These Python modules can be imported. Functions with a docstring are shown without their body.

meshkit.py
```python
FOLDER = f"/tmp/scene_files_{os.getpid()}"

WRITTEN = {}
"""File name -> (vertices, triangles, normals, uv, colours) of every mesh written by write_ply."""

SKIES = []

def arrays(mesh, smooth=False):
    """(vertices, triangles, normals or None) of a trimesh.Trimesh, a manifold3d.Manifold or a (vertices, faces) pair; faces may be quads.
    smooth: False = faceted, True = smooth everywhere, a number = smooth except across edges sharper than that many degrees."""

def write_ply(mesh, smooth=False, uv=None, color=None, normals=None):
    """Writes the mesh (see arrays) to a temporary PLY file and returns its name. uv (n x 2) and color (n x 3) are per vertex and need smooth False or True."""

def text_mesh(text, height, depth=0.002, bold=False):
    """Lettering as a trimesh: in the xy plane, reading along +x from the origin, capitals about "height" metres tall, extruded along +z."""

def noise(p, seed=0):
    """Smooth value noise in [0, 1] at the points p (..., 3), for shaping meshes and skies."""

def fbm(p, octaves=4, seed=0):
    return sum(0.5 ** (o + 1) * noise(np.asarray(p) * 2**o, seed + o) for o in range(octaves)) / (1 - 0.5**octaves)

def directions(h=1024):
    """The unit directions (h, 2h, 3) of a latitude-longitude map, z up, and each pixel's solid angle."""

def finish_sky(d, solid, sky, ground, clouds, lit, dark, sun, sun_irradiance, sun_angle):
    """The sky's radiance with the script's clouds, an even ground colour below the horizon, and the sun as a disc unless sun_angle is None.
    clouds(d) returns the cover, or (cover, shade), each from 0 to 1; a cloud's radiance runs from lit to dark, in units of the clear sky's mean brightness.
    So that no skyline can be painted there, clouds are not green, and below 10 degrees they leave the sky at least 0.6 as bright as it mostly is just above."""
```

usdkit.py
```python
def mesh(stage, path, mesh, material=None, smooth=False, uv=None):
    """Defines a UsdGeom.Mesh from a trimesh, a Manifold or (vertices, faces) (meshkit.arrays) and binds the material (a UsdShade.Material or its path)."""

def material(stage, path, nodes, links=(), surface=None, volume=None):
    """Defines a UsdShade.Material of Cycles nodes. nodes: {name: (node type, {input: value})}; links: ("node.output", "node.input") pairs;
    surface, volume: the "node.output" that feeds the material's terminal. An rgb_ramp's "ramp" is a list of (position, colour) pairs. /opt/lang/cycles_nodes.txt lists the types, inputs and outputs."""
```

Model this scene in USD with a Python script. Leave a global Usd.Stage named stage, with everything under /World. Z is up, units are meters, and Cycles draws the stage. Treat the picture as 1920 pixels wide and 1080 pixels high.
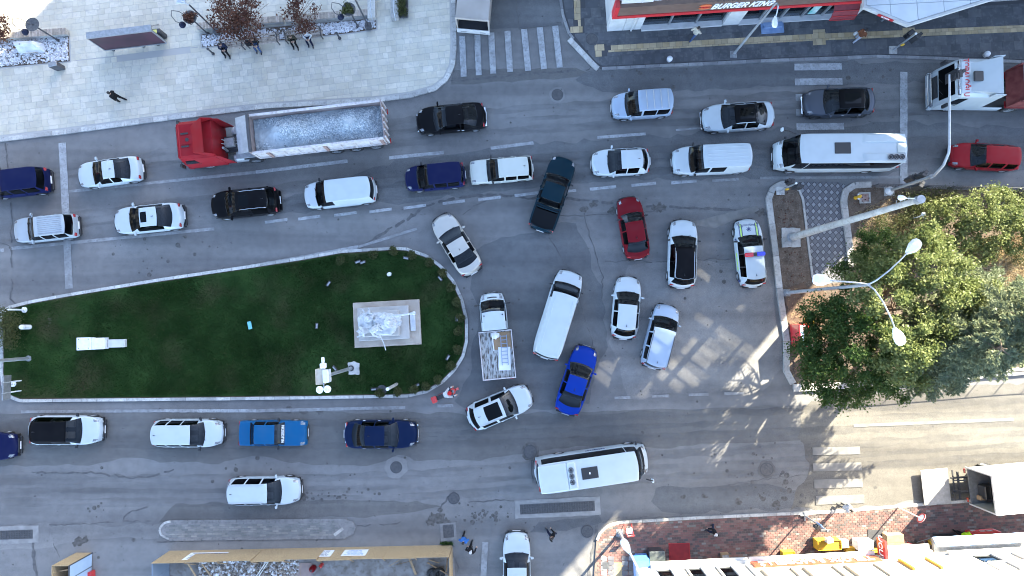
import math, random
import numpy as np, trimesh, manifold3d, shapely
from shapely.geometry import Polygon, LineString, Point, box as sbox
from shapely import affinity
from shapely.ops import unary_union
from scipy.sparse import coo_matrix
from scipy.sparse.csgraph import connected_components
from scipy.interpolate import PchipInterpolator
import usdkit, meshkit
from pxr import Usd, UsdGeom, UsdLux, UsdShade, Gf, Sdf, Vt

stage = Usd.Stage.CreateInMemory()
UsdGeom.SetStageUpAxis(stage, 'Z')
UsdGeom.Xform.Define(stage, '/World')
UsdGeom.Scope.Define(stage, '/World/Looks')
# ---------------------------------------------------------------- camera, sky, sun, exposure
CAM_H, TILT, FPX = 46.5, math.radians(2.69), 1280.0
SUN_AZ, SUN_EL = math.atan2(0.66, 0.75), math.radians(26.5)
cam = UsdGeom.Camera.Define(stage, '/World/camera')
cam.CreateHorizontalApertureAttr(36.0); cam.CreateVerticalApertureAttr(20.25)
cam.CreateFocalLengthAttr(24.0); cam.CreateFStopAttr(0.0)
cam.CreateClippingRangeAttr((0.5, 2000.0))
cam.AddTranslateOp().Set(Gf.Vec3d(0, 0, CAM_H)); cam.AddRotateXOp().Set(math.degrees(TILT))
cam.GetPrim().CreateAttribute('exposure', Sdf.ValueTypeNames.Float).Set(3.7)
sky_m = usdkit.material(stage, '/World/Looks/sky_air', {
    's': ('sky_texture', {'sky_type': 'single_scattering', 'sun_disc': False, 'sun_elevation': SUN_EL, 'sun_rotation': SUN_AZ,
                          'altitude': 900.0, 'air_density': 1.0, 'aerosol_density': 2.0, 'ozone_density': 1.0}),
    'b': ('background_shader', {'strength': 0.07})}, [('s.color', 'b.color')], surface='b.background')
dome = UsdLux.DomeLight.Define(stage, '/World/sky')
UsdShade.MaterialBindingAPI.Apply(dome.GetPrim()).Bind(sky_m)
dome.GetPrim().SetCustomDataByKey('kind', 'structure')
sun = UsdLux.DistantLight.Define(stage, '/World/sun')
sun.CreateIntensityAttr(0.78); sun.CreateAngleAttr(0.5); sun.CreateColorAttr(Gf.Vec3f(1.0, 0.91, 0.70))
sun.CreateNormalizeAttr(True)
sun.AddRotateZOp().Set(-math.degrees(SUN_AZ)); sun.AddRotateXOp().Set(-(90 - math.degrees(SUN_EL)))
# rotation check: -z turned by X(-(90-el)) points to (0,-cos el,-sin el); Z(-az) turns -y to the direction away from the sun

# ---------------------------------------------------------------- helpers
ct, st = math.cos(TILT), math.sin(TILT)
def G(px, py, z=0.0):
    """the point of height z seen at photo pixel (px, py)"""
    u, v = (px - 960) / FPX, (540 - py) / FPX
    d = np.array([u, v * ct + st, v * st - ct])
    t = (z - CAM_H) / d[2]
    return np.array([d[0] * t, d[1] * t, z])
def g2(p, z=0.0): return tuple(G(p[0], p[1], z)[:2])
def gpoly(pts, z=0.0): return Polygon([g2(p, z) for p in pts]).buffer(0)
def gline(pts, z=0.0): return LineString([g2(p, z) for p in pts])
PX = 1 / 27.5
used = {}
def numbered(path):
    n = used.get(path, -1) + 1; used[path] = n
    return path if n == 0 else f'{path}_{n:03d}'
def tag(prim, label=None, cat=None, group=None, kind=None):
    for k, v in (('label', label), ('category', cat), ('group', group), ('kind', kind)):
        if v: prim.SetCustomDataByKey(k, v)
    return prim
def thing(name, label, cat, loc=(0, 0, 0), rz=0.0, group=None, kind=None):
    x = UsdGeom.Xform.Define(stage, numbered('/World/' + name))
    x.AddTranslateOp().Set(Gf.Vec3d(*map(float, loc))); x.AddRotateZOp().Set(float(rz))
    return tag(x.GetPrim(), label, cat, group, kind)
def part(parent, name, mesh, mat, smooth=False, label=None, kind=None):
    base = '/World' if parent is None else str(parent.GetPath())
    m = usdkit.mesh(stage, numbered(f'{base}/{name}'), mesh, MATS[mat], smooth=smooth)
    if mat in ISLANDS:                                                    # a random number for each separate piece, read by the material
        f = np.asarray(m.GetFaceVertexIndicesAttr().Get()).reshape(-1, 3); n = len(m.GetPointsAttr().Get())
        _, lab = connected_components(coo_matrix((np.ones(len(f) * 2), (np.r_[f[:, 0], f[:, 1]], np.r_[f[:, 1], f[:, 2]])), (n, n)), False)
        ISLANDS[mat] += 1; rv = np.random.default_rng(ISLANDS[mat] * 131 + len(mat)).random(lab.max() + 1)[lab]
        UsdGeom.PrimvarsAPI(m).CreatePrimvar('rnd', Sdf.ValueTypeNames.FloatArray, 'vertex').Set(Vt.FloatArray.FromNumpy(rv.astype(np.float32)))
    return tag(m.GetPrim(), label, None, None, kind)
def top(name, mesh, mat, label, cat, group=None, kind=None, smooth=False):
    return tag(part(None, name, mesh, mat, smooth), label, cat, group, kind)
def struct(name, mesh, mat, smooth=False): return tag(part(None, name, mesh, mat, smooth), kind='structure')
def dup(root, loc, rz, label=None, group=None):
    was = root.GetCustomData()
    base = root.GetName()
    while base[-4:-3] == '_' and base[-3:].isdigit(): base = base[:-4]
    r = thing(base, label or was['label'], was['category'], loc, rz, group or was.get('group'))
    r.GetReferences().AddInternalReference(root.GetPath()); r.SetInstanceable(True)
    return r
# ---- shapes
def cat(ms): return trimesh.util.concatenate([m for m in ms if m is not None])
def bx(x0, x1, y0, y1, z0, z1):
    return trimesh.creation.box([x1 - x0, y1 - y0, z1 - z0], trimesh.transformations.translation_matrix([(x0 + x1) / 2, (y0 + y1) / 2, (z0 + z1) / 2]))
def rb(x0, x1, y0, y1, z0, z1, c=0.03):
    """box with chamfered edges"""
    c = min(c, (x1 - x0) * .45, (y1 - y0) * .45, (z1 - z0) * .45); p = []
    for x, sx in ((x0, 1), (x1, -1)):
        for y, sy in ((y0, 1), (y1, -1)):
            for z, sz in ((z0, 1), (z1, -1)):
                p += [(x + sx * c, y + sy * c, z), (x + sx * c, y, z + sz * c), (x, y + sy * c, z + sz * c)]
    return trimesh.convex.convex_hull(np.array(p))
def hull(p): return trimesh.convex.convex_hull(np.array(p, float))
def rot(m, axis, deg, about=(0, 0, 0)):
    m = m.copy(); m.apply_transform(trimesh.transformations.rotation_matrix(math.radians(deg), axis, about)); return m
def mv(m, x=0, y=0, z=0):
    m = m.copy(); m.apply_translation([x, y, z]); return m
def tube(pts, r, n=8, r2=None, caps=True):
    """swept round tube along points, radius r to r2"""
    pts = np.array(pts, float); k = len(pts); r2 = r if r2 is None else r2
    t = np.gradient(pts, axis=0); t /= np.linalg.norm(t, axis=1, keepdims=True) + 1e-12
    up = np.array([0, 0, 1.0]) if abs(t[0][2]) < .9 else np.array([1.0, 0, 0])
    vs = []
    for i in range(k):
        a = np.cross(up, t[i]); a /= np.linalg.norm(a); b = np.cross(t[i], a); up = np.cross(a, t[i]) * -1 if False else b
        up = b
        rr = r + (r2 - r) * i / max(1, k - 1)
        th = np.linspace(0, 2 * np.pi, n, endpoint=False)
        vs.append(pts[i] + rr * (np.cos(th)[:, None] * a + np.sin(th)[:, None] * b))
    v = np.vstack(vs + [pts[:1], pts[-1:]]); f = []
    for i in range(k - 1):
        for j in range(n):
            a, b, c, d = i * n + j, i * n + (j + 1) % n, (i + 1) * n + (j + 1) % n, (i + 1) * n + j
            f += [(a, b, c), (a, c, d)]
    for j in range(n):
        f += [(k * n, (j + 1) % n, j), (k * n + 1, (k - 1) * n + j, (k - 1) * n + (j + 1) % n)]
    return trimesh.Trimesh(v, f, process=False)
def cyl(r, z0, z1, x=0, y=0, n=24, r2=None): return tube([(x, y, z0), (x, y, z1)], r, n, r2)
def lathe(prof, n=20):
    """solid of revolution about z of (r, z) points from bottom to top"""
    th = np.linspace(0, 2 * np.pi, n, endpoint=False); v = []; f = []
    for r, z in prof: v += [(r * math.cos(a), r * math.sin(a), z) for a in th]
    for i in range(len(prof) - 1):
        for j in range(n):
            a, b, c, d = i * n + j, i * n + (j + 1) % n, (i + 1) * n + (j + 1) % n, (i + 1) * n + j
            f += [(a, b, c), (a, c, d)]
    return trimesh.Trimesh(v, f, process=False)
def ext(poly, z0, z1):
    ms = []
    for g in getattr(poly, 'geoms', [poly]):
        if g.geom_type == 'Polygon' and g.area > 1e-5:
            m = trimesh.creation.extrude_polygon(g, z1 - z0, engine='earcut'); m.apply_translation([0, 0, z0]); ms.append(m)
    return cat(ms)
def sheet(poly, z):
    ms = []
    for g in getattr(poly, 'geoms', [poly]):
        if g.geom_type == 'Polygon' and g.area > 1e-5:
            v, f = trimesh.creation.triangulate_polygon(g, engine='earcut')
            ms.append(trimesh.Trimesh(np.column_stack([v, np.full(len(v), z)]), f, process=False))
    m = cat(ms)
    flip = m.face_normals[:, 2] < 0
    m.faces[flip] = m.faces[flip][:, ::-1]
    return trimesh.Trimesh(m.vertices, m.faces, process=False)
def txt(s, h, depth=.012, bold=True):
    m = meshkit.text_mesh(s, h, depth, bold); b = m.bounds
    m.apply_translation([-(b[0][0] + b[1][0]) / 2, -h / 2, 0]); return m
def frame(m, o, ex, ey, ez):
    """place a mesh so that its axes run along ex, ey, ez from o"""
    T = np.eye(4); T[:3, 0], T[:3, 1], T[:3, 2], T[:3, 3] = ex, ey, ez, o
    m = m.copy(); m.apply_transform(T); return m
def rough_edge(poly, amp, step, seed):
    r = np.random.default_rng(seed); out = []
    for g in getattr(poly, 'geoms', [poly]):
        c = np.array(g.segmentize(step).exterior.coords)[:-1]
        nz = (meshkit.noise(np.column_stack([c, np.full(len(c), seed * 3.7)]) * (.7 / step), seed) - .5) * 2
        ctr = np.roll(c, -1, 0) - np.roll(c, 1, 0); nrm = np.column_stack([ctr[:, 1], -ctr[:, 0]]); nrm /= np.linalg.norm(nrm, axis=1, keepdims=True) + 1e-9
        out.append(Polygon(c + nrm * (nz * amp)[:, None]).buffer(0))
    return unary_union(out)

# ---------------------------------------------------------------- materials
MATS = {}; ISLANDS = {}
def M(name, c, c2=None, rough=.6, scale=3., detail=4., lo=.35, hi=.65, metal=0., coat=0., spec=.5, bump=0., bscale=30., c3=None, s3=25., f3=.3, island=None, extra=None, stretch=None, coatr=.05):
    n = {'p': ('principled_bsdf', {'roughness': rough, 'metallic': metal, 'coat_weight': coat, 'coat_roughness': coatr, 'specular_ior_level': spec})}
    L = []
    n['g'] = ('geometry', {})
    src = 'g.position'
    if stretch:
        n['mp'] = ('mapping', {'scale': stretch}); L.append(('g.position', 'mp.vector')); src = 'mp.vector'
    if c2 is None and island is None: n['p'][1]['base_color'] = c
    else:
        if island is not None:
            ISLANDS[name] = 0; n['at'] = ('attribute', {'attribute': 'rnd'})
            n['r'] = ('rgb_ramp', {'ramp': island, 'interpolate': False}); L.append(('at.fac', 'r.fac')); out = 'r.color'
            if c2 is not None:
                n['n'] = ('noise_texture', {'scale': scale, 'detail': detail}); L.append((src, 'n.vector'))
                n['rr'] = ('rgb_ramp', {'ramp': [(lo, c), (hi, c2)]}); L.append(('n.fac', 'rr.fac'))
                n['mi'] = ('mix', {'mix_type': 'multiply', 'fac': 1.0}); L += [('r.color', 'mi.color1'), ('rr.color', 'mi.color2')]; out = 'mi.color'
        else:
            n['n'] = ('noise_texture', {'scale': scale, 'detail': detail}); L.append((src, 'n.vector'))
            n['r'] = ('rgb_ramp', {'ramp': [(lo, c), (hi, c2)]}); L.append(('n.fac', 'r.fac')); out = 'r.color'
        if c3 is not None:
            n['n3'] = ('noise_texture', {'scale': s3, 'detail': 3.0}); L.append(('g.position', 'n3.vector'))
            n['r3'] = ('rgb_ramp', {'ramp': [(.5, (0, 0, 0)), (.72, (f3, f3, f3))]}); L.append(('n3.fac', 'r3.fac'))
            n['m3'] = ('mix', {'mix_type': 'mix', 'color2': c3}); L += [('r3.color', 'm3.fac'), (out, 'm3.color1')]; out = 'm3.color'
        L.append((out, 'p.base_color'))
    if bump:
        n['bn'] = ('noise_texture', {'scale': bscale, 'detail': 3.0}); n['bu'] = ('bump', {'strength': bump, 'distance': .02})
        L += [('g.position', 'bn.vector'), ('bn.fac', 'bu.height'), ('bu.normal', 'p.normal')]
    MATS[name] = usdkit.material(stage, '/World/Looks/' + name, n, L, surface='p.BSDF')
    return name
def asphalt(name, base, var=.25, tint=(1, 1, 1.0), streak=True):
    a = [base * (1 - var) * t for t in tint]; b = [base * (1 + var) * t for t in tint]
    n = {'g': ('geometry', {}), 'p': ('principled_bsdf', {'roughness': .88, 'specular_ior_level': .3}),
         'n1': ('noise_texture', {'scale': .13, 'detail': 5., 'roughness': .6}), 'r1': ('rgb_ramp', {'ramp': [(.3, a), (.7, b)]}),
         'n2': ('noise_texture', {'scale': 1.7, 'detail': 6., 'roughness': .65}), 'r2': ('rgb_ramp', {'ramp': [(.3, (.85, .85, .85)), (.55, (1, 1, 1)), (.75, (1.1, 1.09, 1.07))]}),
         'n3': ('noise_texture', {'scale': 38., 'detail': 3.}), 'r3': ('rgb_ramp', {'ramp': [(.3, (.7, .7, .7)), (.5, (1, 1, 1)), (.7, (1.25, 1.25, 1.25))]}),
         'n5': ('noise_texture', {'scale': 3.1, 'detail': 2.}), 'r5': ('rgb_ramp', {'ramp': [(.0, (1, 1, 1)), (.725, (1, 1, 1)), (.755, (.45, .45, .46))]}),
         'm1': ('mix', {'mix_type': 'multiply', 'fac': 1.}), 'm2': ('mix', {'mix_type': 'multiply', 'fac': 1.}), 'm3': ('mix', {'mix_type': 'multiply', 'fac': 1.}), 'm5': ('mix', {'mix_type': 'multiply', 'fac': .8}),
         'mp': ('mapping', {'scale': (.03, .55, 1.), 'rotation': (0, 0, -.05)}), 'n4': ('noise_texture', {'scale': 1., 'detail': 4.}), 'r4': ('rgb_ramp', {'ramp': [(.33, (.70, .70, .71)), (.6, (1.07, 1.07, 1.06))]}),
         'bu': ('bump', {'strength': .35, 'distance': .01})}
    L = [('g.position', 'n1.vector'), ('g.position', 'n2.vector'), ('g.position', 'n3.vector'), ('g.position', 'mp.vector'), ('mp.vector', 'n4.vector'), ('g.position', 'n5.vector'), ('n5.fac', 'r5.fac'),
         ('n1.fac', 'r1.fac'), ('n2.fac', 'r2.fac'), ('n3.fac', 'r3.fac'), ('n4.fac', 'r4.fac'),
         ('r1.color', 'm1.color1'), ('r2.color', 'm1.color2'), ('m1.color', 'm2.color1'), ('r3.color', 'm2.color2'), ('m2.color', 'm3.color1'), ('r4.color', 'm3.color2'),
         ('m3.color', 'm5.color1'), ('r5.color', 'm5.color2'), ('m5.color', 'p.base_color'), ('n3.fac', 'bu.height'), ('bu.normal', 'p.normal')]
    MATS[name] = usdkit.material(stage, '/World/Looks/' + name, n, L, surface='p.BSDF')
def glass(name, tint=(.2, .22, .24), rough=.02, ior=1.4):
    MATS[name] = usdkit.material(stage, '/World/Looks/' + name, {'t': ('transparent_bsdf', {'color': tint}), 'g': ('glossy_bsdf', {'color': (.9, .95, 1.), 'roughness': rough}),
        'f': ('fresnel', {'IOR': ior}), 'm': ('mix_closure', {})}, [('f.fac', 'm.fac'), ('t.BSDF', 'm.closure1'), ('g.BSDF', 'm.closure2')], surface='m.closure')
def leaf(name, c, c2, c3, trans=.35, rough=.5):
    n = {'g': ('geometry', {}), 'r': ('rgb_ramp', {'ramp': [(0, c), (.5, c2), (1, c3)]}), 'd': ('principled_bsdf', {'roughness': rough, 'specular_ior_level': .2}),
         't': ('translucent_bsdf', {}), 'm': ('mix_closure', {'fac': trans}),
         'n': ('noise_texture', {'scale': .55, 'detail': 3.}), 'ad': ('math', {'math_type': 'multiply_add', 'value2': .38, 'value3': -.06}), 'a2': ('math', {'math_type': 'multiply_add', 'value2': .9})}
    ISLANDS[name] = 0; n['at'] = ('attribute', {'attribute': 'rnd'})
    L = [('at.fac', 'ad.value1'), ('g.position', 'n.vector'), ('n.fac', 'a2.value1'), ('ad.value', 'a2.value3'), ('a2.value', 'r.fac'),
         ('r.color', 'd.base_color'), ('r.color', 't.color'), ('d.BSDF', 'm.closure1'), ('t.BSDF', 'm.closure2')]
    MATS[name] = usdkit.material(stage, '/World/Looks/' + name, n, L, surface='m.closure')
def paint(name, c, metal=0., rough=.35, coat=.35, dirt=.12):
    d = [x * (1 - dirt) + .14 * dirt for x in c]
    M(name, c, d, rough=rough, scale=1.6, detail=6., lo=.42, hi=.75, metal=metal, coat=.06 if min(c) < .2 else coat, spec=.05 if min(c) < .2 else .45)
asphalt('asphalt', .175, .14, (1.0, .98, .97))
asphalt('asphalt_dark', .125, .14, (1.03, 1., .97))
asphalt('asphalt_smooth', .13, .12, (.98, 1., 1.03))
asphalt('asphalt_light', .205, .1, (1.0, .98, .96))
asphalt('asphalt_dusty', .125, .08, (1.06, 1.0, .9))  # dusty asphalt copy for the sunlit road, sun warmth put into its colour
M('drain_concrete', (.2, .195, .19), (.27, .265, .255), rough=.85, scale=2.)
M('crack', (.075, .075, .078), (.115, .112, .11), rough=.9, scale=4.)
MATS['tyre_track'] = usdkit.material(stage, '/World/Looks/tyre_track', {'g': ('geometry', {}), 'mp': ('mapping', {'scale': (.16, 1.1, 1.)}), 'n': ('noise_texture', {'scale': 1.3, 'detail': 6., 'roughness': .65}),
    'r': ('rgb_ramp', {'ramp': [(.38, (.0, .0, .0)), (.72, (.34, .34, .34))]}), 't': ('transparent_bsdf', {'color': (1., 1., 1.)}), 'p': ('principled_bsdf', {'base_color': (.06, .06, .062), 'roughness': .7, 'specular_ior_level': .3}), 'm': ('mix_closure', {})},
    [('g.position', 'mp.vector'), ('mp.vector', 'n.vector'), ('n.fac', 'r.fac'), ('r.color', 'm.fac'), ('t.BSDF', 'm.closure1'), ('p.BSDF', 'm.closure2')], surface='m.closure')
M('stain', (.06, .058, .055), (.11, .105, .1), rough=.9, scale=6.)
M('road_paint', (.35, .36, .37), (.22, .225, .23), rough=.75, scale=2.2, detail=6., lo=.38, hi=.72, c3=(.17, .17, .17), s3=9., f3=.8)
M('road_paint_faint', (.18, .172, .16), (.13, .127, .12), rough=.85, scale=1.8, detail=6.)
M('road_paint_worn', (.27, .275, .28), (.19, .19, .19), rough=.8, scale=1.8, detail=6., c3=(.16, .16, .16), s3=7., f3=.9)
M('concrete', (.85, .85, .85), (1.15, 1.15, 1.15), island=[(0, (.36, .35, .33)), (.35, (.42, .41, .39)), (.7, (.31, .305, .29))], rough=.85, scale=1.8, bump=.2, c3=(.16, .15, .14), s3=6., f3=.5)
M('concrete_dark', (.155, .155, .155), (.215, .21, .207), rough=.88, scale=2.2, bump=.25, c3=(.1, .1, .1), s3=7., f3=.6)
M('kerb_white', (.85, .85, .85), (1.1, 1.1, 1.1), island=[(0, (.46, .45, .42)), (.3, (.38, .375, .36)), (.55, (.50, .485, .45)), (.8, (.33, .325, .31))], rough=.8, scale=2.5, c3=(.2, .19, .18), s3=9., f3=.6)
M('kerb_grey', (.85, .85, .85), (1.15, 1.15, 1.15), island=[(0, (.2, .2, .205)), (.4, (.26, .26, .26)), (.75, (.17, .17, .175))], rough=.85, scale=2., c3=(.1, .1, .1), s3=8., f3=.5)
M('marble', (.78, .76, .73), (.9, .89, .87), rough=.5, scale=.9, detail=6., island=[(0, (.53, .50, .42)), (.2, (.60, .565, .48)), (.4, (.56, .535, .45)), (.6, (.63, .59, .50)), (.8, (.57, .535, .44))], c3=(.33, .32, .31), s3=4., f3=.45)
M('marble_joint', (.36, .35, .33), rough=.9)
M('slate', (.62, .62, .62), (.85, .85, .85), rough=.75, scale=1.2, detail=6., island=[(0, (.085, .09, .1)), (.25, (.1, .104, .115)), (.5, (.075, .08, .09)), (.75, (.115, .118, .125))], c3=(.16, .16, .16), s3=4., f3=.4)
M('slate_joint', (.05, .05, .055), rough=.9)
M('tactile', (.85, .85, .85), (1.1, 1.1, 1.1), rough=.75, scale=2.5, island=[(0, (.36, .27, .15)), (.3, (.4, .31, .19)), (.6, (.33, .26, .16)), (.85, (.43, .33, .2))])
M('brick_paver', (.8, .8, .8), (1.15, 1.12, 1.1), rough=.8, scale=1.1, detail=5., island=[(0, (.155, .08, .07)), (.2, (.185, .095, .083)), (.4, (.10, .07, .065)), (.55, (.17, .085, .078)), (.66, (.085, .072, .07)), (.8, (.195, .12, .105)), (.93, (.21, .19, .175)), (.965, (.16, .15, .135))])
M('brick_joint', (.16, .12, .1), rough=.95)
M('platform_paver', (.8, .8, .8), (1.1, 1.1, 1.1), rough=.85, scale=1.5, island=[(0, (.17, .175, .17)), (.3, (.2, .2, .19)), (.6, (.15, .155, .155)), (.8, (.23, .225, .21))])
M('soil', (.07, .05, .037), (.12, .09, .068), rough=.95, scale=2.6, detail=8., bump=.8, bscale=14., c3=(.2, .17, .14), s3=11., f3=.5)
M('soil_red', (.12, .078, .052), (.085, .058, .042), rough=.95, scale=3., detail=7., bump=.8, bscale=12.)
M('lawn', spec=.05, c=(.012, .029, .008), c2=(.026, .054, .015), rough=.9, scale=.7, detail=8., c3=(.06, .048, .026), s3=.3, f3=.7)
M('grass_blade', (.7, .7, .7), (1.2, 1.2, 1.1), rough=.8, spec=.08, scale=.45, detail=6., island=[(0, (.013, .036, .008)), (.3, (.021, .058, .013)), (.55, (.017, .046, .011)), (.8, (.036, .074, .02)), (.93, (.07, .075, .033))])
M('dry_straw', (.7, .7, .7), (1.2, 1.2, 1.1), rough=.8, scale=1., island=[(0, (.35, .26, .14)), (.4, (.44, .33, .19)), (.8, (.28, .2, .1))])
M('white_stone', (.9, .9, .9), (1.08, 1.08, 1.08), rough=.6, scale=4., island=[(0, (.48, .48, .5)), (.35, (.58, .58, .59)), (.7, (.38, .38, .4)), (.88, (.2, .19, .18))])
M('wood_slat', (.7, .7, .7), (1.1, 1.1, 1.1), rough=.7, scale=6., island=[(0, (.33, .28, .23)), (.35, (.4, .34, .29)), (.7, (.27, .23, .19))])
M('wood_raw', (.34, .23, .13), (.23, .15, .085), rough=.75, scale=5.)
M('osb', (.42, .30, .165), (.27, .18, .095), rough=.75, scale=16., detail=2., lo=.4, hi=.6, c3=(.5, .39, .24), s3=22., f3=.8)
M('plaster', (.45, .43, .41), (.5, .49, .47), rough=.8, scale=.8)
M('wall_grey', (.33, .33, .34), (.42, .42, .42), rough=.8, scale=.6)
M('white_trim', (.52, .52, .52), (.44, .44, .43), rough=.5, scale=2.)
M('beige_panel', (.42, .37, .29), (.47, .42, .34), rough=.6, scale=1.2)
M('metal_grey', (.32, .33, .34), (.24, .25, .26), rough=.45, scale=5., metal=.6)
M('galvanised', (.48, .5, .52), (.38, .4, .42), rough=.42, scale=3., metal=.7)
M('metal_dark', (.035, .035, .04), (.05, .05, .055), rough=.5, scale=3.)
M('cast_iron', (.075, .075, .08), (.11, .108, .106), rough=.6, scale=9., metal=.5)
M('black_plastic', (.018, .018, .02), rough=.45)
M('black_rubber', (.022, .022, .023), (.035, .034, .033), rough=.85, scale=9.)
M('rim', (.5, .51, .52), (.36, .36, .37), rough=.35, metal=.85, scale=8.)
M('rim_dark', (.12, .12, .125), rough=.4, metal=.7)
M('lamp_white', (.75, .76, .78), (.66, .67, .68), rough=.25, scale=4., coat=.6)
M('headlight', (.24, .25, .27), (.12, .125, .135), rough=.12, scale=14., coat=1., metal=.2)
M('taillight', (.35, .012, .015), (.2, .008, .01), rough=.12, scale=12., coat=1.)
M('indicator', (.5, .17, .02), rough=.15, coat=1.)
M('plate', (.7, .7, .7), rough=.4)
M('interior_dark', (.05, .05, .052), (.08, .076, .072), rough=.8, scale=5.)
M('interior_grey', (.13, .13, .135), (.09, .09, .092), rough=.8, scale=5.)
M('interior_beige', (.3, .26, .2), (.24, .2, .16), rough=.8, scale=5.)
M('paper', (.72, .72, .72), rough=.7)
M('chrome', (.75, .76, .78), rough=.12, metal=1.)
M('text_red', (.5, .03, .03), rough=.5)
M('text_navy', (.02, .035, .12), rough=.5)
M('text_white', (.78, .78, .78), rough=.5)
M('text_black', (.02, .02, .025), rough=.5)
M('lime', (.4, .62, .1), rough=.5)
M('sign_red', (.42, .02, .025), (.36, .018, .02), rough=.4, scale=2., coat=.4)
M('sign_brown', (.09, .055, .042), (.12, .075, .058), rough=.5, scale=2.)
M('sign_blue', (.1, .25, .55), (.14, .32, .62), rough=.45, scale=1.)
M('yellow_paint', (.62, .36, .03), (.52, .3, .03), rough=.45, scale=3.)
M('red_mat', (.26, .02, .025), (.2, .015, .02), rough=.85, scale=3.)
M('cardboard', (.33, .22, .13), (.27, .18, .1), rough=.8, scale=3.)
M('blue_plastic', (.06, .2, .5), rough=.4)
M('red_plastic', (.45, .03, .03), rough=.35, coat=.5)
M('statue_white', (.56, .58, .6), (.42, .44, .47), rough=.6, scale=2.5, detail=6., c3=(.36, .37, .4), s3=6., f3=.5)
M('plinth_stone', (.34, .285, .235), (.42, .36, .3), rough=.75, scale=1.4, detail=6., c3=(.3, .24, .2), s3=3., f3=.6)
M('plinth_cap', (.38, .36, .34), (.45, .43, .41), rough=.6, scale=1.6, c3=(.36, .33, .31), s3=5., f3=.5)
M('rubble', (.7, .7, .7), (1.2, 1.2, 1.2), rough=.9, scale=4., island=[(0, (.2, .17, .14)), (.25, (.3, .26, .23)), (.45, (.5, .5, .5)), (.6, (.12, .1, .085)), (.8, (.36, .34, .33)), (.92, (.6, .6, .62))])
M('gravel', (.75, .75, .75), (1.1, 1.1, 1.1), rough=.85, scale=.9, detail=5., island=[(0, (.30, .35, .38)), (.25, (.40, .44, .47)), (.5, (.22, .26, .29)), (.75, (.5, .53, .54))])
M('gravel_fine', (.27, .315, .345), (.40, .44, .46), rough=.9, scale=.8, detail=9., bump=1., bscale=16., c3=(.3, .34, .37), s3=7., f3=.6)
M('bark', (.12, .085, .06), (.2, .15, .11), rough=.9, scale=6.)
M('skin', (.45, .27, .19), rough=.55)
M('hair_dark', (.02, .015, .013), rough=.6)
glass('car_glass', (.42, .44, .46)); glass('car_glass_dark', (.006, .006, .008), ior=1.3); glass('shop_glass', (.5, .52, .55))
leaf('leaf_green', (.02, .048, .012), (.04, .08, .018), (.085, .115, .03))
leaf('leaf_lime', (.045, .07, .02), (.12, .15, .045), (.26, .28, .12))
leaf('leaf_cedar', (.05, .075, .05), (.14, .17, .10), (.30, .32, .18), .3)
leaf('leaf_brown', (.03, .014, .012), (.075, .03, .022), (.14, .065, .04), .2)
leaf('leaf_shrub', (.03, .045, .015), (.06, .075, .025), (.11, .1, .04), .25)
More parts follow.
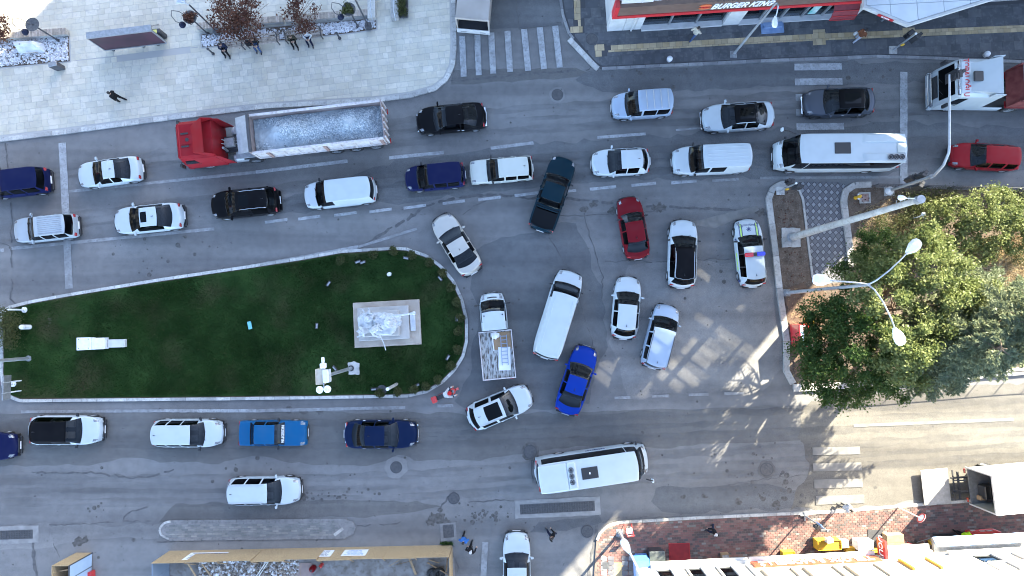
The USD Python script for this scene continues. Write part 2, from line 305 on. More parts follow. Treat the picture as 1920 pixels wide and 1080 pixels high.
# ================================================================ ground, roads and pavements
struct('ground', sheet(sbox(-260, -260, 260, 260), 0.0), 'asphalt')
npatch = [0]
def patch(pts, mat, z, amp=.25, seed=1, step=.5):
    npatch[0] += 1
    return struct('asphalt_patch', sheet(rough_edge(gpoly(pts), amp, step, seed), .003 + .0008 * npatch[0]), mat)
patch([(-60, 775), (300, 771), (640, 772), (860, 776), (960, 778), (1130, 770), (1440, 764), (1505, 768), (1500, 826), (1380, 830), (1260, 838), (1080, 836), (900, 862), (800, 866), (745, 852), (700, 872), (600, 872), (470, 856), (410, 870), (300, 864), (230, 858), (180, 872), (-60, 874)], 'asphalt_dark', .004, .22, 3)
patch([(886, 476), (930, 446), (1000, 432), (1080, 418), (1106, 480), (1130, 560), (1142, 650), (1100, 752), (1000, 772), (900, 772), (850, 752), (882, 690), (896, 600), (886, 530)], 'asphalt_smooth', .004, .3, 5)
patch([(850, 130), (1080, 128), (1120, 140), (1050, 148), (960, 152), (900, 156), (846, 158)], 'asphalt_dark', .004, .15, 7)
patch([(860, 60), (862, -60), (1052, -60), (1054, 48), (975, 52)], 'asphalt_smooth', .004, .1, 8)
patch([(990, 1000), (1010, 978), (1100, 972), (1118, 966), (1128, 978), (1060, 992), (1030, 998)], 'asphalt_smooth', .004, .25, 9)
patch([(-40, 985), (100, 980), (215, 985), (300, 982), (296, 1008), (180, 1010), (60, 1030), (-40, 1030)], 'asphalt_light', .004, .2, 10)
patch([(330, 944), (560, 938), (780, 940), (830, 950), (700, 968), (420, 976), (300, 978)], 'asphalt_dark', .004, .12, 11)
patch([(1230, 915), (1440, 905), (1520, 925), (1500, 955), (1240, 962), (1220, 940)], 'asphalt_smooth', .004, .2, 12)
patch([(740, 300), (1000, 270), (1500, 238), (1700, 230), (1930, 240), (1930, 320), (1500, 330), (1100, 340), (1000, 352), (760, 380), (560, 396), (480, 398)], 'asphalt_smooth', .004, .35, 13)
patch([(1110, 132), (1440, 120), (1560, 116), (1930, 124), (1930, 150), (1500, 160), (1250, 172), (1130, 175), (1080, 150)], 'asphalt_smooth', .004, .3, 14)
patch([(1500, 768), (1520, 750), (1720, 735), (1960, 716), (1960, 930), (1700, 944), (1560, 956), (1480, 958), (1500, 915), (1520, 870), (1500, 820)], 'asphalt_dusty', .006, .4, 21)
patch([(1180, 500), (1330, 480), (1445, 500), (1462, 690), (1430, 735), (1180, 745), (1150, 640)], 'asphalt_light', .006, .5, 22, 1.)
def cracks():
    r = np.random.default_rng(4); out = []
    for pts, w in (([(672, 466), (730, 432), (770, 405), (805, 384), (860, 370), (930, 365), (1000, 372), (1060, 372), (1130, 380), (1220, 388), (1330, 391), (1420, 397), (1440, 402)], .16),
                   ([(860, 406), (905, 378), (925, 372)], .09), ([(1000, 405), (1060, 404), (1110, 404), (1220, 398), (1250, 394)], .05),
                   ([(1030, 445), (1050, 480), (1066, 505)], .07), ([(1095, 400), (1115, 470), (1130, 520), (1128, 560)], .06),
                   ([(1135, 489), (1250, 490), (1330, 486), (1440, 487)], .05), ([(846, 152), (880, 150), (930, 144), (1000, 138), (1080, 133)], .12),
                   ([(967, 0), (972, 40), (974, 55), (1010, 50), (1052, 42)], .06), ([(1094, 140), (1115, 118)], .07),
                   ([(10, 270), (22, 400), (22, 560), (36, 580)], .09), ([(60, 885), (130, 888), (180, 886), (250, 896), (290, 892), (326, 882)], .1),
                   ([(230, 976), (238, 962), (275, 950)], .08), ([(95, 985), (150, 982), (230, 978), (290, 976)], .07), ([(62, 1016), (64, 1050), (70, 1090)], .22),
                   ([(100, 1018), (112, 1045)], .05), ([(830, 985), (840, 1010), (850, 1025)], .07), ([(822, 965), (830, 945), (850, 922)], .09), ([(880, 942), (930, 938), (990, 940)], .07),
                   ([(1120, 985), (1112, 1030), (1104, 1080)], .16), ([(1128, 980), (1150, 972), (1300, 968)], .07), ([(850, 1040), (858, 1062), (850, 1090)], .06),
                   ([(668, 985), (720, 984), (760, 978)], .07), ([(770, 820), (820, 818), (900, 820)], .05), ([(295, 1016), (400, 1012), (560, 1008), (650, 1006)], .1), ([(1078, 540), (1110, 640), (1116, 700)], .04),
                   ([(1000, 905), (995, 850), (985, 800)], .06), ([(1330, 915), (1420, 900), (1520, 890)], .05), ([(300, 765), (316, 775)], .06), ([(0, 455), (20, 462), (26, 490)], .05)):
        l = gline(pts).segmentize(.35); c = np.array(l.coords)
        c += r.normal(0, .04, c.shape)
        for a, b in zip(c[:-1], c[1:]):
            if r.random() < .9: out.append(LineString([a, b]).buffer(w * (.25 + .45 * r.random()), quad_segs=2))
    return unary_union(out)
struct('road_crack', sheet(cracks(), .0195), 'crack')
def stains():
    r = np.random.default_rng(9); out = []
    for x, y, s in ((818, 972, 14), (808, 978, 9), (826, 968, 8), (832, 980, 10), (824, 956, 5), (635, 933, 4), (645, 928, 3), (155, 1014, 11), (146, 1018, 9), (628, 930, 2), (443, 880, 5), (1095, 392, 8), (1150, 396, 9), (1112, 383, 7), (1235, 390, 12), (1395, 398, 10), (1425, 398, 9), (1455, 945, 8), (1385, 942, 6), (1320, 930, 6), (1280, 931, 5), (1470, 935, 5), (1430, 935, 6), (600, 772, 6), (540, 768, 8), (570, 770, 7)):
        p = g2((x, y)); q = Point(p).buffer(s * PX * .9, quad_segs=6)
        out.append(rough_edge(affinity.scale(q, 1.2, .75), s * PX * .45, .08, int(x)))
    for _ in range(520):
        x, y = r.uniform(-20, 1940), r.uniform(110, 1060)
        if 1440 < x and 340 < y < 740 or x < 850 and y < 260: continue
        out.append(Point(g2((x, y))).buffer(float(r.gamma(2., .022)), quad_segs=2))
    for x0, y0, n, sx, sy in ((905, 965, 60, 26, 8), (1250, 145, 30, 60, 10), (1450, 920, 70, 60, 20), (700, 495, 30, 60, 20), (640, 926, 25, 40, 4), (180, 955, 12, 12, 6), (290, 475, 30, 60, 25), (1640, 140, 18, 30, 10), (1360, 500, 30, 50, 40), (560, 935, 20, 40, 5), (1420, 860, 20, 40, 20)):
        for _ in range(n): out.append(Point(g2((r.normal(x0, sx), r.normal(y0, sy)))).buffer(float(r.gamma(2., .03)), quad_segs=2))
    return unary_union(out)
def tracks():
    out = []
    for pts in ([(-60, 352), (150, 330), (480, 282), (760, 246), (1000, 222), (1300, 208), (1960, 178)], [(-60, 440), (150, 425), (480, 380), (760, 345), (1000, 318), (1300, 296), (1960, 280)], [(-60, 815), (400, 812), (760, 814), (1050, 806), (1400, 792), (1960, 770)],
                [(-60, 920), (400, 920), (760, 912), (1150, 880), (1500, 860), (1960, 830)]):
        l = gline(pts)
        for o in (-.75, .75):
            out.append(rough_edge(l.parallel_offset(abs(o), 'left' if o > 0 else 'right').buffer(.28, cap_style='flat'), .16, .6, int(abs(pts[0][0] + 3 * o)) + 3))
        out.append(rough_edge(l.buffer(.16, cap_style='flat'), .14, .5, int(abs(pts[0][1]))))
    return unary_union(out).difference(isl_q).difference(gpoly(PLAZA0)).buffer(0)
isl_q = gpoly([(4, 588), (60, 566), (300, 525), (640, 472), (762, 467), (826, 499), (866, 562), (875, 640), (830, 716), (765, 742), (40, 751)]); PLAZA0 = [(-90, 276), (330, 221), (700, 190), (840, 150), (853, 90), (850, -130), (-90, -130)]
struct('tyre_track', sheet(tracks(), .0245), 'tyre_track')
struct('road_stain', sheet(stains(), .0225), 'stain')
# light dust drifted to the gutters and between the lanes
nmark = [0]
def marking(a, b, w, mat='road_paint'):
    nmark[0] += 1
    A, B = np.array(g2(a)), np.array(g2(b)); l = LineString([A, B]).buffer(w * PX / 2, cap_style='flat')
    return part(markings, 'stripe', sheet(rough_edge(l, .018, .18, int(a[0] * 7 + a[1]) % 97), .026 + .0005 * nmark[0]), mat)
markings = tag(UsdGeom.Xform.Define(stage, '/World/road_markings').GetPrim(), kind='structure')
for a, b, w, m in ([((130, 359), (480, 323), 5.5, 1), ((480, 323), (652, 302), 6.5, 0), ((730, 296), (832, 286), 6.5, 0), ((920, 278), (1000, 268), 6, 0), ((1120, 258), (1211, 251), 5.5, 0), ((1267, 244), (1330, 239), 4, 1),
            ((-10, 469), (8, 469), 6, 0), ((22, 466), (402, 429), 6, 1), ((117, 268), (124, 400), 14, 0), ((124, 400), (130, 541), 14, 1), ((1694, 135), (1694, 345), 14, 0),
            ((470, 500), (560, 484), 7, 0), ((560, 484), (672, 463), 7, 0), ((672, 463), (782, 429), 5, 1), ((20, 576), (200, 541), 5, 0), ((200, 541), (470, 500), 6, 0),
            ((40, 772), (300, 770), 5.5, 1), ((300, 770), (480, 770), 6, 0), ((480, 770), (760, 764), 6, 1), ((820, 761), (850, 760), 6, 1), ((1425, 334), (1690, 332), 5, 1),
            ((910, 1016), (906, 1090), 11, 1), ((1600, 798), (1900, 786), 6, 2)]
            + [((x, y), (x + 42, y - 5.5), 5.5, 0) for x, y in ((497, 417), (559, 411), (627, 404), (693, 397.5), (757, 390.5), (830, 382), (897, 375))]
            + [((965, 367), (1010, 361.5), 5.5, 0), ((1064, 358.5), (1080, 357), 5, 0), ((1106, 355), (1155, 350), 5.5, 0), ((1184, 348), (1230, 343.5), 5.5, 0), ((1258, 343), (1306, 339.5), 5.5, 0), ((1335, 339), (1385, 336), 5, 1),
               ((1489, 126), (1578, 125), 13, 0), ((1490, 154), (1579, 153), 13, 0), ((1491, 183), (1580, 182), 13, 0), ((1492, 211), (1581, 210), 13, 1), ((1493, 238), (1582, 237), 13, 0),
               ((1523, 846), (1612, 844), 14, 2), ((1524, 876), (1615, 874), 15, 2), ((1526, 907), (1617, 905), 16, 2), ((1529, 938), (1620, 935), 16, 2),
               ((1152, 746), (1182, 745), 5, 1), ((1222, 743), (1254, 742), 5, 1), ((1291, 740), (1328, 739), 5, 1), ((1358, 738), (1395, 737), 5, 1)]
            + [((866.7, 68), (869.6, 144), 11.5, 0), ((894.8, 65), (897.8, 141.5), 11.5, 0), ((921, 61.5), (924.7, 138.5), 11.5, 0), ((951.4, 58.5), (956.3, 135.5), 11.5, 0), ((982.5, 55), (990.4, 133.3), 11.5, 0), ((1012, 51.5), (1020, 130), 11.5, 0), ((1040.7, 49), (1049.6, 127), 11.5, 0)]):
    marking(a, b, w, ('road_paint', 'road_paint_worn', 'road_paint_faint')[m])
part(markings, 'hatched_area', sheet(rough_edge(gpoly([(1280, 420), (1420, 386), (1423, 394), (1340, 428)]), .05, .3, 2), .0255), 'road_paint_faint')

def slab(name, pts, mat, h=.13, hole=None):
    p = gpoly(pts); p = p.difference(hole) if hole is not None else p
    return struct(name, ext(p, -.05, h), mat), p
def kerb(owner, pts, w=.16, h=.15, mat='kerb_white', length=.9, name='kerb_stone'):
    """separate kerb stones laid end to end along a line"""
    l = gline(pts); r = np.random.default_rng(int(pts[0][0]) + 5000); d = 0
    while d < l.length - .08:
        e = min(l.length, d + length)
        cs = [l.interpolate(d + .012)] + [l.interpolate(t) for t in np.arange(d + .25, e - .1, .25)] + [l.interpolate(e - .012)]
        s = LineString(cs).buffer(w / 2, cap_style='flat')
        if s.area > .01 and s.geom_type == 'Polygon':
            part(owner, name, ext(s, -.04, h + float(r.uniform(-.012, .012))), mat)
        d = e
# ---- plaza on the upper left, paved with pale marble slabs
PLAZA = [(-90, 276), (0, 263), (120, 249), (330, 221), (500, 201), (700, 190), (770, 181), (815, 168), (838, 150), (850, 124), (853, 90), (851, 0), (850, -130), (-90, -130)]
plaza, plaza_p = slab('plaza_pavement', PLAZA, 'marble_joint', .125)
ang = math.radians(7.2)
def tiles(owner, poly, ang, tw, th, mat, z0, z1, rnd=.35, gap=.012, limit=300, name='paving_slab', origin=(0, 0), seed=0, keep=None):
    """paving laid in courses; slabs of uneven length, butt jointed; the ones past the limit joined into one part"""
    r = np.random.default_rng(seed); P = affinity.rotate(poly, -math.degrees(ang), origin=origin); b = P.bounds; prep = shapely.prepared.prep(P); rest = []; n = 0
    y = b[1]; row = 0
    while y < b[3]:
        h = th * (1 + (r.random() - .5) * .3 * (rnd > 0)); x = b[0] - r.random() * tw
        while x < b[2]:
            w = tw * (1 + (r.random() - .5) * 2 * rnd) if rnd else tw
            c = sbox(x + gap / 2, y + gap / 2, x + w - gap / 2, y + h - gap / 2)
            if prep.intersects(c):
                q = c if prep.contains(c) else c.intersection(P)
                if q.area > .02 and q.geom_type == 'Polygon':
                    q = affinity.rotate(q, math.degrees(ang), origin=origin)
                    m = ext(q, z0, z1 + float(r.uniform(-.002, .002)))
                    if n < limit and (keep is None or keep(q)): part(owner, name, m, mat); n += 1
                    else: rest.append(m)
            x += w
        y += h; row += 1
    if rest: part(owner, name, cat(rest), mat, kind='stuff')
bed1 = gpoly([(-90, 74), (131, 66), (133, 116), (0, 128), (-90, 140)])
bed2 = gpoly([(378, 66), (540, 50), (706, 36), (706, 56), (650, 64), (540, 76), (381, 90)])
bed3 = gpoly([(746, -130), (768, -130), (765, 35), (748, 35)])
plaza_tiles = plaza_p.buffer(-.3).difference(bed1.buffer(.1)).difference(bed2.buffer(.1)).difference(bed3.buffer(.05))
slot = gline([(145, 115), (372, 90)]).buffer(.035)
VIEW = gpoly([(0, 60), (850, 60), (850, 260), (0, 265)])
tiles(plaza, plaza_tiles.difference(slot), ang, .62, .42, 'marble', .10, .135, .45, .016, 300, 'paving_slab', (0, 0), 3, keep=lambda q: VIEW.contains(q.centroid))
kerb(plaza, [(-90, 275), (0, 262.5), (120, 248.5), (330, 220), (500, 200), (700, 189), (770, 180), (815, 167), (837, 149), (849, 123), (852, 90), (850, 0), (849, -100)], .3, .14, 'kerb_white', 1.0)
# ---- shop pavement on the upper right: dark slabs with a tactile strip
PAVE = [(1051, -130), (1051, 0), (1055, 28), (1066, 62), (1092, 96), (1115, 122), (1128, 130), (1210, 126), (1440, 115), (1560, 110.5), (1640, 107), (1740, 110), (1930, 118), (2100, 124), (2100, -130)]
shop_pavement, pave_p = slab('shop_pavement', PAVE, 'slate_joint', .105)
strip = unary_union([gline([(1138, 93), (1440, 75.5), (1530, 71), (1930, 54)]).buffer(.235, cap_style='flat'), gline([(1080, -60), (1083, 55)]).buffer(.22, cap_style='flat'),
                     gpoly([(1114, 84), (1137, 83), (1138, 106), (1116, 108)]), gpoly([(1523, 57), (1546, 56), (1547, 85), (1523, 86)]), gpoly([(1069, 51), (1092, 51), (1092, 64), (1069, 64)]), gpoly([(1690, 54), (1713, 53), (1713, 66), (1690, 67)])])
bld_front = gpoly([(1137, 57), (1500, 34), (2100, -4), (2100, -130), (1130, -130)])
tiles(shop_pavement, pave_p.buffer(-.2).difference(strip.buffer(.012)).difference(bld_front), math.radians(3.6), .8, .62, 'slate', .09, .115, .3, .012, 300, 'paving_slab', (0, 0), 5)
tiles(shop_pavement, strip.difference(bld_front), math.radians(3.2), .45, .45, 'tactile', .09, .12, 0, .016, 250, 'tactile_tile', (0.1, .13), 6)
kerb(shop_pavement, [(1051, -100), (1051, 0), (1055, 28), (1066, 62), (1075, 74)], .17, .13, 'kerb_grey', .9)
kerb(shop_pavement, [(1067, 74), (1113, 123), (1121, 130)], .34, .15, 'concrete', .75)
kerb(shop_pavement, [(1128, 129.5), (1210, 125.5), (1440, 114.5), (1560, 110), (1640, 106.5), (1740, 109.5), (1930, 117.5), (2080, 123)], .2, .125, 'kerb_grey', 1.0)
# ---- brick pavement on the lower right
BRK = [(1118, 1010), (1124, 996), (1138, 984), (1162, 977), (1300, 969), (1560, 957.5), (1700, 946), (1930, 928), (2080, 916), (2080, 1140), (1110, 1140)]
brick_pavement, brk_p = slab('brick_pavement', BRK, 'brick_joint', .095)
def bricks(owner, poly, ang, bw, bh, mat, z, name, seed, gap=.014, limit=0, skip=0.):
    r = np.random.default_rng(seed); P = affinity.rotate(poly, -math.degrees(ang), origin=(0, 0)); b = P.bounds; V, F = [], []
    row = 0; y = b[1]; c0, s0 = math.cos(ang), math.sin(ang); pts = []
    while y < b[3]:
        x = b[0] + (row % 2) * bw / 2
        while x < b[2]: pts.append((x, y)); x += bw
        y += bh; row += 1
    pts = np.array(pts); ok = shapely.contains_xy(P, pts[:, 0] + bw / 2, pts[:, 1] + bh / 2)
    for k, (x, y) in enumerate(pts[ok]):
        if r.random() < skip: continue
        h = z + r.uniform(-.004, .004); e = .012; q = np.array([(x + gap / 2, y + gap / 2), (x + bw - gap / 2, y + gap / 2), (x + bw - gap / 2, y + bh - gap / 2), (x + gap / 2, y + bh - gap / 2)])
        ctr = q.mean(0); i = ctr + (q - ctr) * (1 - 2 * e / np.array([bw, bh]))
        v = [(a[0], a[1], h - .03) for a in q] + [(a[0], a[1], h) for a in i]
        n = len(V); V += v
        for j in range(4):
            a, d = j, (j + 1) % 4; F += [(n + a, n + d, n + 4 + d), (n + a, n + 4 + d, n + 4 + a)]
        F += [(n + 4, n + 5, n + 6), (n + 4, n + 6, n + 7)]
    V = np.array(V); xy = V[:, :2] @ np.array([[c0, s0], [-s0, c0]])
    return part(owner, name, trimesh.Trimesh(np.column_stack([xy, V[:, 2]]), F, process=False), mat, kind='stuff')
shop2 = gpoly([(1190, 1054), (1930, 1010), (2080, 1002), (2080, 1140), (1188, 1140)])
bricks(brick_pavement, brk_p.buffer(-.18).difference(shop2), math.radians(3.0), .3, .15, 'brick_paver', .112, 'brick', 2, .012)
kerb(brick_pavement, [(1119, 1012), (1125, 997), (1139, 985.5), (1162, 978.5), (1300, 970.5), (1560, 959), (1700, 947.5), (1930, 929.5), (2060, 919)], .18, .13, 'concrete', .9)
# ---- small paved platform on the lower left
plat = gpoly([(300, 985), (308, 978), (330, 976), (645, 973), (662, 978), (667, 988), (664, 1000), (648, 1008), (320, 1012), (304, 1006)])
platform = struct('refuge_platform', ext(plat, -.05, .07), 'concrete_dark')
bricks(platform, gpoly([(312, 982), (636, 979), (622, 1004), (312, 1007)]), math.radians(.6), .42, .14, 'platform_paver', .085, 'paver', 8, .012)
kerb(platform, [(322, 977), (650, 974)], .14, .1, 'concrete_dark', 1.1); kerb(platform, [(318, 1011.5), (648, 1007.5)], .14, .1, 'concrete_dark', 1.1)
kerb(platform, [(627, 1003), (644, 990)], .2, .1, 'concrete', .9); kerb(platform, [(318, 1010), (303, 1003), (300, 990), (310, 979), (322, 977)], .14, .1, 'concrete', .5)
# ---- grass island
ISL = [(4, 588), (20, 576), (60, 566), (130, 553), (300, 525), (470, 500), (560, 486), (640, 472), (735, 466), (762, 467), (800, 480), (826, 499), (850, 527), (866, 562), (875, 600), (875, 640), (868, 668), (852, 694), (830, 716), (800, 734), (765, 742), (600, 745), (400, 747.5), (40, 751), (22, 744), (10, 730), (6, 700), (6, 650)]
isl_p = gpoly(ISL)
island = struct('grass_island', ext(isl_p, -.05, .1), 'soil')
def mound(p, z):
    m = ext(p, -.02, z); v, f = trimesh.remesh.subdivide_to_size(m.vertices, m.faces, .7)
    top_ = v[:, 2] > z - .001
    v[top_, 2] += (meshkit.fbm(np.column_stack([v[top_, :2] * .35, np.zeros(top_.sum())]), 3, 2) - .5) * .12
    return trimesh.Trimesh(v, f, process=False)
part(island, 'turf', mound(isl_p.buffer(-.16), .14), 'lawn', smooth=True)
kerb(island, ISL + ISL[:1], .2, .17, 'kerb_white', 1.0)
def blades(poly, n, h, w, seed, lean=.6, z=.14, dens=None):
    r = np.random.default_rng(seed); b = poly.bounds; p = np.column_stack([r.uniform(b[0], b[2], n * 2), r.uniform(b[1], b[3], n * 2)])
    p = p[shapely.contains_xy(poly, p[:, 0], p[:, 1])]
    if dens is not None: p = p[r.random(len(p)) < dens(p)]
    p = p[:n]; k = len(p); a = r.uniform(0, 2 * np.pi, k); H = h * r.uniform(.5, 1.4, k); l = lean * r.uniform(.2, 1.4, k) * H; d = r.uniform(0, 2 * np.pi, k)
    o = np.column_stack([p, np.full(k, z)]); s = np.column_stack([np.cos(a), np.sin(a), 0 * a]) * w / 2
    tip = o + np.column_stack([np.cos(d) * l, np.sin(d) * l, H]); mid = o + np.column_stack([np.cos(d) * l * .35, np.sin(d) * l * .35, H * .62])
    V = np.stack([o - s, o + s, mid + s * .7, mid - s * .7, tip], 1).reshape(-1, 3); i = np.arange(k)[:, None] * 5
    F = np.concatenate([i + [0, 1, 2], i + [0, 2, 3], i + [3, 2, 4]], 1).reshape(-1, 3)
    return trimesh.Trimesh(V, F, process=False)
def thin(p): return np.clip(1.5 * meshkit.fbm(np.column_stack([p * .3, np.zeros(len(p))]), 3, 7) - .1, .12, 1) * np.clip(.35 + (p[:, 0] + 36) / 14, .35, 1)
top('grass', blades(isl_p.buffer(-.25), 120000, .075, .035, 3, dens=thin), 'grass_blade', 'short dark green grass covering the roundabout lawn', 'grass', kind='stuff')
# ---- planted corner on the right: two kerbed beds with a path of diamond pavers between them
BED1 = [(1440, 374), (1447, 355), (1462, 346), (1480, 346), (1497, 357), (1504, 374), (1511, 432), (1518, 488), (1522, 522), (1545, 532), (1594, 530), (1594, 500), (1592, 466), (1580, 376), (1584, 359), (1600, 348), (1630, 347), (2080, 356), (2080, 690), (1930, 694), (1700, 714), (1600, 722), (1510, 727), (1486, 718), (1473, 695), (1474, 640), (1462, 556), (1451, 462)]
bed_p = gpoly(BED1)
corner_bed = struct('planting_bed', ext(bed_p, -.05, .08), 'soil')
part(corner_bed, 'soil_surface', mound(bed_p.buffer(-.1), .11), 'soil', smooth=True)
part(corner_bed, 'dry_soil', sheet(rough_edge(gpoly([(1470, 545), (1500, 530), (1545, 545), (1560, 600), (1530, 700), (1490, 700), (1482, 640)]), .3, .3, 4), .175), 'soil_red')
kerb(corner_bed, [(1486, 719), (1473, 695), (1474, 640), (1462, 556), (1451, 462), (1440, 374), (1447, 355), (1462, 346), (1480, 346)], .4, .19, 'concrete', 2.2)
kerb(corner_bed, [(1480, 346), (1497, 357), (1504, 374), (1511, 432), (1518, 488), (1522, 522), (1545, 532)], .14, .17, 'concrete', 2.0)
kerb(corner_bed, [(1594, 500), (1592, 466), (1583, 400), (1580, 376), (1584, 359), (1600, 348), (1632, 347)], .42, .19, 'concrete', 2.0)
kerb(corner_bed, [(1486, 727), (1600, 722), (1700, 714), (1930, 694), (2060, 690)], .5, .17, 'concrete', 1.8)
kerb(corner_bed, [(1640, 349), (1760, 352), (1930, 357), (2060, 357)], .22, .15, 'kerb_grey', 1.4)
path_p = gpoly([(1498, 342), (1512, 341), (1570, 341), (1584, 346), (1576, 372), (1590, 466), (1592, 498), (1592, 530), (1525, 522), (1521, 488), (1514, 432), (1507, 374), (1499, 356)])
path = struct('diamond_path', ext(path_p, -.03, .02), 'slate_joint')
M('paver_dark', (.10, .10, .115), (.14, .14, .15), rough=.8, scale=2.); M('paver_light', (.25, .255, .265), (.19, .195, .205), rough=.8, scale=2.)
def diamonds():
    a = math.radians(90 - 3.5); w, h = .4, .46; c0 = np.array(g2((1545, 435))); ex = np.array([math.cos(a - math.pi / 2), math.sin(a - math.pi / 2)]); ey = np.array([math.cos(a), math.sin(a)]); nd = nl = 0; rest = []
    for j in range(-26, 27):
        for i in range(-8, 9):
            c = c0 + ex * (i * w + (j % 2) * w / 2) + ey * (j * h / 2); light = j % 2 == 0
            k = .72 if light else .98
            q = Polygon([c + ex * w / 2 * k, c + ey * h / 2 * k, c - ex * w / 2 * k, c - ey * h / 2 * k])
            q = q if path_p.contains(q) else q.intersection(path_p)
            if q.area < .01 or q.geom_type != 'Polygon': continue
            m = ext(q, .01, .042 if light else .038)
            if light: part(path, 'light_paver', m, 'paver_light')
            else: part(path, 'dark_paver', m, 'paver_dark')
diamonds()
# ================================================================ buildings
class Fr:
    """local frame of a facade: u along it, v out towards the street, z up"""
    def __init__(s, a, b):
        s.o = np.array([a[0], a[1], 0.]); e = np.array([b[0] - a[0], b[1] - a[1], 0]); s.len = np.linalg.norm(e); s.ex = e / s.len
        s.ey = np.array([s.ex[1], -s.ex[0], 0])
    def at(s, u, v, z=0): return s.o + s.ex * u + s.ey * v + np.array([0, 0, z])
    def put(s, m):
        # keep the frame right-handed: mesh axes x=u, y=-v(into the wall), z
        return frame(m, s.o, s.ex, -s.ey, (0, 0, 1))
    def b(s, u0, u1, v0, v1, z0, z1, c=0):
        m = rb(u0, u1, -v1, -v0, z0, z1, c) if c else bx(u0, u1, -v1, -v0, z0, z1)
        return s.put(m)
    def text(s, t, h, u, v, z, tilt=0, depth=.03, flip=False):
        # upright lettering on the wall, read from the street
        m = txt(t, h, depth)
        return frame(m, s.at(u, v, z), s.ex, (0, 0, 1), s.ey)
# ---- fast food restaurant block on the upper right
f1 = Fr(g2((1138, 57)), g2((1500, 34)))
R1 = f1.len / 362  # metres per photo pixel along the wall
U = lambda px: (px - 1138) * R1
bk = thing('restaurant_building', 'fast food restaurant with white pillars and red and brown sign band, at the street corner', 'building')
UE = 32.3
SDIR = np.array([math.cos(SUN_EL) * math.sin(SUN_AZ), math.cos(SUN_EL) * math.cos(SUN_AZ), math.sin(SUN_EL)])
def to_wall(p, v):
    g = np.array([p[0], p[1], 0.]); t = (v - (g - f1.o) @ f1.ey) / (SDIR @ f1.ey); q = g + t * SDIR; return (q - f1.o) @ f1.ex, q[2]
# added unseen screen; its openings are shaped to throw sun streaks on the ground
SUN_STREAKS = [((1125, 676), (1180, 715), 9), ((1117, 697), (1160, 731), 9), ((1157, 676), (1217, 726), 10), ((1182, 730), (1212, 742), 9), ((1237, 700), (1277, 729), 11), ((1255, 680), (1325, 736), 13), ((1266, 672), (1330, 715), 8), ((1282, 654), (1387, 727), 11), ((1295, 640), (1372, 694), 12), ((1320, 634), (1395, 694), 8), ((1305, 592), (1418, 665), 8), ((1345, 632), (1420, 680), 8), ((1307, 508), (1345, 536), 8), ((1338, 541), (1392, 580), 8), ((1503, 372), (1556, 404), 17), ((1415, 662), (1445, 690), 14), ((1392, 690), (1440, 726), 10)]
slots = unary_union([Polygon([to_wall(c_, -1.0) for c_ in LineString([g2(p_), g2(q_)]).buffer(w_ * PX / 2 * .5, quad_segs=3).exterior.coords]) for p_, q_, w_ in SUN_STREAKS])
su0, sz0, su1, sz1 = slots.bounds; su0 -= .8; sz0 -= .8
part(bk, 'wall', cat([f1.b(.0, su0, -16, -.25, 0, 34), f1.b(-.0, su0, -.25, .0, 4.3, 34), f1.b(su0, UE, -16, -.25, 0, sz0), f1.b(su0, UE, -.25, .0, 4.3, sz0)]), 'wall_grey')
part(bk, 'added_streak_screen', f1.put(rot(ext(sbox(su0, sz0, UE, 34).difference(slots), .95, 1.05), (1, 0, 0), 90).apply_translation([0, 2.0, 0])), 'metal_grey')
part(bk, 'pillar', f1.b(-.02, U(1166), -.25, .12, 0, 2.85), 'white_trim'); part(bk, 'pillar', f1.b(U(1166) + .03, U(1187), -.25, .12, 0, 2.85), 'white_trim'); part(bk, 'pillar', f1.b(U(1187) + .03, U(1200), -.25, .12, 0, 2.85), 'white_trim')
part(bk, 'pillar', f1.b(U(1352), U(1382), -.25, .22, 0, 2.85), 'white_trim'); part(bk, 'pillar', f1.b(U(1577), U(1596), -.25, .35, 0, 2.85), 'white_trim')
part(bk, 'drain_pipe', f1.put(tube([(U(1182), -.17, 0), (U(1182), -.17, 8)], .06)), 'white_trim')
part(bk, 'sill', f1.b(U(1201), U(1351), -.25, .28, 0, .32), 'white_trim'); part(bk, 'sill', f1.b(U(1383), U(1576), -.25, .28, 0, .22), 'white_trim')
for i in range(3):
    a, b_ = U(1201) + i * (U(1352) - U(1201)) / 3, U(1201) + (i + 1) * (U(1352) - U(1201)) / 3
    w = part(bk, 'window', f1.b(a + .05, b_ - .05, -.12, -.08, .34, 2.8), 'shop_glass')
    part(bk, 'mullion', f1.b(b_ - .05, b_ + .05, -.2, .05, .33, 2.82), 'metal_grey')
for i in range(5):
    a, b_ = U(1383) + i * (U(1576) - U(1383)) / 5, U(1383) + (i + 1) * (U(1576) - U(1383)) / 5
    part(bk, 'window', f1.b(a + .05, b_ - .05, -.12, -.08, .24, 2.8), 'shop_glass'); part(bk, 'mullion', f1.b(b_ - .05, b_ + .05, -.2, .05, .23, 2.82), 'metal_grey')
part(bk, 'shop_floor', f1.b(U(1201), U(1576), -.249, -.2, .03, .25), 'interior_dark')
part(bk, 'poster', f1.b(U(1508), U(1522), -.06, -.03, .5, 2.2), 'sign_teal' if 'sign_teal' in MATS else M('sign_teal', (.1, .42, .4), (.6, .66, .66), rough=.5, scale=2.))
part(bk, 'doorstep', f1.b(U(1424), U(1466), .29, 1.0, 0.05, .2), M('step_blue', (.14, .22, .36), (.2, .28, .42), rough=.7))
part(bk, 'doorstep', f1.b(U(1428), U(1462), .29, .65, .2, .35), 'step_blue')
part(bk, 'sign_trim', f1.b(-.1, U(1600), 0, .5, 2.86, 3.2), 'sign_red'); part(bk, 'sign_trim', f1.b(-.1, .18, 0, .5, 3.204, 4.5), 'sign_red')
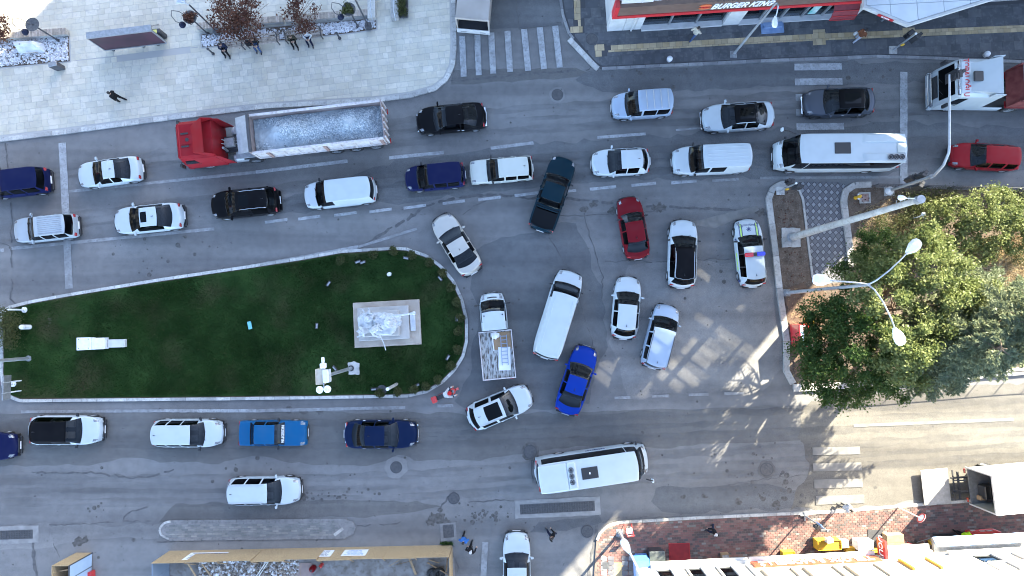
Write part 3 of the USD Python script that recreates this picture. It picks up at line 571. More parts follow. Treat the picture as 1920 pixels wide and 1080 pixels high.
part(bk, 'sign_band', f1.b(.184, U(1600), 0, .45, 3.204, 4.35), 'sign_brown')
part(bk, 'upper_panel', f1.b(.3, U(1200), 0, .2, 4.36, 5.4), 'white_trim'); part(bk, 'upper_window', f1.b(U(1202), U(1600), 0, .12, 4.36, 5.0), 'lamp_white')
bkl = txt('BURGER KING', .42, .04); bkl.vertices[:, 1] *= 1.5; bkl.vertices[:, 0] += bkl.vertices[:, 1] * .2
part(bk, 'sign_lettering', frame(bkl, f1.at(8.2, .455, 3.75), f1.ex, (0, 0, 1), f1.ey), 'text_white')
lg = [np.array([math.cos(t) * .4, .1 + math.sin(t) * .26, 0]) for t in np.linspace(0, math.pi, 13)]
lg2 = [np.array([math.cos(t) * .4, -.1 + math.sin(t) * .2, 0]) for t in np.linspace(math.pi, 2 * math.pi, 13)]
bun = cat([ext(Polygon([p[:2] for p in q]), 0, .04) for q in (lg, lg2)] + [])
part(bk, 'logo', frame(bun, f1.at(5.75, .455, 3.75), f1.ex, (0, 0, 1), f1.ey), M('logo_orange', (.55, .13, .05), rough=.4))
part(bk, 'logo_lettering', frame(cat([mv(txt('BURGER', .1, .045), y=.03), mv(txt('KING', .1, .045), y=-.08)]), f1.at(5.75, .46, 3.76), f1.ex, (0, 0, 1), f1.ey), 'text_red')
for z in range(2, 10):                                                       # upper storeys
    for i in range(8):
        if 1.2 + i * 3.55 + 2 > su0 and 3.3 * z + 3 > sz0: continue
        u = 1.2 + i * 3.55; part(bk, 'window', f1.b(u, u + 1.9, -.02, .03, 3.3 * z + .2, 3.3 * z + 1.9), 'car_glass_dark')
    part(bk, 'floor_band', f1.b(0, su0 if 3.3 * z + 3 > sz0 else UE, 0, .08, 3.3 * z + 2.6, 3.3 * z + 2.85), 'white_trim')
aw = []
prof = [(0.0, 3.0), (.45, 2.92), (.8, 2.7), (1.0, 2.35), (1.08, 1.95)]
for (v0, z0), (v1, z1) in zip(prof[:-1], prof[1:]): aw.append(hull([(u, -v, z) for u in (U(1527), U(1573)) for v, z in ((v0, z0), (v1, z1), (v0, z0 - .03), (v1 - .03, z1 - .02))]))
awn = tag(thing('door_awning', 'dark red ribbed barrel awning over the restaurant side door', 'awning'), None)
part(awn, 'fabric', mv(f1.put(cat(aw)), *(f1.ey * .02)), M('awning_red', (.12, .012, .02), (.17, .02, .028), rough=.7, scale=4.))
part(awn, 'rib', cat([f1.put(tube([(U(1527) + .02, -v - .05, z + .02), (U(1573) - .02, -v - .05, z + .02)], .02, 6)) for v, z in prof[1:]]), 'sign_red')
# white glazed canopy over the next entrance
CZ = 3.6
can = thing('entrance_canopy', 'white pointed canopy with square panels and a small red sign on its edge', 'canopy')
cp = Polygon([g2(p, CZ) for p in [(1620, -40), (1620, 13), (1704, 48), (1846, 4), (1990, -40)]])
part(can, 'fascia', ext(cp.difference(cp.buffer(-.16)), CZ - .28, CZ), 'white_trim')
part(can, 'soffit', ext(cp.buffer(-.165), CZ - .26, CZ - .2), 'white_trim')
inner = cp.buffer(-.2); cx0, cy0, cx1, cy1 = inner.bounds; aa = math.radians(3)
iz = affinity.rotate(inner, -3, origin=(cx0, cy0)); bb = iz.bounds
for i in range(12):
    for j in range(6):
        q = sbox(bb[0] + i * 1.72 - .2, bb[1] - .35 + j * 1.62, bb[0] + i * 1.72 + 1.485, bb[1] - .35 + j * 1.62 + 1.585).intersection(iz)
        if q.area > .03 and q.geom_type == 'Polygon': part(can, 'panel', ext(affinity.rotate(q, 3, origin=(cx0, cy0)), CZ - .1, CZ - .03), M('canopy_panel', (.6, .63, .66), (.52, .55, .58), rough=.2, scale=.8, coat=.5) if 'canopy_panel' not in MATS else 'canopy_panel')
ea, eb = np.array(g2((1648, 25), CZ)), np.array(g2((1677, 37), CZ)); fe = Fr(ea, eb)
part(can, 'small_sign', fe.b(0, fe.len, .01, .04, CZ - .25, CZ - .02), 'sign_red')
part(can, 'small_sign_lettering', fe.text('BURGER', .1, fe.len / 2, .042, CZ - .13), 'text_white')
part(can, 'post', cat([f1.put(tube([(u, -.6, .1), (u, -.6, CZ - .2)], .07)) for u in (U(1650), U(1760))]), 'metal_grey')
dsg = thing('dark_shop_sign', 'black shop sign with white letters right of the white canopy', 'sign')
part(dsg, 'board', f1.b(U(1856), U(2010), 0, .5, 3.0, 3.7), 'metal_dark'); part(dsg, 'lettering', f1.text('BEYMEN'[:0] + 'BİM', .4, U(1880), .502, 3.3), 'text_white')
lowb = thing('low_building', 'low shop building standing on the far right beyond the restaurant', 'building')
part(lowb, 'wall', f1.b(UE + .05, UE + 34, -12, -.2, 0, 9.9), 'plaster'); part(lowb, 'roof', f1.b(UE + .05, UE + 34.2, -12.2, 0, 9.9, 10.1), 'concrete')
for i in range(9): part(lowb, 'window', f1.b(UE + 1 + i * 3.6, UE + 3.4 + i * 3.6, -.2, -.16, 4.6, 6.8), 'car_glass_dark')
# apartment row further up the side street, out of the picture; it shades the plaza
f2 = Fr(f1.at(0, -16.3)[:2], f1.at(0, -47.5)[:2])
ap = thing('apartment_building', 'grey apartment row standing behind the restaurant along the side street', 'building')
part(ap, 'wall', cat([f1.b(.0, 22, -43, -16.2, 0, 34.5)]), 'wall_grey'); part(ap, 'roof', f1.b(-.3, 22.3, -43.3, -16.05, 34.5, 34.8), 'concrete')
for z in range(9):
    for i in range(7): part(ap, 'window', f1.put(bx(-.04, .02, 17.5 + i * 3.6, 19.4 + i * 3.6, 3.5 * z + 1.2, 3.5 * z + 2.9)), 'car_glass_dark')
# unseen tall dark block, added far to the left to darken windscreen reflections
far1 = thing('added_dark_block', 'tall dark block added far to the left to dim windscreen reflections', 'building')
part(far1, 'wall', bx(-118, -98, -70, 48, 0, 46), M('wall_dark', (.045, .045, .05), (.06, .06, .065), rough=.7, scale=.5)); part(far1, 'roof', bx(-118.3, -97.7, -70.3, 48.3, 46, 46.4), 'concrete')
for z in range(11):
    for i in range(19): part(far1, 'window', bx(-98, -97.9, -68 + i * 6.1, -64.6 + i * 6.1, 2 + z * 4, 4.6 + z * 4), 'car_glass_dark')
# ---- shops along the bottom right
f3 = Fr(g2((1750, 1028), 3.3), g2((1192, 1056), 3.3))       # u runs from right to left here, v points up the picture
L3 = f3.len; V3 = lambda px: (1750 - px) / 558 * L3
gl = []
def shop(name, label, pa, pb, wall='plaster', top_h=9.5, dep=9.):
    t = thing(name, label, 'building'); a, b_ = V3(pb), V3(pa)
    part(t, 'wall', cat([f3.b(a, b_, -dep, -2.0, 0, 3.1), f3.b(a, b_, -dep, -.3, 3.1, top_h)]), wall)
    part(t, 'shop_window', f3.b(a + .3, b_ - .3, -1.99, -1.95, .3, 2.7), 'car_glass'); part(t, 'roof', f3.b(a, b_, -dep - .1, -.2, top_h, top_h + .15), 'concrete')
    return t, a, b_
def canopy(t, a, b_, z, v0, v1, mat='white_trim', seg=1.35, name='canopy_panel'):
    n = max(1, int(round((b_ - a) / seg)))
    for i in range(n): part(t, name, f3.b(a + (b_ - a) * i / n + .012, a + (b_ - a) * (i + 1) / n - .012, v0, v1, z - .12, z + .004 * (i % 2)), mat)
t1, a, b_ = shop('corner_shop', 'white fronted corner shop with a blue end panel and white window frames', 1192, 1402)
canopy(t1, a, b_ - .9, 3.3, -.3, 0, 'white_trim', 3.2); part(t1, 'end_panel', f3.b(b_ - .85, b_, -3.0, .12, 2.3, 3.32), 'blue_plastic')
for i in range(6):
    u = a + .3 + i * (b_ - a - 1.4) / 6; w = (b_ - a - 1.4) / 6
    part(t1, 'window', f3.b(u + .08, u + w - .08, -.3, -.26, 4.0, 6.4), 'car_glass_dark' if i % 2 else M('blind', (.42, .36, .28), (.5, .44, .35), rough=.7, scale=2.) if 'blind' not in MATS else 'blind')
    part(t1, 'window_frame', cat([f3.b(u - .06, u + .06, -.3, -.16, 3.7, 6.5), f3.b(u + .064, u + w - .064, -.3, -.18, 3.85, 3.98)]), 'white_trim')
part(t1, 'ledge', f3.b(a, b_ - .9, -.3, -.1, 3.31, 3.6), 'white_trim')
t2, a, b_ = shop('furniture_shop', 'shop with a long orange red sign of white letters above white canopy panels', 1404, 1640, 'beige_panel')
canopy(t2, a, b_, 3.3, -.3, .0)
part(t2, 'sign_board', f3.b(a + .05, b_ - .05, -.3, -.22, 3.36, 4.25), M('sign_orange', (.3, .05, .025), (.36, .075, .04), rough=.5, scale=1.))
part(t2, 'sign_lettering', f3.text('TELCİK & MOBELLİ', .55, (a + b_) / 2, -.215, 3.85), 'text_white')
for i in range(3): part(t2, 'window', f3.b(a + .9 + i * 2.5, a + 2.5 + i * 2.5, -.3, -.26, 4.9, 6.6), 'blind'); part(t2, 'window_frame', cat([f3.b(a + .78 + i * 2.5, a + .9 + i * 2.5, -.3, -.14, 4.8, 6.7), f3.b(a + 2.5 + i * 2.5, a + 2.62 + i * 2.5, -.3, -.14, 4.8, 6.7), f3.b(a + .9 + i * 2.5, a + 2.5 + i * 2.5, -.3, -.14, 4.75, 4.88)]), 'beige_panel')
t3, a, b_ = shop('red_sign_shop', 'beige shop front with a projecting red sign and white flat canopy', 1642, 1742, 'beige_panel')
canopy(t3, a, b_ - .5, 3.35, -.3, .28, 'white_trim', 1.1)
part(t3, 'side_sign', f3.b(b_ - .42, b_ - .25, -.29, .75, 3.0, 3.95), 'sign_red')
sm = txt('UCUZU', .42, .02); part(t3, 'side_sign_lettering', frame(sm, f3.at(b_ - .245, 0, 3.48), -f3.ey, (0, 0, 1), f3.ex), 'text_white')
part(t3, 'parapet', f3.b(a, b_ - .5, -.3, .0, 3.36, 3.7), 'beige_panel')
for i in range(1): part(t3, 'window', f3.b(a + .9, a + 2.4, -.3, -.26, 4.4, 5.8), 'blind'); part(t3, 'window_frame', cat([f3.b(a + .78, a + .9, -.3, -.14, 4.3, 5.9), f3.b(a + 2.4, a + 2.52, -.3, -.14, 4.3, 5.9)]), 'yellow_paint')
t4, a, b_ = shop('copy_shop', 'white building with a blue shop sign and a wide grid of windows', 1744, 2080, 'plaster')
part(t4, 'sign_board', f3.b(V3(1925), V3(1752), -.3, .55, 3.05, 3.25), 'metal_grey')
part(t4, 'sign_face', frame(bx(0, V3(1752) - V3(1925), 0, .62, 0, .05), f3.at(V3(1752), .62, 3.15), -f3.ex, -f3.ey * .75 + np.array([0, 0, .66]), f3.ey * .66 + np.array([0, 0, .75])), 'sign_blue')
part(t4, 'sign_lettering', frame(txt('SADE KOPYA', .3, .02), f3.at(V3(1838), .43, 3.385) + np.array([0, 0, .03]), f3.ex, -f3.ey * .75 + np.array([0, 0, .66]), f3.ey * .66 + np.array([0, 0, .75])), 'text_white')
part(t4, 'ledge', f3.b(a, V3(1770), -.3, -.1, 3.55, 3.85), 'white_trim')
for r_ in range(2):
    for i in range(8):
        u = V3(1800) - 1.25 - i * 1.3; part(t4, 'window', f3.b(u, u + 1.05, -.3, -.25, 4.2 + r_ * 1.35, 5.2 + r_ * 1.35), 'blind' if (i + r_) % 3 else 'car_glass_dark')
        part(t4, 'window_frame', cat([f3.b(u - .125, u - .004, -.3, -.14, 4.0 + r_ * 1.35, 5.3 + r_ * 1.35), f3.b(u, u + 1.05, -.3, -.16, 4.06 + r_ * 1.35, 4.19 + r_ * 1.35)]), 'white_trim')
# ================================================================ trees and planting
def leaves(centres, n, size, spread, seed, up=.35, aspect=.55):
    """n folded leaves gathered in clumps round the given centres (x, y, z, weight radius)"""
    r = np.random.default_rng(seed); c = np.asarray(centres); k = r.integers(0, len(c), n)
    o = c[k, :3] + r.normal(0, 1, (n, 3)) * (c[k, 3:4] * spread)
    d = r.normal(0, 1, (n, 3)); d /= np.linalg.norm(d, axis=1, keepdims=True)
    nr = r.normal(0, 1, (n, 3)); nr[:, 2] += up * 3; s = np.cross(d, nr); s /= np.linalg.norm(s, axis=1, keepdims=True) + 1e-9
    L = size * r.uniform(.6, 1.3, (n, 1)); w = L * aspect * .5
    V = np.stack([o - d * L / 2, o + s * w, o + d * L / 2, o - s * w], 1).reshape(-1, 3); i = np.arange(n)[:, None] * 4
    return trimesh.Trimesh(V, np.concatenate([i + [0, 1, 2], i + [0, 2, 3]], 1).reshape(-1, 3), process=False)
def lobes_to_clumps(lobes, per, seed, shell=.75):
    r = np.random.default_rng(seed); out = []
    for (px, py, z, R) in lobes:
        c = G(px, py, z); m = int(per * R * R)
        d = r.normal(0, 1, (m, 3)); d /= np.linalg.norm(d, axis=1, keepdims=True); d[:, 2] = np.where(d[:, 2] < -.3, -d[:, 2], d[:, 2])
        rad = R * (shell + (1 - shell) * r.random((m, 1)) ** .5 - .25 * r.random((m, 1)) ** 3)
        p = c + d * rad * np.array([1, 1, .8]); p[:, 2] = np.maximum(p[:, 2], .5)
        out.append(np.column_stack([p, r.uniform(.5, 1.2, m)]))
    return np.vstack(out)
def limbs(base, tops, r0, seed):
    r = np.random.default_rng(seed); ms = []; base = np.array(base, float); fork = base + np.array([0, 0, 1.6])
    ms.append(tube([base, base + [.05, .03, .8], fork], r0, 10, r0 * .8))
    for t in tops:
        t = np.array(t, float); m1 = fork + (t - fork) * .35 + [0, 0, .5] + r.normal(0, .15, 3); m2 = fork + (t - fork) * .7 + [0, 0, .3] + r.normal(0, .2, 3)
        ms.append(tube([fork - [0, 0, .1], m1, m2, t], r0 * .55, 7, .02))
        for _ in range(4):
            s = m2 + r.normal(0, .9, 3); ms.append(tube([m1, (m1 + s) / 2 + r.normal(0, .15, 3), s], r0 * .22, 5, .012))
    return cat(ms)
LA = [(1545, 655, 5.8, 2.1), (1590, 705, 5.6, 1.8), (1542, 705, 5., 1.5), (1610, 645, 7.2, 2.1), (1580, 590, 6.8, 1.9), (1655, 690, 6.4, 1.8), (1508, 672, 4.6, 1.1), (1600, 742, 4.8, .9), (1690, 722, 5.6, 1.2), (1545, 605, 5.4, 1.6), (1632, 470, 5.5, 1.5), (1600, 500, 5.2, 1.5), (1650, 735, 5., .7), (1555, 738, 4.6, .9)]
LB = [(1660, 555, 8.2, 2.0), (1708, 620, 8.8, 2.1), (1762, 570, 8.4, 2.0), (1722, 500, 8.0, 1.8), (1790, 530, 8.2, 1.6), (1690, 465, 7., 1.3), (1735, 455, 7.4, 1.2), (1640, 510, 6.4, 1.6), (1680, 665, 8., 1.6), (1790, 600, 8., 1.4), (1735, 690, 6.8, 1.2), (1828, 545, 7.6, 1.1)]
ta = thing('broadleaf_tree', 'dark green broadleaf tree overhanging the kerb at the left corner of the planted bed', 'tree')
part(ta, 'trunk', limbs(G(1535, 640), [G(*l[:3]) for l in LA], .2, 3), 'bark', smooth=True)
part(ta, 'crown', leaves(lobes_to_clumps(LA, 6.5, 5, .7), 44000, .15, .25, 6), 'leaf_green')
tb = thing('broadleaf_tree', 'tall light green broadleaf tree under the twin street lamp heads', 'tree')
part(tb, 'trunk', limbs(G(1590, 590), [G(*l[:3]) for l in LB], .26, 4), 'bark', smooth=True)
part(tb, 'crown', leaves(lobes_to_clumps(LB, 5.0, 7, .75), 44000, .165, .235, 8), 'leaf_lime')
def cedar(name, label, base, H, R, seed, tilt=(0, 0)):
    r = np.random.default_rng(seed); t = thing(name, label, 'tree'); b = np.array(base); ax = np.array([tilt[0], tilt[1], 1.]); tr = []; V = []
    tr.append(tube([b, b + ax * H * .5, b + ax * H], .24, 9, .03)); F = []
    for k in range(84):
        z = H * (.44 + .54 * (k / 84)); a = k * 2.4 + r.normal(0, .3); l = R * (1 - (z / H) ** 1.3 * .85) * r.uniform(.75, 1.15)
        d = np.array([math.cos(a), math.sin(a), 0]); s = np.array([-d[1], d[0], 0]); o = b + ax * z
        pts = [o + d * l * q + np.array([0, 0, .25 * math.sin(q * 2.6) * l * .3 - q * q * l * .22]) for q in np.linspace(0, 1, 6)]; tr.append(tube(pts, .05, 5, .008))
        for q in np.linspace(.18, 1, int(8 + l * 7)):
            c = o + d * l * q + np.array([0, 0, .25 * math.sin(q * 2.6) * l * .3 - q * q * l * .22])
            w = l * .34 * (1.08 - q) + .14
            for sg in (-1, 1):                                               # side twig, pointing forward and out, thick with needles
                tip = c + (s * sg * r.uniform(.6, 1.1) + d * r.uniform(.35, .8)) * w + np.array([0, 0, -.12 * w + r.normal(0, .05)])
                for e in range(13):
                    f = e / 12; p = c + (tip - c) * f; nd = (tip - c) / (np.linalg.norm(tip - c) + 1e-6) + r.normal(0, .55, 3); nd /= np.linalg.norm(nd); L = r.uniform(.09, .2); sd = np.cross(nd, r.normal(0, 1, 3)); sd /= np.linalg.norm(sd); sd *= .042
                    V.append([p - nd * L * .4, p + sd, p + nd * L, p - sd])
    V = np.array(V).reshape(-1, 3); i = np.arange(len(V) // 4)[:, None] * 4
    part(t, 'trunk', cat(tr), 'bark', smooth=True); part(t, 'crown', trimesh.Trimesh(V, np.concatenate([i + [0, 1, 2], i + [0, 2, 3]], 1).reshape(-1, 3), process=False), 'leaf_cedar')
    return t
cedar('cedar_tree', 'blue green cedar with drooping needle sprays over the road on the right', G(1648, 640), 12.0, 5.2, 3)
cedar('cedar_tree', 'second cedar further right, partly cut by the picture edge', G(1712, 604), 13.5, 5.2, 8)
LS = [(1752, 410, 1.6, 1.0), (1790, 400, 2.2, 1.15), (1835, 395, 2.4, 1.2), (1880, 390, 2.2, 1.1), (1865, 430, 1.6, 1.2), (1800, 445, 1.5, 1.1), (1760, 450, 1.3, .9), (1905, 440, 1.6, 1.2), (1872, 352, 2.4, .45), (1885, 370, 2.2, .5), (1945, 420, 2., 1.3), (1840, 470, 1.1, .9)]
sh = thing('leafy_shrub', 'bright yellow green shrub growing behind the roadside railing', 'shrub')
part(sh, 'stem', cat([tube([G(1830, 420) + [x, y, 0], G(*l[:3])], .035, 5, .01) for l, (x, y) in zip(LS, np.random.default_rng(2).normal(0, .25, (len(LS), 2)))]), 'bark')
part(sh, 'foliage', leaves(lobes_to_clumps(LS, 26, 9, .85), 26000, .15, .2, 10), 'leaf_lime')
LU = [(x, y, .35, .55) for x, y in ((1700, 375), (1725, 372), (1752, 370), (1780, 372), (1712, 395), (1735, 390), (1905, 372), (1930, 375), (1690, 420), (1710, 440), (1640, 470), (1622, 490), (1668, 440), (1730, 430), (1745, 480), (1780, 500), (1900, 480), (1650, 420))]
top('undergrowth', leaves(lobes_to_clumps(LU, 60, 11, .3), 16000, .1, .3, 12), 'leaf_shrub', 'low green undergrowth covering the bed beside the railing', 'undergrowth', kind='stuff')
dry = gpoly([(1800, 480), (1840, 450), (1930, 440), (1960, 560), (1830, 560), (1812, 520)])
top('dry_grass', blades(dry, 9000, .45, .03, 5, lean=1.3, z=.12), 'dry_straw', 'dry straw coloured grass patch between shrub and cedar', 'dry grass', kind='stuff')
top('weeds', cat([blades(gpoly([(1600, 400), (1690, 360), (1700, 450), (1620, 480)]), 1500, .22, .03, 6, lean=1.2, z=.11), blades(gpoly([(1470, 540), (1560, 540), (1560, 700), (1490, 705)]), 500, .15, .025, 7, lean=1.2, z=.17)]), 'dry_straw', 'sparse dry weeds on the brown soil of the corner bed', 'weeds', kind='stuff')
def leaf_litter(poly, n, seed, z):
    r = np.random.default_rng(seed); b = poly.bounds; p = np.column_stack([r.uniform(b[0], b[2], n * 2), r.uniform(b[1], b[3], n * 2)]); p = p[shapely.contains_xy(poly, p[:, 0], p[:, 1])][:n]
    return leaves(np.column_stack([p, np.full(len(p), z), np.full(len(p), .05)]), len(p), .12, .2, seed, up=2.)
top('leaf_litter', leaf_litter(bed_p.buffer(-.5), 5000, 4, .2), 'leaf_brown', 'fallen brown leaves scattered over the bare soil', 'leaves', kind='stuff')
def bare_tree(label, base, lobes, n, seed, mat='leaf_brown', size=.17, r0=.06):
    t = thing('ornamental_tree', label, 'tree'); part(t, 'trunk', limbs(G(*base), [G(*l[:3]) for l in lobes], r0, seed), 'bark', smooth=True)
    part(t, 'crown', leaves(lobes_to_clumps(lobes, 30, seed, .5), n, size, .22, seed + 1), mat); return t
bare_tree('large copper leaved tree in the pebble bed behind the benches', (482, 64), [(440, 12, 4.6, 1.25), (425, 40, 3.6, 1.05), (462, 48, 3.2, 1.0), (440, 60, 2.6, .9), (470, 20, 4.0, .9), (415, 10, 4.4, .8), (478, 62, 1.6, .5)], 3600, 21)
bare_tree('slender copper leaved tree with gaps, right of the large one', (577, 58), [(562, 10, 4.0, .55), (555, 28, 3.2, .6), (575, 42, 2.4, .55), (570, 55, 1.6, .4), (595, 22, 3.2, .35)], 1100, 31)
bare_tree('copper leaved tree cut by the left picture edge', (18, 82), [(2, 52, 2.8, .75), (-14, 40, 3.4, .9), (8, 72, 1.8, .5)], 1300, 41)
be = thing('leafy_shrub', 'dull green shrub at the left tip of the roundabout lawn', 'shrub')
LE = [(8, 600, .9, .75), (22, 612, .8, .6), (2, 630, .9, .7), (20, 635, .6, .5), (-12, 612, 1., .8)]
part(be, 'stem', cat([tube([G(10, 620), G(*l[:3])], .03, 5, .01) for l in LE]), 'bark'); part(be, 'foliage', leaves(lobes_to_clumps(LE, 40, 13, .8), 5000, .11, .22, 14), 'leaf_shrub')
sm0 = thing('small_shrub', 'topmost small kerb shrub at the tip of the roundabout lawn', 'shrub', G(739, 471, .13), 0, 'small shrubs along the roundabout kerb')
rr_ = np.random.default_rng(4); cl = rr_.normal(0, 1, (40, 3)); cl /= np.linalg.norm(cl, axis=1, keepdims=True); cl = cl * .23 + [0, 0, .28]
part(sm0, 'stem', cat([tube([(0, 0, 0), c], .012, 4, .006) for c in cl[:10]]), 'bark'); part(sm0, 'foliage', leaves(np.column_stack([cl, np.full(40, .25)]), 900, .09, .25, 15), 'leaf_shrub')
SHL = ['just right of the topmost kerb shrub', 'left of the topmost kerb shrub', 'second after the topmost kerb shrub, where the kerb starts to curve', 'at the upper right bend of the kerb', 'beside the rear of the beige sedan', 'right of the torch side spotlight, upper one', 'nearest to the statue torch', 'level with the statue plinth on the right kerb', 'level with the lower plinth edge on the right kerb', 'by the spotlight at the lower right curve', 'at the lower right bend left of the scooter', 'in front of the scooter top case', 'touching the lower kerb under a spotlight', 'right of the round shaft cover', 'below the round shaft cover', 'farthest left on the upper kerb']
for k, p in enumerate([(774, 479), (701, 478), (806, 492), (830, 512), (846, 540), (857, 567), (864, 596), (860, 620), (858, 655), (846, 686), (822, 712), (800, 724), (777, 729), (746, 733), (713, 737), (640, 489)]): dup(sm0, G(*p, .13), k * 67, 'small lawn shrub ' + SHL[k])
# ================================================================ vehicles
def car_shape(L, W, H, xb, xt, xr, xd, zdk, zhood=.98, znose=.76, zb=.93, wroof=.70, K=.25, af=.22, ar=.14, wheel=.315, fw=None, rw=None, zs=.24, tail=None, boxy=False, mid=None):
    """the lofted shell: stations along x (front +), a half section of 17 points at each"""
    hx = L / 2; fw = hx - .86 if fw is None else fw; rw = -hx + .82 if rw is None else rw
    P = [(-hx, .56), (-hx + .03, tail if tail else max(.74, zdk - .3)), (-hx + (.05 if boxy else .12), zdk - (.03 if boxy else .06))]
    if xd > -hx + .3: P += [(-hx + .3, zdk)]
    P += [(xd, zdk + .02), (xr, H - .06), (xr + .3, H - .015), ((xt + xr) / 2 if mid is None else mid, H), (xt - .25, H - .025), (xt, H - .07), (xb, zhood), (max(xb + .12, hx - .55), zhood - .07 if not boxy else zhood - .02), (hx - .16, znose + .03), (hx - .04, znose - .1), (hx, .5)]
    P = sorted(P); xs_, zs_ = [], []
    for x, z in P:
        if not xs_ or x - xs_[-1] > .012: xs_.append(x); zs_.append(z)
    zt = PchipInterpolator(xs_, zs_)
    W2 = W / 2; Ra = wheel + .06
    sh = lambda x: x / (1 - K / hx * .96)          # where a side feature must lie before the ends are curved
    fwp, rwp = sh(fw), sh(rw)
    def sec(x):
        t = abs(x) / hx; a, t0 = (af, .5) if x > 0 else (ar, .6)
        w = W2 * (1 - a * max(0, (t - t0) / (1 - t0)) ** 2.6)
        z = float(zt(x)); g = min(1, max(0, (z - zb) / (H - .05 - zb))); g = g ** .8
        zc = min(zb, z - .07); zd = z - .03 - .035 * g; wr = w * (.93 * (1 - g) + wroof * g) ; wc = w * (.95 if g < .02 else .95)
        low = zs + .1 * max(0, (t - .8) / .2)
        for c in (fwp, rwp):
            d = abs(x - c)
            if d < Ra: low = max(low, math.sqrt(Ra * Ra - d * d) + wheel * .98)
        low = min(low, zc - .1)
        zm = max(.52, low + .06); zm = min(zm, zc - .04)
        pts = [(w * .93, low), (w * .985, min(low + .08, zm - .01)), (w, zm), (w * .997, (zm + zc) / 2), (w * .98, zc)]
        pts += [(wc, zc + (.012 if g > .05 else .006))]
        for k in (1, 2, 3, 4):
            f = k / 4; bul = .02 * math.sin(f * math.pi) * g; pts.append((wc + (wr - wc) * f + bul, zc + .012 + (zd - zc - .012) * f))
        pts += [(wr * .985, zd + (z - zd) * .35), (wr * .94, zd + (z - zd) * .62)]
        for f in (.75, .55, .35, .17, 0): pts.append((wr * f, zd + (z - zd) * (1 - .33 * (f / .94) ** 2)))
        return np.array(pts)
    def warp(p):
        p = np.array(p, float); p[..., 0] = p[..., 0] - K * (p[..., 0] / hx) * (p[..., 1] / W2) ** 2; return p
    return dict(L=L, W=W, H=H, hx=hx, zt=zt, sec=sec, warp=warp, xb=xb, xt=xt, xr=xr, xd=xd, zb=zb, fw=fw, rw=rw, wheel=wheel, zdk=zdk, K=K)
def grid_mesh(S, sel, xs, secs):
    """the shell faces chosen by sel(x mid, j, side)"""
    n, m = len(xs), secs.shape[1]; V, F, idx = [], [], {}
    def vid(i, j, s):
        k = (i, j, s if j < m - 1 else 1)
        if k not in idx:
            p = secs[i, j].copy(); p[1] *= k[2]; idx[k] = len(V); V.append(p)
        return idx[k]
    for i in range(n - 1):
        xm = (xs[i] + xs[i + 1]) / 2
        for j in range(m - 1):
            for s in (1, -1):
                if sel(xm, j, s):
                    q = [vid(i, j, s), vid(i + 1, j, s), vid(i + 1, j + 1, s), vid(i, j + 1, s)]
                    if s > 0: q = q[::-1]
                    F += [(q[0], q[1], q[2]), (q[0], q[2], q[3])]
    if not F: return None
    return trimesh.Trimesh(S['warp'](np.array(V)), F, process=False)
TX = np.linspace(0, 1, 2)
def wheel_parts(t, r, w, pos, rimmat='rim'):
    for (x, y) in pos:
        s = 1 if y > 0 else -1
        ty = lathe([(r * .62, -w / 2), (r * .9, -w / 2), (r, -w / 2 + .03), (r, w / 2 - .03), (r * .9, w / 2), (r * .64, w / 2), (r * .6, w / 2 - .03)], 22)
        ty = rot(ty, (1, 0, 0), -90 * s); ty.apply_translation([x, y, r])
        tp = part(t, 'wheel', ty, 'black_rubber', smooth=35)
        spokes = [lathe([(0, w / 2 - .02), (r * .16, w / 2 - .02), (r * .2, w / 2 - .045)], 12), lathe([(r * .52, w / 2 - .05), (r * .56, w / 2 - .012), (r * .64, w / 2 - .012)], 22)]
        for k in range(5): spokes.append(rot(bx(-.035, .035, .03, r * .58, w / 2 - .06, w / 2 - .025), (0, 0, 1), k * 72))
        sp = rot(cat(spokes), (1, 0, 0), -90 * s); sp.apply_translation([x, y, r]); part(tp, 'rim', sp, rimmat)
def nrm(v): return v / np.linalg.norm(v)
def surf_patch(S, x0, x1, y0, y1, off=.006, nx=5, ny=4):
    """a patch lying on top of the shell over a rectangle (x, y), as a thin piece"""
    V = []
    for i in range(nx):
        x = x0 + (x1 - x0) * i / (nx - 1); s = S['sec'](x); yy, zz = s[::-1, 0], s[::-1, 1]
        k = np.argmax(yy >= yy.max() - 1e-6) + 1
        for j in range(ny):
            y = y0 + (y1 - y0) * j / (ny - 1); y = np.sign(y) * min(abs(y), yy[:k].max() * .985)
            V.append((x, y, np.interp(abs(y), yy[:k], zz[:k]) + off))
    F = []
    for i in range(nx - 1):
        for j in range(ny - 1):
            a, b, c, d = i * ny + j, (i + 1) * ny + j, (i + 1) * ny + j + 1, i * ny + j + 1
            F += [(a, b, c), (a, c, d)] if (x1 > x0) == (y1 > y0) else [(a, c, b), (a, d, c)]
    return trimesh.Trimesh(S['warp'](np.array(V)), F, process=False)
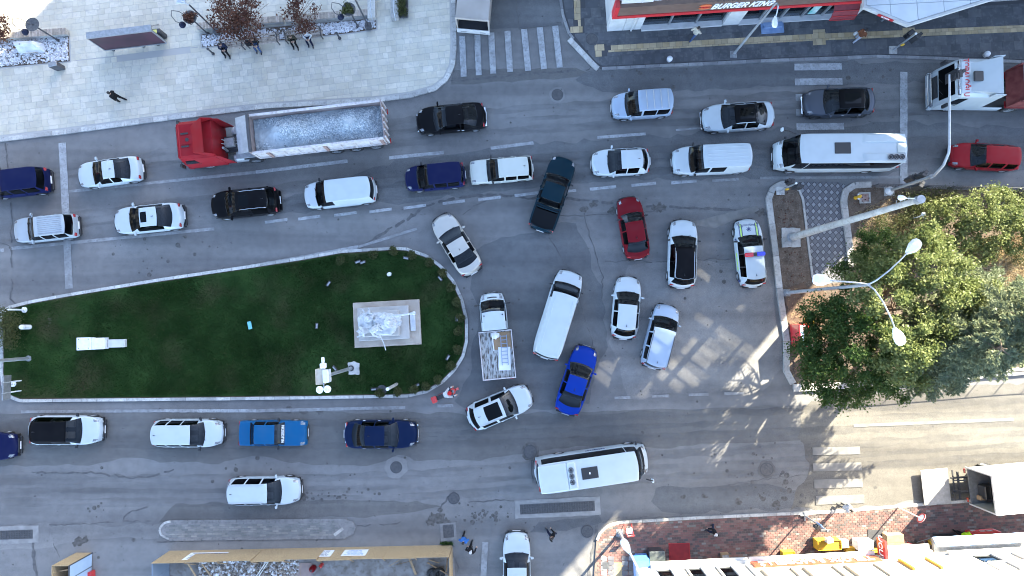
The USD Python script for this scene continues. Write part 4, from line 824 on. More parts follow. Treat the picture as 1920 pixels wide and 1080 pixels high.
def build_car(label, S, mat, loc, rz, kind='car', name='parked_car', side=None, roof=None, roofmat=None, sunroof=None, rails=False, rail_mat='metal_dark', ribs=0, rearglass=True,
              pillar=None, glassmat='car_glass', rim='rim', handles=True, group=None, seats='interior_grey', antenna=True, crossbars=0, mirror=None, trim=None, rear_low=False, grille='black_plastic', stripe=None, nose_lamps=True, seatrows=None, rear_x=None):
    t = thing(name, label, kind, loc, rz, group)
    L, W, hx = S['L'], S['W'], S['hx']; xb, xt, xr, xd = S['xb'], S['xt'], S['xr'], S['xd']
    side = side or [(xt - .02 + .32, xt - .95), (xt - 1.02, xr - .05)]
    base = list(np.linspace(-hx, hx, 46)) + [xb, xt, xr, xd] + [hx - .02, hx - .05, hx - .1, -hx + .02, -hx + .06]
    for a, b in side: base += [a, b]
    if sunroof: base += list(sunroof[:2])
    if roof: base += list(roof[:2])
    f = 1 / (1 - S['K'] / hx * .96)
    for c in (S['fw'], S['rw']): base += list(c * f + np.array([-1, -.98, -.9, -.75, -.5, -.25, 0, .25, .5, .75, .9, .98, 1]) * (S['wheel'] + .06))
    xs = np.array(sorted(set(round(x, 3) for x in base if -hx <= x <= hx)))
    keep = [0]
    for i in range(1, len(xs)):
        if xs[i] - xs[keep[-1]] > .006: keep.append(i)
    xs = xs[keep]; xs[-1] = hx
    secs = np.array([[(x, y, z) for y, z in S['sec'](x)] for x in xs])
    rx = rear_x or (xd, xr)
    inside = lambda x, a, b: min(a, b) < x < max(a, b)
    ws = lambda x, j, s: j >= 9 and inside(x, xt, xb - .02)
    rw = lambda x, j, s: rearglass and j >= 9 and inside(x, *rx)
    def sw(k): return lambda x, j, s: 5 <= j <= 8 and inside(x, *side[k])
    anyw = lambda x, j, s: 5 <= j <= 8 and any(inside(x, *q) for q in side)
    sr = lambda x, j, s: bool(sunroof) and inside(x, sunroof[0], sunroof[1]) and j >= (sunroof[2] if len(sunroof) > 2 else 12)
    rf = lambda x, j, s: bool(roof) and inside(x, roof[0], roof[1]) and j >= (roof[2] if len(roof) > 2 else 9) and not sr(x, j, s)
    plm = lambda x, j, s: bool(pillar) and 5 <= j <= 8 and inside(x, max(side[0]), min(side[-1])) and not anyw(x, j, s)
    body = grid_mesh(S, lambda x, j, s: not (ws(x, j, s) or rw(x, j, s) or anyw(x, j, s) or sr(x, j, s) or rf(x, j, s) or plm(x, j, s)), xs, secs)
    caps = []
    for i in (0, len(xs) - 1):
        p = secs[i]; q = p * np.array([1, -1, 1]); ring = S['warp'](np.vstack([p, q[::-1][1:]])); c = len(ring); v = np.vstack([ring, [ring.mean(0)]])
        fs = [(a, (a + 1) % c, c) for a in range(c)]; fs = fs if i else [g[::-1] for g in fs]
        caps.append(trimesh.Trimesh(v, fs, process=False))
    part(t, 'body', cat([body] + caps), mat, smooth=38)
    part(t, 'underbody', bx(-hx + .12, hx - .16, -W / 2 + .16, W / 2 - .16, .17, .42), 'black_plastic')
    part(t, 'windscreen', grid_mesh(S, ws, xs, secs), glassmat, smooth=60)
    m = grid_mesh(S, rw, xs, secs)
    if m is not None: part(t, 'rear_window', m, glassmat, smooth=60)
    for k in range(len(side)):
        for sg in (1, -1):
            m = grid_mesh(S, lambda x, j, s, k=k, sg=sg: s == sg and sw(k)(x, j, s), xs, secs)
            if m is not None: part(t, 'side_window', m, glassmat if k == 0 else 'car_glass_dark', smooth=60)
    for nm, fn, mt in (('roof_panel', rf, roofmat), ('sunroof', sr, 'car_glass_dark'), ('door_pillar', plm, pillar)):
        m = grid_mesh(S, fn, xs, secs)
        if m is not None and mt: part(t, nm, m, mt, smooth=60)
    # cabin
    zf = .42
    part(t, 'dashboard', hull([(xb - .12, y, z) for y in (-W * .4, W * .4) for z in (.5, .86)] + [(xb - .55, y, z) for y in (-W * .4, W * .4) for z in (.5, .82)]), 'interior_dark')
    srow = seatrows or [xt - .35, xt - 1.2]
    for k, x in enumerate(srow):
        hs = min(.86, float(S['zt'](max(-hx + .1, x - .27))) - .1 - zf)
        for y in ((-.37, .37) if k == 0 else (-.4, 0, .4)):
            part(t, 'seat', cat([rb(x - .1, x + .42, y - .22, y + .22, zf, zf + .16, .05), rot(rb(x - .18, x - .04, y - .22, y + .22, zf + .1, zf + hs - .16, .05), (0, 1, 0), -10, (x, y, zf)), rb(x - .27, x - .16, y - .12, y + .12, zf + hs - .18, zf + hs, .04)]), seats)
    part(t, 'steering_wheel', rot(mv(trimesh.creation.torus(.17, .018, 18, 6), xt + .22, .37, .88), (0, 1, 0), -60, (xt + .22, .37, .88)), 'black_plastic')
    # lamps, bumper trim, plates
    z1 = float(S['zt'](hx - .16)); wf = S['sec'](hx - .2)[2, 0]
    if nose_lamps:
        for s in (1, -1): part(t, 'headlight', surf_patch(S, hx - .34, hx - .07, s * wf * .7, s * wf * .98, .006), 'headlight', smooth=60)
        for s in (1, -1):
            zz = S['zdk'] - .1; xx = -hx + .02; w_ = S['sec'](-hx + .1)[3, 0]
            p = S['warp'](np.array([[-hx, s * w_ * .9, 0]]))[0]
            part(t, 'taillight', rb(p[0] - .025, p[0] + .07, min(s * w_ * .66, s * w_ * .99), max(s * w_ * .66, s * w_ * .99), max(.62, zz - .22), zz + .01, .03), 'taillight')
    part(t, 'grille', rb(hx - .07, hx + .015, -W * .26, W * .26, .42, .6, .02), grille)
    part(t, 'front_bumper', rb(hx - .12, hx + .01, -W * .33, W * .33, .2, .36, .03), trim or 'black_plastic'); part(t, 'rear_bumper', rb(-hx - .012, -hx + .14, -W * .36, W * .36, .22, .42, .03), trim or 'black_plastic')
    part(t, 'number_plate', rb(hx + .012, hx + .028, -.26, .26, .38, .49, .004), 'plate'); part(t, 'number_plate', rb(-hx - .03, -hx + .005, -.26, .26, .52, .63, .004), 'plate')
    mx = xb - .32
    for s in (1, -1):
        y = S['sec'](mx)[5, 0]
        part(t, 'mirror', cat([hull([(mx + .02, s * (y + .07), .98), (mx - .12, s * (y + .08), .96), (mx - .10, s * (y + .26), 1.0), (mx - .01, s * (y + .25), 1.0), (mx + .01, s * (y + .07), 1.12), (mx - .12, s * (y + .08), 1.13), (mx - .1, s * (y + .24), 1.13), (mx - .02, s * (y + .23), 1.12)]), rb(mx - .08, mx, min(s * (y - .03), s * (y + .1)), max(s * (y - .03), s * (y + .1)), .93, 1.0, .01)]), mirror or mat, smooth=30)
    if handles:
        for s in (1, -1):
            for k, (a, b) in enumerate(side[:2]):
                x = min(a, b) + .12; y = S['sec'](x)[3, 0]; part(t, 'door_handle', rb(x, x + .18, min(s * (y - .01), s * (y + .03)), max(s * (y - .01), s * (y + .03)), S['zb'] - .14, S['zb'] - .105, .008), trim or mat)
    for s in (.1, -.45): part(t, 'wiper', tube([(xb - .02, s, float(S['zt'](xb)) + .02), (xb - .12, s + .5, float(S['zt'](xb - .1)) + .02)], .014, 5), 'black_plastic')
    if antenna: part(t, 'antenna', cat([hull([(xr + .22, .03, S['H'] - .03), (xr + .22, -.03, S['H'] - .03), (xr + .42, 0, S['H'] - .02), (xr + .22, 0, S['H'] + .07)])]), 'black_plastic')
    if rails:
        for s in (1, -1):
            y = S['sec']((xt + xr) / 2)[10, 0] - .03; z = S['sec']((xt + xr) / 2)[10, 1]
            a, b = xr + .1, xt - .25
            part(t, 'roof_rail', tube([(b, s * y, z - .01), (b - .12, s * y, z + .05), (a + .12, s * y, z + .05), (a, s * y, z - .01)], .022, 6), rail_mat)
    for k in range(crossbars):
        x = xr + .35 + (xt - xr - .9) * k / max(1, crossbars - 1); part(t, 'cross_bar', rb(x - .03, x + .03, -W * .36, W * .36, S['H'] + .005, S['H'] + .035, .01), 'galvanised')
    if ribs:
        for k in range(ribs):
            y = (k - (ribs - 1) / 2) * W * .6 / max(1, ribs - 1); n_ = 6
            part(t, 'roof_rib', rb(xr + .2, xt - .3, y - .022, y + .022, S['H'] - .025, S['H'] + .012 - .05 * (y / (W / 2)) ** 2, .008), mat if ribs < 9 else 'metal_grey')
    yw = W / 2 - .115
    wheel_parts(t, S['wheel'], .2, [(S['fw'], yw), (S['fw'], -yw), (S['rw'], yw), (S['rw'], -yw)], rim)
    return t
def place(px, py, z=.7): return G(px, py, z) * np.array([1, 1, 0])
def sedan(L=4.55, W=1.78, H=1.46, **k):
    h = L / 2; d = dict(xb=h - 1.2, xt=h - 2.08, xr=-h + 1.5, xd=-h + .6, zdk=1.04, zhood=.96); d.update(k); return car_shape(L, W, H, **d)
def hatch(L=4.2, W=1.78, H=1.52, **k):
    h = L / 2; d = dict(xb=h - 1.02, xt=h - 1.92, xr=-h + .62, xd=-h + .22, zdk=1.0, zhood=.98, tail=.8); d.update(k); return car_shape(L, W, H, **d)
def suv(L=4.5, W=1.84, H=1.66, **k):
    h = L / 2; d = dict(xb=h - 1.1, xt=h - 2.0, xr=-h + .55, xd=-h + .2, zdk=1.08, zhood=1.08, znose=.9, zb=1.04, wheel=.35, tail=.85, zs=.3); d.update(k); return car_shape(L, W, H, **d)
def wagon(L=4.4, W=1.7, H=1.5, **k):
    h = L / 2; d = dict(xb=h - 1.15, xt=h - 1.95, xr=-h + .32, xd=-h + .1, zdk=.98, zhood=.95, tail=.85); d.update(k); return car_shape(L, W, H, **d)
def van(L=4.4, W=1.78, H=1.82, **k):
    h = L / 2; d = dict(xb=h - .84, xt=h - 1.66, xr=-h + .2, xd=-h + .09, zdk=1.1, zhood=1.06, znose=.88, zb=1.02, wroof=.82, tail=.95, wheel=.32, K=.2); d.update(k); return car_shape(L, W, H, **d)
paint('paint_white', (.41, .46, .485), dirt=.1); paint('paint_cream', (.45, .47, .43)); paint('paint_silver', (.36, .4, .43), metal=.25); paint('paint_silver_blue', (.3, .37, .46), metal=.25)
paint('paint_black', (.004, .004, .005), dirt=.02); paint('paint_navy', (.006, .009, .042), dirt=.03); paint('paint_darkblue', (.004, .011, .038), dirt=.02); paint('paint_teal', (.004, .018, .028), dirt=.02); paint('paint_grey', (.075, .085, .105), metal=.5, dirt=.05)
paint('paint_beige', (.45, .42, .37), metal=.35); paint('paint_red', (.22, .012, .017), dirt=.07); paint('paint_crimson', (.13, .007, .012), dirt=.03); paint('paint_blue', (.004, .03, .24), dirt=.02); paint('paint_oldblue', (.008, .085, .2), dirt=.08)
C = build_car
A = 2  # number of road heading helper
C('dark blue van cut by the left picture edge, in the upper road', van(4.3, 1.78, 1.8), 'paint_navy', place(34, 343), 186.5, 'van', 'compact_van', side=[(1.05, .15), (.05, -.85), (-.95, -1.85)], antenna=False, mirror='black_plastic')
C('white sedan behind the dark blue van, plain white roof, beside the plaza', sedan(4.4, 1.72, 1.48, K=.2), 'paint_white', place(206, 323), 188, name='sedan_car', side=[(.52, -.3), (-.38, -1.02)])
C('silver wagon with ribbed roof rack, lowest car at the left end of the upper road', wagon(4.35, 1.7, 1.62, K=.16, wroof=.78), 'paint_silver', place(85, 428), 186, name='station_wagon', side=[(.7, -.1), (-.2, -1.0), (-1.1, -1.85)], ribs=9, rails=True, rail_mat='galvanised', antenna=False)
C('white sedan with a small dark sunroof in the upper road', sedan(4.75, 1.82, 1.45, K=.3), 'paint_white', place(279, 410), 186, name='sedan_car', side=[(.62, -1.28)], sunroof=(.22, -.22, 13))
C('glossy black off-road car between the white sunroof sedan and the white van', suv(4.65, 1.86, 1.7, K=.28), 'paint_black', place(460, 381), 186, name='suv_car', sunroof=(.1, -.55, 13), rails=True, rail_mat='chrome', trim='paint_black')
C('white delivery van with windowless sides in the upper road left of the junction', van(4.9, 1.8, 1.85, K=.22), 'paint_white', place(638, 362), 186.5, 'van', 'delivery_van', side=[(1.32, .35)], mirror='black_plastic', antenna=False)
C('black sedan behind the gravel truck with chrome window line', sedan(4.78, 1.84, 1.46, K=.32), 'paint_black', place(846, 222), 185.5, name='sedan_car', trim='chrome')
C('dark blue small van directly ahead of the cream estate car', van(4.1, 1.7, 1.8), 'paint_navy', place(816, 332), 185.5, 'van', 'compact_van', side=[(.95, .1), (0, -.85), (-.95, -1.75)], mirror='black_plastic', antenna=False)
C('boxy cream white old estate car close behind the dark blue small van', wagon(4.3, 1.64, 1.42, K=.08, boxy=True, af=.07, ar=.05, wroof=.78, znose=.82, zhood=.9, zb=.88, zdk=.92, wheel=.29), 'paint_cream', place(940, 319), 185, name='station_wagon', side=[(.75, -.15), (-.25, -1.0), (-1.08, -1.85)], mirror='black_plastic', rim='rim_dark')
# pickup
Sp = car_shape(5.25, 1.86, 1.78, xb=1.28, xt=.55, xr=-.62, xd=-.95, zdk=1.08, zhood=1.1, znose=.95, zb=1.05, wheel=.37, zs=.36, K=.22, af=.14, ar=.06, wroof=.74, mid=0.)
pk = C('dark teal pickup truck with an open load bed turning into the upper road', Sp, 'paint_teal', place(1036, 364), 71, 'pickup', 'pickup_truck', side=[(.75, .0), (-.1, -.72)], mirror='black_plastic', antenna=False, sunroof=(-2.48, -1.08, 11), rearglass=True)
part(pk, 'load_bed', cat([bx(-2.5, -1.05, -.74, .74, .55, .6), bx(-2.5, -2.44, -.74, .74, .6, 1.0), bx(-1.1, -1.04, -.74, .74, .6, 1.02), bx(-2.5, -1.05, -.78, -.72, .6, 1.0), bx(-2.5, -1.05, .72, .78, .6, 1.0)]), 'black_plastic')
part(pk, 'sports_bar', tube([(-1.12, -.74, 1.05), (-1.2, -.66, 1.4), (-1.2, .66, 1.4), (-1.12, .74, 1.05)], .035, 8), 'paint_teal')
C('silver people carrier with four cross bars on its roof, top row', van(4.2, 1.76, 1.8, K=.26), 'paint_silver_blue', place(1204, 197), 184, 'minivan', 'minivan_car', crossbars=4, side=[(1.0, .25), (.1, -.85), (-.92, -1.8)], antenna=False)
C('large white saloon with a long black glass roof, top row', sedan(4.95, 1.86, 1.47, K=.34), 'paint_white', place(1384, 219), 184, name='sedan_car', side=[(.68, -.3), (-.38, -1.3)], roof=(.45, -1.08, 11), roofmat='paint_black', sunroof=(.1, -.9, 13), trim='chrome')
C('white hatchback between the pickup and the long white panel van', hatch(4.0, 1.78, 1.56, K=.28), 'paint_white', place(1164, 304), 183, name='hatchback_car', side=[(.5, -.3), (-.38, -1.2)])
C('long white panel van with one rear side window behind the white hatchback', van(5.25, 1.92, 1.95, K=.22, xb=1.62, xt=.85, xr=-2.4), 'paint_white', place(1333, 300), 182.5, 'van', 'panel_van', side=[(1.35, .45), (.3, -.75)], mirror='black_plastic', antenna=False, ribs=6)
C('dark grey fastback with black glass roof and pale tailgate, top row', sedan(4.8, 1.88, 1.56, xr=-1.35, xd=-1.9, zdk=1.12, wheel=.36, K=.34), 'paint_grey', place(1573, 192), 182, name='fastback_car', side=[(.6, -.35), (-.43, -1.5)], roof=(.36, -1.36, 10), roofmat='paint_black', sunroof=(.0, -1.1, 13), trim='chrome', rim='rim_dark')
C('bright red estate car with black window line, behind the white coach', wagon(4.6, 1.72, 1.48, K=.14), 'paint_red', place(1846, 294), 176.5, name='station_wagon', side=[(.85, .0), (-.12, -1.0), (-1.15, -1.9)], antenna=False, rim='rim')
C('dark red car with a wide rear window in the middle of the junction', hatch(4.3, 1.72, 1.42, xr=-1.05, xd=-1.72, zdk=1.0, xb=1.02, xt=.35, K=.3, zb=.9), 'paint_crimson', place(1187, 427), 99.5, name='hatchback_car', side=[(.65, -.2), (-.28, -1.2)], mirror='black_plastic')
C('white car with a full black roof and roof rails beside the police car', suv(4.65, 1.86, 1.62, K=.3), 'paint_white', place(1279, 476), 87.5, name='suv_car', roof=(.4, -1.76, 10), roofmat='paint_black', rails=True, rail_mat='chrome', mirror='black_plastic', pillar='paint_black')
# police car
Spo = wagon(4.65, 1.8, 1.55, K=.28, zhood=.98, xr=-1.85, xd=-2.18, zdk=1.02)
po = C('white police car with a red and blue light bar and striped bonnet', Spo, 'paint_white', place(1406, 474), 95, 'police car', 'police_car', side=[(.85, -.05), (-.13, -1.0), (-1.08, -1.75)], mirror='black_plastic', pillar='black_plastic')
zr = 1.55
part(po, 'light_bar', rb(-.32, -.06, -.64, .64, zr + .03, zr + .13, .03), 'black_plastic')
lb = part(po, 'red_lamp', rb(-.33, -.05, .1, .68, zr + .02, zr + .17, .05), M('lamp_red', (.5, .01, .03), rough=.15, coat=1.)); part(po, 'blue_lamp', rb(-.33, -.05, -.68, -.1, zr + .02, zr + .17, .05), M('lamp_blue', (.01, .02, .38), rough=.15, coat=1.))
for s in (1, -1):
    for y, w_, m_ in ((.46, .05, 'text_navy'), (.54, .09, 'lime'), (.63, .05, 'text_navy')): part(po, 'bonnet_stripe', surf_patch(Spo, 1.15, 2.05, s * (y - w_ / 2), s * (y + w_ / 2), .005), m_)
    part(po, 'side_stripe', cat([rb(-.2 - i * .3, .05 - i * .3, min(s * .894, s * .906), max(s * .894, s * .906), .58, .78, .002) for i in range(4)]), 'lime'); part(po, 'side_stripe', cat([rb(.9, 1.02, min(s * .886, s * .902), max(s * .886, s * .902), .6, .9, .002), rb(-1.9, -1.75, min(s * .87, s * .9), max(s * .87, s * .9), .5, .8, .002)]), 'text_navy')
def on_bonnet(S, m, x, h=.006):
    """lettering on the bonnet, readable from the front"""
    m = rot(m, (0, 0, 1), 90); v = m.vertices.copy(); v[:, 0] += x
    out = []
    for p in v:
        s = S['sec'](p[0]); yy, zz = s[::-1, 0][:12], s[::-1, 1][:12]; out.append((p[0], p[1], np.interp(abs(p[1]), yy, zz) + h + p[2] * .2))
    return trimesh.Trimesh(S['warp'](np.array(out)), m.faces, process=False)
part(po, 'bonnet_lettering', on_bonnet(Spo, txt('TRAFİK POLİSİ', .12), 1.88), 'text_navy')
star = cat([rot(bx(-.02, .02, .03, .17, 0, .01), (0, 0, 1), k * 45) for k in range(8)] + [cyl(.06, 0, .012)])
part(po, 'bonnet_emblem', on_bonnet(Spo, star, 1.58), 'text_navy')
C('pale beige sedan rounding the tip of the lawn', sedan(4.55, 1.8, 1.44, K=.34), 'paint_beige', place(856, 458), 121.5, name='sedan_car', side=[(.55, -.32), (-.4, -1.15)], mirror='paint_beige')
C('long white van with a plain bodied roof between flatbed truck and white hatchback', van(6.1, 1.98, 2.35, K=.2, xb=2.2, xt=1.4, xr=-2.85, xd=-2.97, wroof=.84, zdk=1.3, wheel=.34, mid=-.5), 'paint_white', place(1047, 590, 1.0), 72.5, 'van', 'panel_van', side=[(1.95, 1.0)], mirror='black_plastic', antenna=False, ribs=2)
C('white hatchback with a black rear window left of the silver people carrier', hatch(4.25, 1.78, 1.5, K=.32, xr=-1.5, xd=-1.92), 'paint_white', place(1174, 577), 84.5, name='hatchback_car', side=[(.55, -.3), (-.38, -1.45)])
C('silver people carrier with dark roof rails, lower right of the junction', van(4.4, 1.8, 1.82, K=.26), 'paint_silver_blue', place(1238, 631), 75, 'minivan', 'minivan_car', side=[(1.05, .2), (.1, -.85), (-.95, -1.85)], rails=True, mirror='paint_silver')
C('bright blue sedan crossing the lower edge of the junction', sedan(4.75, 1.8, 1.46, K=.32), 'paint_blue', place(1081, 713), 71.5, name='sedan_car', side=[(.6, -.3), (-.38, -1.25)], rim='rim_dark')
C('white off-road car with a big dark sunroof turning beside the scooter', suv(4.5, 1.86, 1.68, K=.3), 'paint_white', place(937, 763), 22.5, name='suv_car', sunroof=(.05, -1.0, 12), rails=True, rail_mat='galvanised', side=[(.75, -.35), (-.52, -1.6)])
C('white estate car with short roof bars, alone in the lowest lane', wagon(4.9, 1.8, 1.6, K=.3, zhood=1.02), 'paint_white', place(495, 920), 1, name='station_wagon', side=[(.95, .1), (-.02, -1.0), (-1.1, -2.0)], rails=True, rail_mat='galvanised')
C('dark blue saloon with bright window trim under the lawn tip', sedan(4.9, 1.84, 1.46, K=.34), 'paint_darkblue', place(714, 814), 0, name='sedan_car', side=[(.65, -.3), (-.38, -1.3)], trim='chrome')
So = sedan(4.5, 1.66, 1.42, K=.05, boxy=True, af=.05, ar=.04, wroof=.76, znose=.84, zhood=.92, zb=.88, zdk=.93, xb=.85, xt=.3, xr=-1.05, xd=-1.45, wheel=.29)
ob = C('boxy bright blue old sedan with white letters on its windscreen', So, 'paint_oldblue', place(512, 812), 0, name='sedan_car', side=[(.5, -.3), (-.38, -1.1)], mirror='black_plastic', antenna=False)
part(ob, 'windscreen_lettering', frame(txt('NUGBON', .19, .01), (.755, 0, 1.035), (0, 1, 0), (-.74, 0, .67), (.67, 0, .74)), 'text_white')
C('white people carrier with a dark windscreen behind the boxy blue sedan', wagon(4.75, 1.82, 1.62, K=.32, xb=1.35, xt=.55, zhood=1.05), 'paint_white', place(352, 812), 0, 'minivan', 'minivan_car', side=[(.95, -.1), (-.18, -1.1), (-1.2, -1.95)], mirror='black_plastic')
C('white car with an all black glass roof, leftmost white car below the lawn', suv(4.85, 1.88, 1.6, K=.3, wheel=.36), 'paint_white', place(124, 806), 0, name='suv_car', roof=(.5, -2.02, 9), roofmat='paint_black', mirror='black_plastic', pillar='paint_black', seats='interior_beige')
C('dark blue car of which only the bonnet shows at the lower left edge', sedan(4.6, 1.8, 1.45, K=.34), 'paint_navy', place(-32, 838), 2, name='sedan_car')
C('white sedan cut by the bottom picture edge, facing up the side street', sedan(4.6, 1.8, 1.46, K=.34), 'paint_white', place(969, 1064), 90.5, name='sedan_car', rails=False, roof=None)
# ---- minibuses
def minibus(name, label, L, W, H, loc, rz, fans, text=None, wins='both'):
    h = L / 2
    S = car_shape(L, W, H, xb=h - .32, xt=h - .98, xr=-h + .16, xd=-h + .07, zdk=1.7, zhood=1.25, znose=1.05, zb=1.32, wroof=.885, K=.2, af=.2, ar=.06, wheel=.38, tail=1.2, zs=.34, fw=h - 1.15, rw=-h + 1.75, mid=0.)
    t = build_car(label, S, 'paint_white', loc, rz, 'minibus', name, side=[(h - .75, h - 1.5), (h - 1.56, -h + .35)], glassmat='car_glass', antenna=False, mirror='black_plastic', handles=False, rearglass=True,
                  seatrows=[h - 1.5] + [h - 2.5 - i * .85 for i in range(int(L - 3.2))])
    part(t, 'roof_hatch', rb(fans[0], fans[0] + 1.05, -.37, .37, H - .02, H + .045, .03), 'black_plastic')
    return t, S
t17, S17 = minibus('minibus', 'white coach with three roof fans waiting at the right stop line', 8.1, 2.2, 2.75, place(1571, 287, 1.4), 180.3, (-.2,))
part(t17, 'roof_pod', hull([(x, y, z) for x, y, z in ((-.9, .35, 2.73), (-.9, .95, 2.69), (-3.75, .35, 2.73), (-3.75, .98, 2.66), (-1.3, .4, 2.86), (-1.3, .85, 2.84), (-3.7, .4, 2.86), (-3.7, .88, 2.84))]), 'paint_white', smooth=30)
part(t17, 'roof_pod', hull([(x, -y, z) for x, y, z in ((-.9, .35, 2.73), (-.9, .95, 2.69), (-3.75, .35, 2.73), (-3.75, .98, 2.66), (-1.3, .4, 2.86), (-1.3, .85, 2.84), (-3.7, .4, 2.86), (-3.7, .88, 2.84))]), 'paint_white', smooth=30)
part(t17, 'vent_panel', rb(-3.72, -3.2, -.3, .32, 2.74, 2.79, .02), 'paint_cream')
part(t17, 'fan_tray', rb(-3.66, -2.5, .42, .84, 2.85, 2.9, .02), 'metal_grey')
def fan(t, x, y, z, r=.17):
    f = part(t, 'roof_fan', cat([lathe([(r, 0), (r, .05), (r * .86, .05), (r * .84, .0)], 20), cyl(r * .28, 0, .05)]), 'black_plastic'); f_ = UsdGeom.Xformable(f); f_.AddTranslateOp().Set(Gf.Vec3d(x, y, z))
    part(f, 'blade', cat([rot(rot(bx(.04, r * .8, -.03, .03, .015, .022), (1, 0, 0), 25), (0, 0, 1), k * 60) for k in range(6)]), 'metal_dark')
for x in (-3.4, -3.05, -2.7): fan(t17, x, .63, 2.9)
part(t17, 'mirror_arm', tube([(3.2, -1.0, 2.5), (3.6, -1.15, 2.55), (3.95, -1.3, 2.35)], .04, 6), 'black_plastic'); part(t17, 'wing_mirror', rb(3.95, 4.1, -1.5, -1.25, 2.1, 2.42, .05), 'paint_white')
t31, S31 = minibus('minibus', 'white minibus with a boxy roof unit pulling out in the lower road', 7.55, 2.15, 2.72, place(1111, 877, 1.4), 8.2, (-.85,))
part(t31, 'roof_unit', rb(-3.55, -1.75, -.86, .86, 2.66, 2.86, .05), 'paint_white'); part(t31, 'roof_unit_front', rb(-1.74, -1.15, -.88, .88, 2.66, 2.87, .12), 'paint_white')
for y in (-.38, 0, .38): fan(t31, -1.5, y, 2.87)
part(t31, 'hatch_handle', rb(-.38, -.3, -.06, .06, 2.77, 2.79, .005), 'text_white')
m_ = txt('TRANSPORT', .16, .02); part(t31, 'side_lettering', frame(m_, (.35, 1.082, 1.15), (-1, 0, 0), (0, 0, 1), (0, 1, 0)), 'text_navy')
part(t31, 'mirror_arm', tube([(3.2, -1.0, 2.3), (3.5, -1.12, 2.35), (3.68, -1.22, 2.1)], .04, 6), 'black_plastic'); part(t31, 'wing_mirror', rb(3.6, 3.74, -1.36, -1.1, 1.8, 2.15, .05), 'paint_white')
# ---- lorries
def lorry_wheels(t, xs_, W, r=.5, wd=.3, rim='metal_grey'): wheel_parts(t, r, wd, [(x, s * (W / 2 - wd / 2 - .02)) for x in xs_ for s in (1, -1)], rim)
def cab(t, mat, xf, L, W, H, z0=.55, roof_h=None, deflector=True, glassm='car_glass'):
    """forward control cab with its front at x = xf"""
    xr_ = xf - L; w = W / 2
    prof = [(xf - .02, z0), (xf + .02, 1.3), (xf - .03, 1.75), (xf - .22, H - .25), (xf - .5, H - .02), (xr_, H), (xr_, z0)]
    v = []
    def ring(s, inset): return [(x - (inset * .8 if x > xf - .7 else -inset * .2), s * (w - inset), z - inset * (.7 if z > 1.8 else 0)) for x, z in prof]
    part(t, 'cab_body', hull(ring(1, 0.02) + ring(-1, .02)), mat) if False else None
    m = hull([(x - (0.12 if x > xf - .5 else 0), s * w, z - (.16 if z > H - .3 else 0)) for x, z in prof for s in (1, -1)] + [(x, s * (w - .22), z) for x, z in prof for s in (1, -1)])
    part(t, 'cab_body', m, mat, smooth=25)
    a, b = np.array([xf - .035, 0, 1.68]), np.array([xf - .21, 0, H - .3]); d = nrm(b - a); n = np.array([d[2], 0, -d[0]])
    g = [a + d * q + np.array([0, y, 0]) + n * e for q in (.0, np.linalg.norm(b - a)) for y in (-w + .24, w - .24) for e in (.005, .03)]
    part(t, 'windscreen', hull(g), 'car_glass_dark')
    for s in (1, -1):
        part(t, 'side_window', hull([(xf - .3, s * (w + e), 1.72) for e in (0, .015)] + [(xf - 1.15, s * (w + e), 1.72) for e in (0, .015)] + [(xf - 1.15, s * (w + e), H - .45) for e in (0, .015)] + [(xf - .55, s * (w + e), H - .45) for e in (0, .015)]), 'car_glass_dark')
        part(t, 'mirror', cat([rb(xf - .25, xf - .08, min(s * (w + .08), s * (w + .32)), max(s * (w + .08), s * (w + .32)), 1.75, 2.35, .04), tube([(xf - .3, s * (w - .02), 2.4), (xf - .16, s * (w + .2), 2.3)], .03, 6)]), 'black_plastic')
        part(t, 'headlight', rb(xf - .1, xf + .05, min(s * (w - .5), s * (w - .1)), max(s * (w - .5), s * (w - .1)), .75, 1.0, .03), 'headlight')
        part(t, 'door_handle', rb(xf - 1.2, xf - 1.02, min(s * w, s * (w + .03)), max(s * w, s * (w + .03)), 1.5, 1.55, .01), 'black_plastic')
    part(t, 'grille', cat([rb(xf, xf + .05, -w + .5, w - .5, 1.0 + k * .13, 1.09 + k * .13, .01) for k in range(5)]), 'black_plastic')
    part(t, 'bumper', rb(xf - .25, xf + .1, -w, w, .35, .72, .06), mat); part(t, 'number_plate', rb(xf + .1, xf + .12, -.26, .26, .45, .56, .004), 'plate')
    for s in (-.5, .3): part(t, 'wiper', tube([a + n * .04 + np.array([0, s, .02]), a + d * .35 + n * .04 + np.array([0, s + .4, 0])], .015, 5), 'black_plastic')
    part(t, 'sun_visor', rb(xf - .55, xf - .3, -w + .12, w - .12, H - .16, H - .1, .02), 'black_plastic' if deflector else mat)
# gravel truck (front at the left)
gt = thing('gravel_truck', 'long lorry with a red cab loaded with pale crushed stone', 'truck', place(523, 258, 1.2), 186.6)
cab(gt, 'paint_red', 6.35, 2.6, 2.5, 2.95, deflector=False)
part(gt, 'roof_deflector', cat([hull([(5.1, -.85, 2.93), (5.1, .85, 2.93), (4.1, -1.15, 3.55), (4.1, 1.15, 3.55), (4.2, -1.15, 3.5), (4.2, 1.15, 3.5), (4.95, -.95, 2.92), (4.95, .95, 2.92)])] + [hull([(5.0, s * .9, 2.92), (4.1, s * 1.15, 3.55), (4.1, s * 1.2, 2.92), (4.05, s * 1.1, 2.92), (4.05, s * 1.1, 3.5), (3.6, s * 1.22, 2.6), (3.6, s * 1.18, 3.2)]) for s in (1, -1)]), 'paint_red', smooth=25)
for y in (-.42, .42): part(gt, 'roof_vent', rb(5.25, 5.75, y - .05, y + .05, 2.94, 2.99, .01), 'black_plastic')
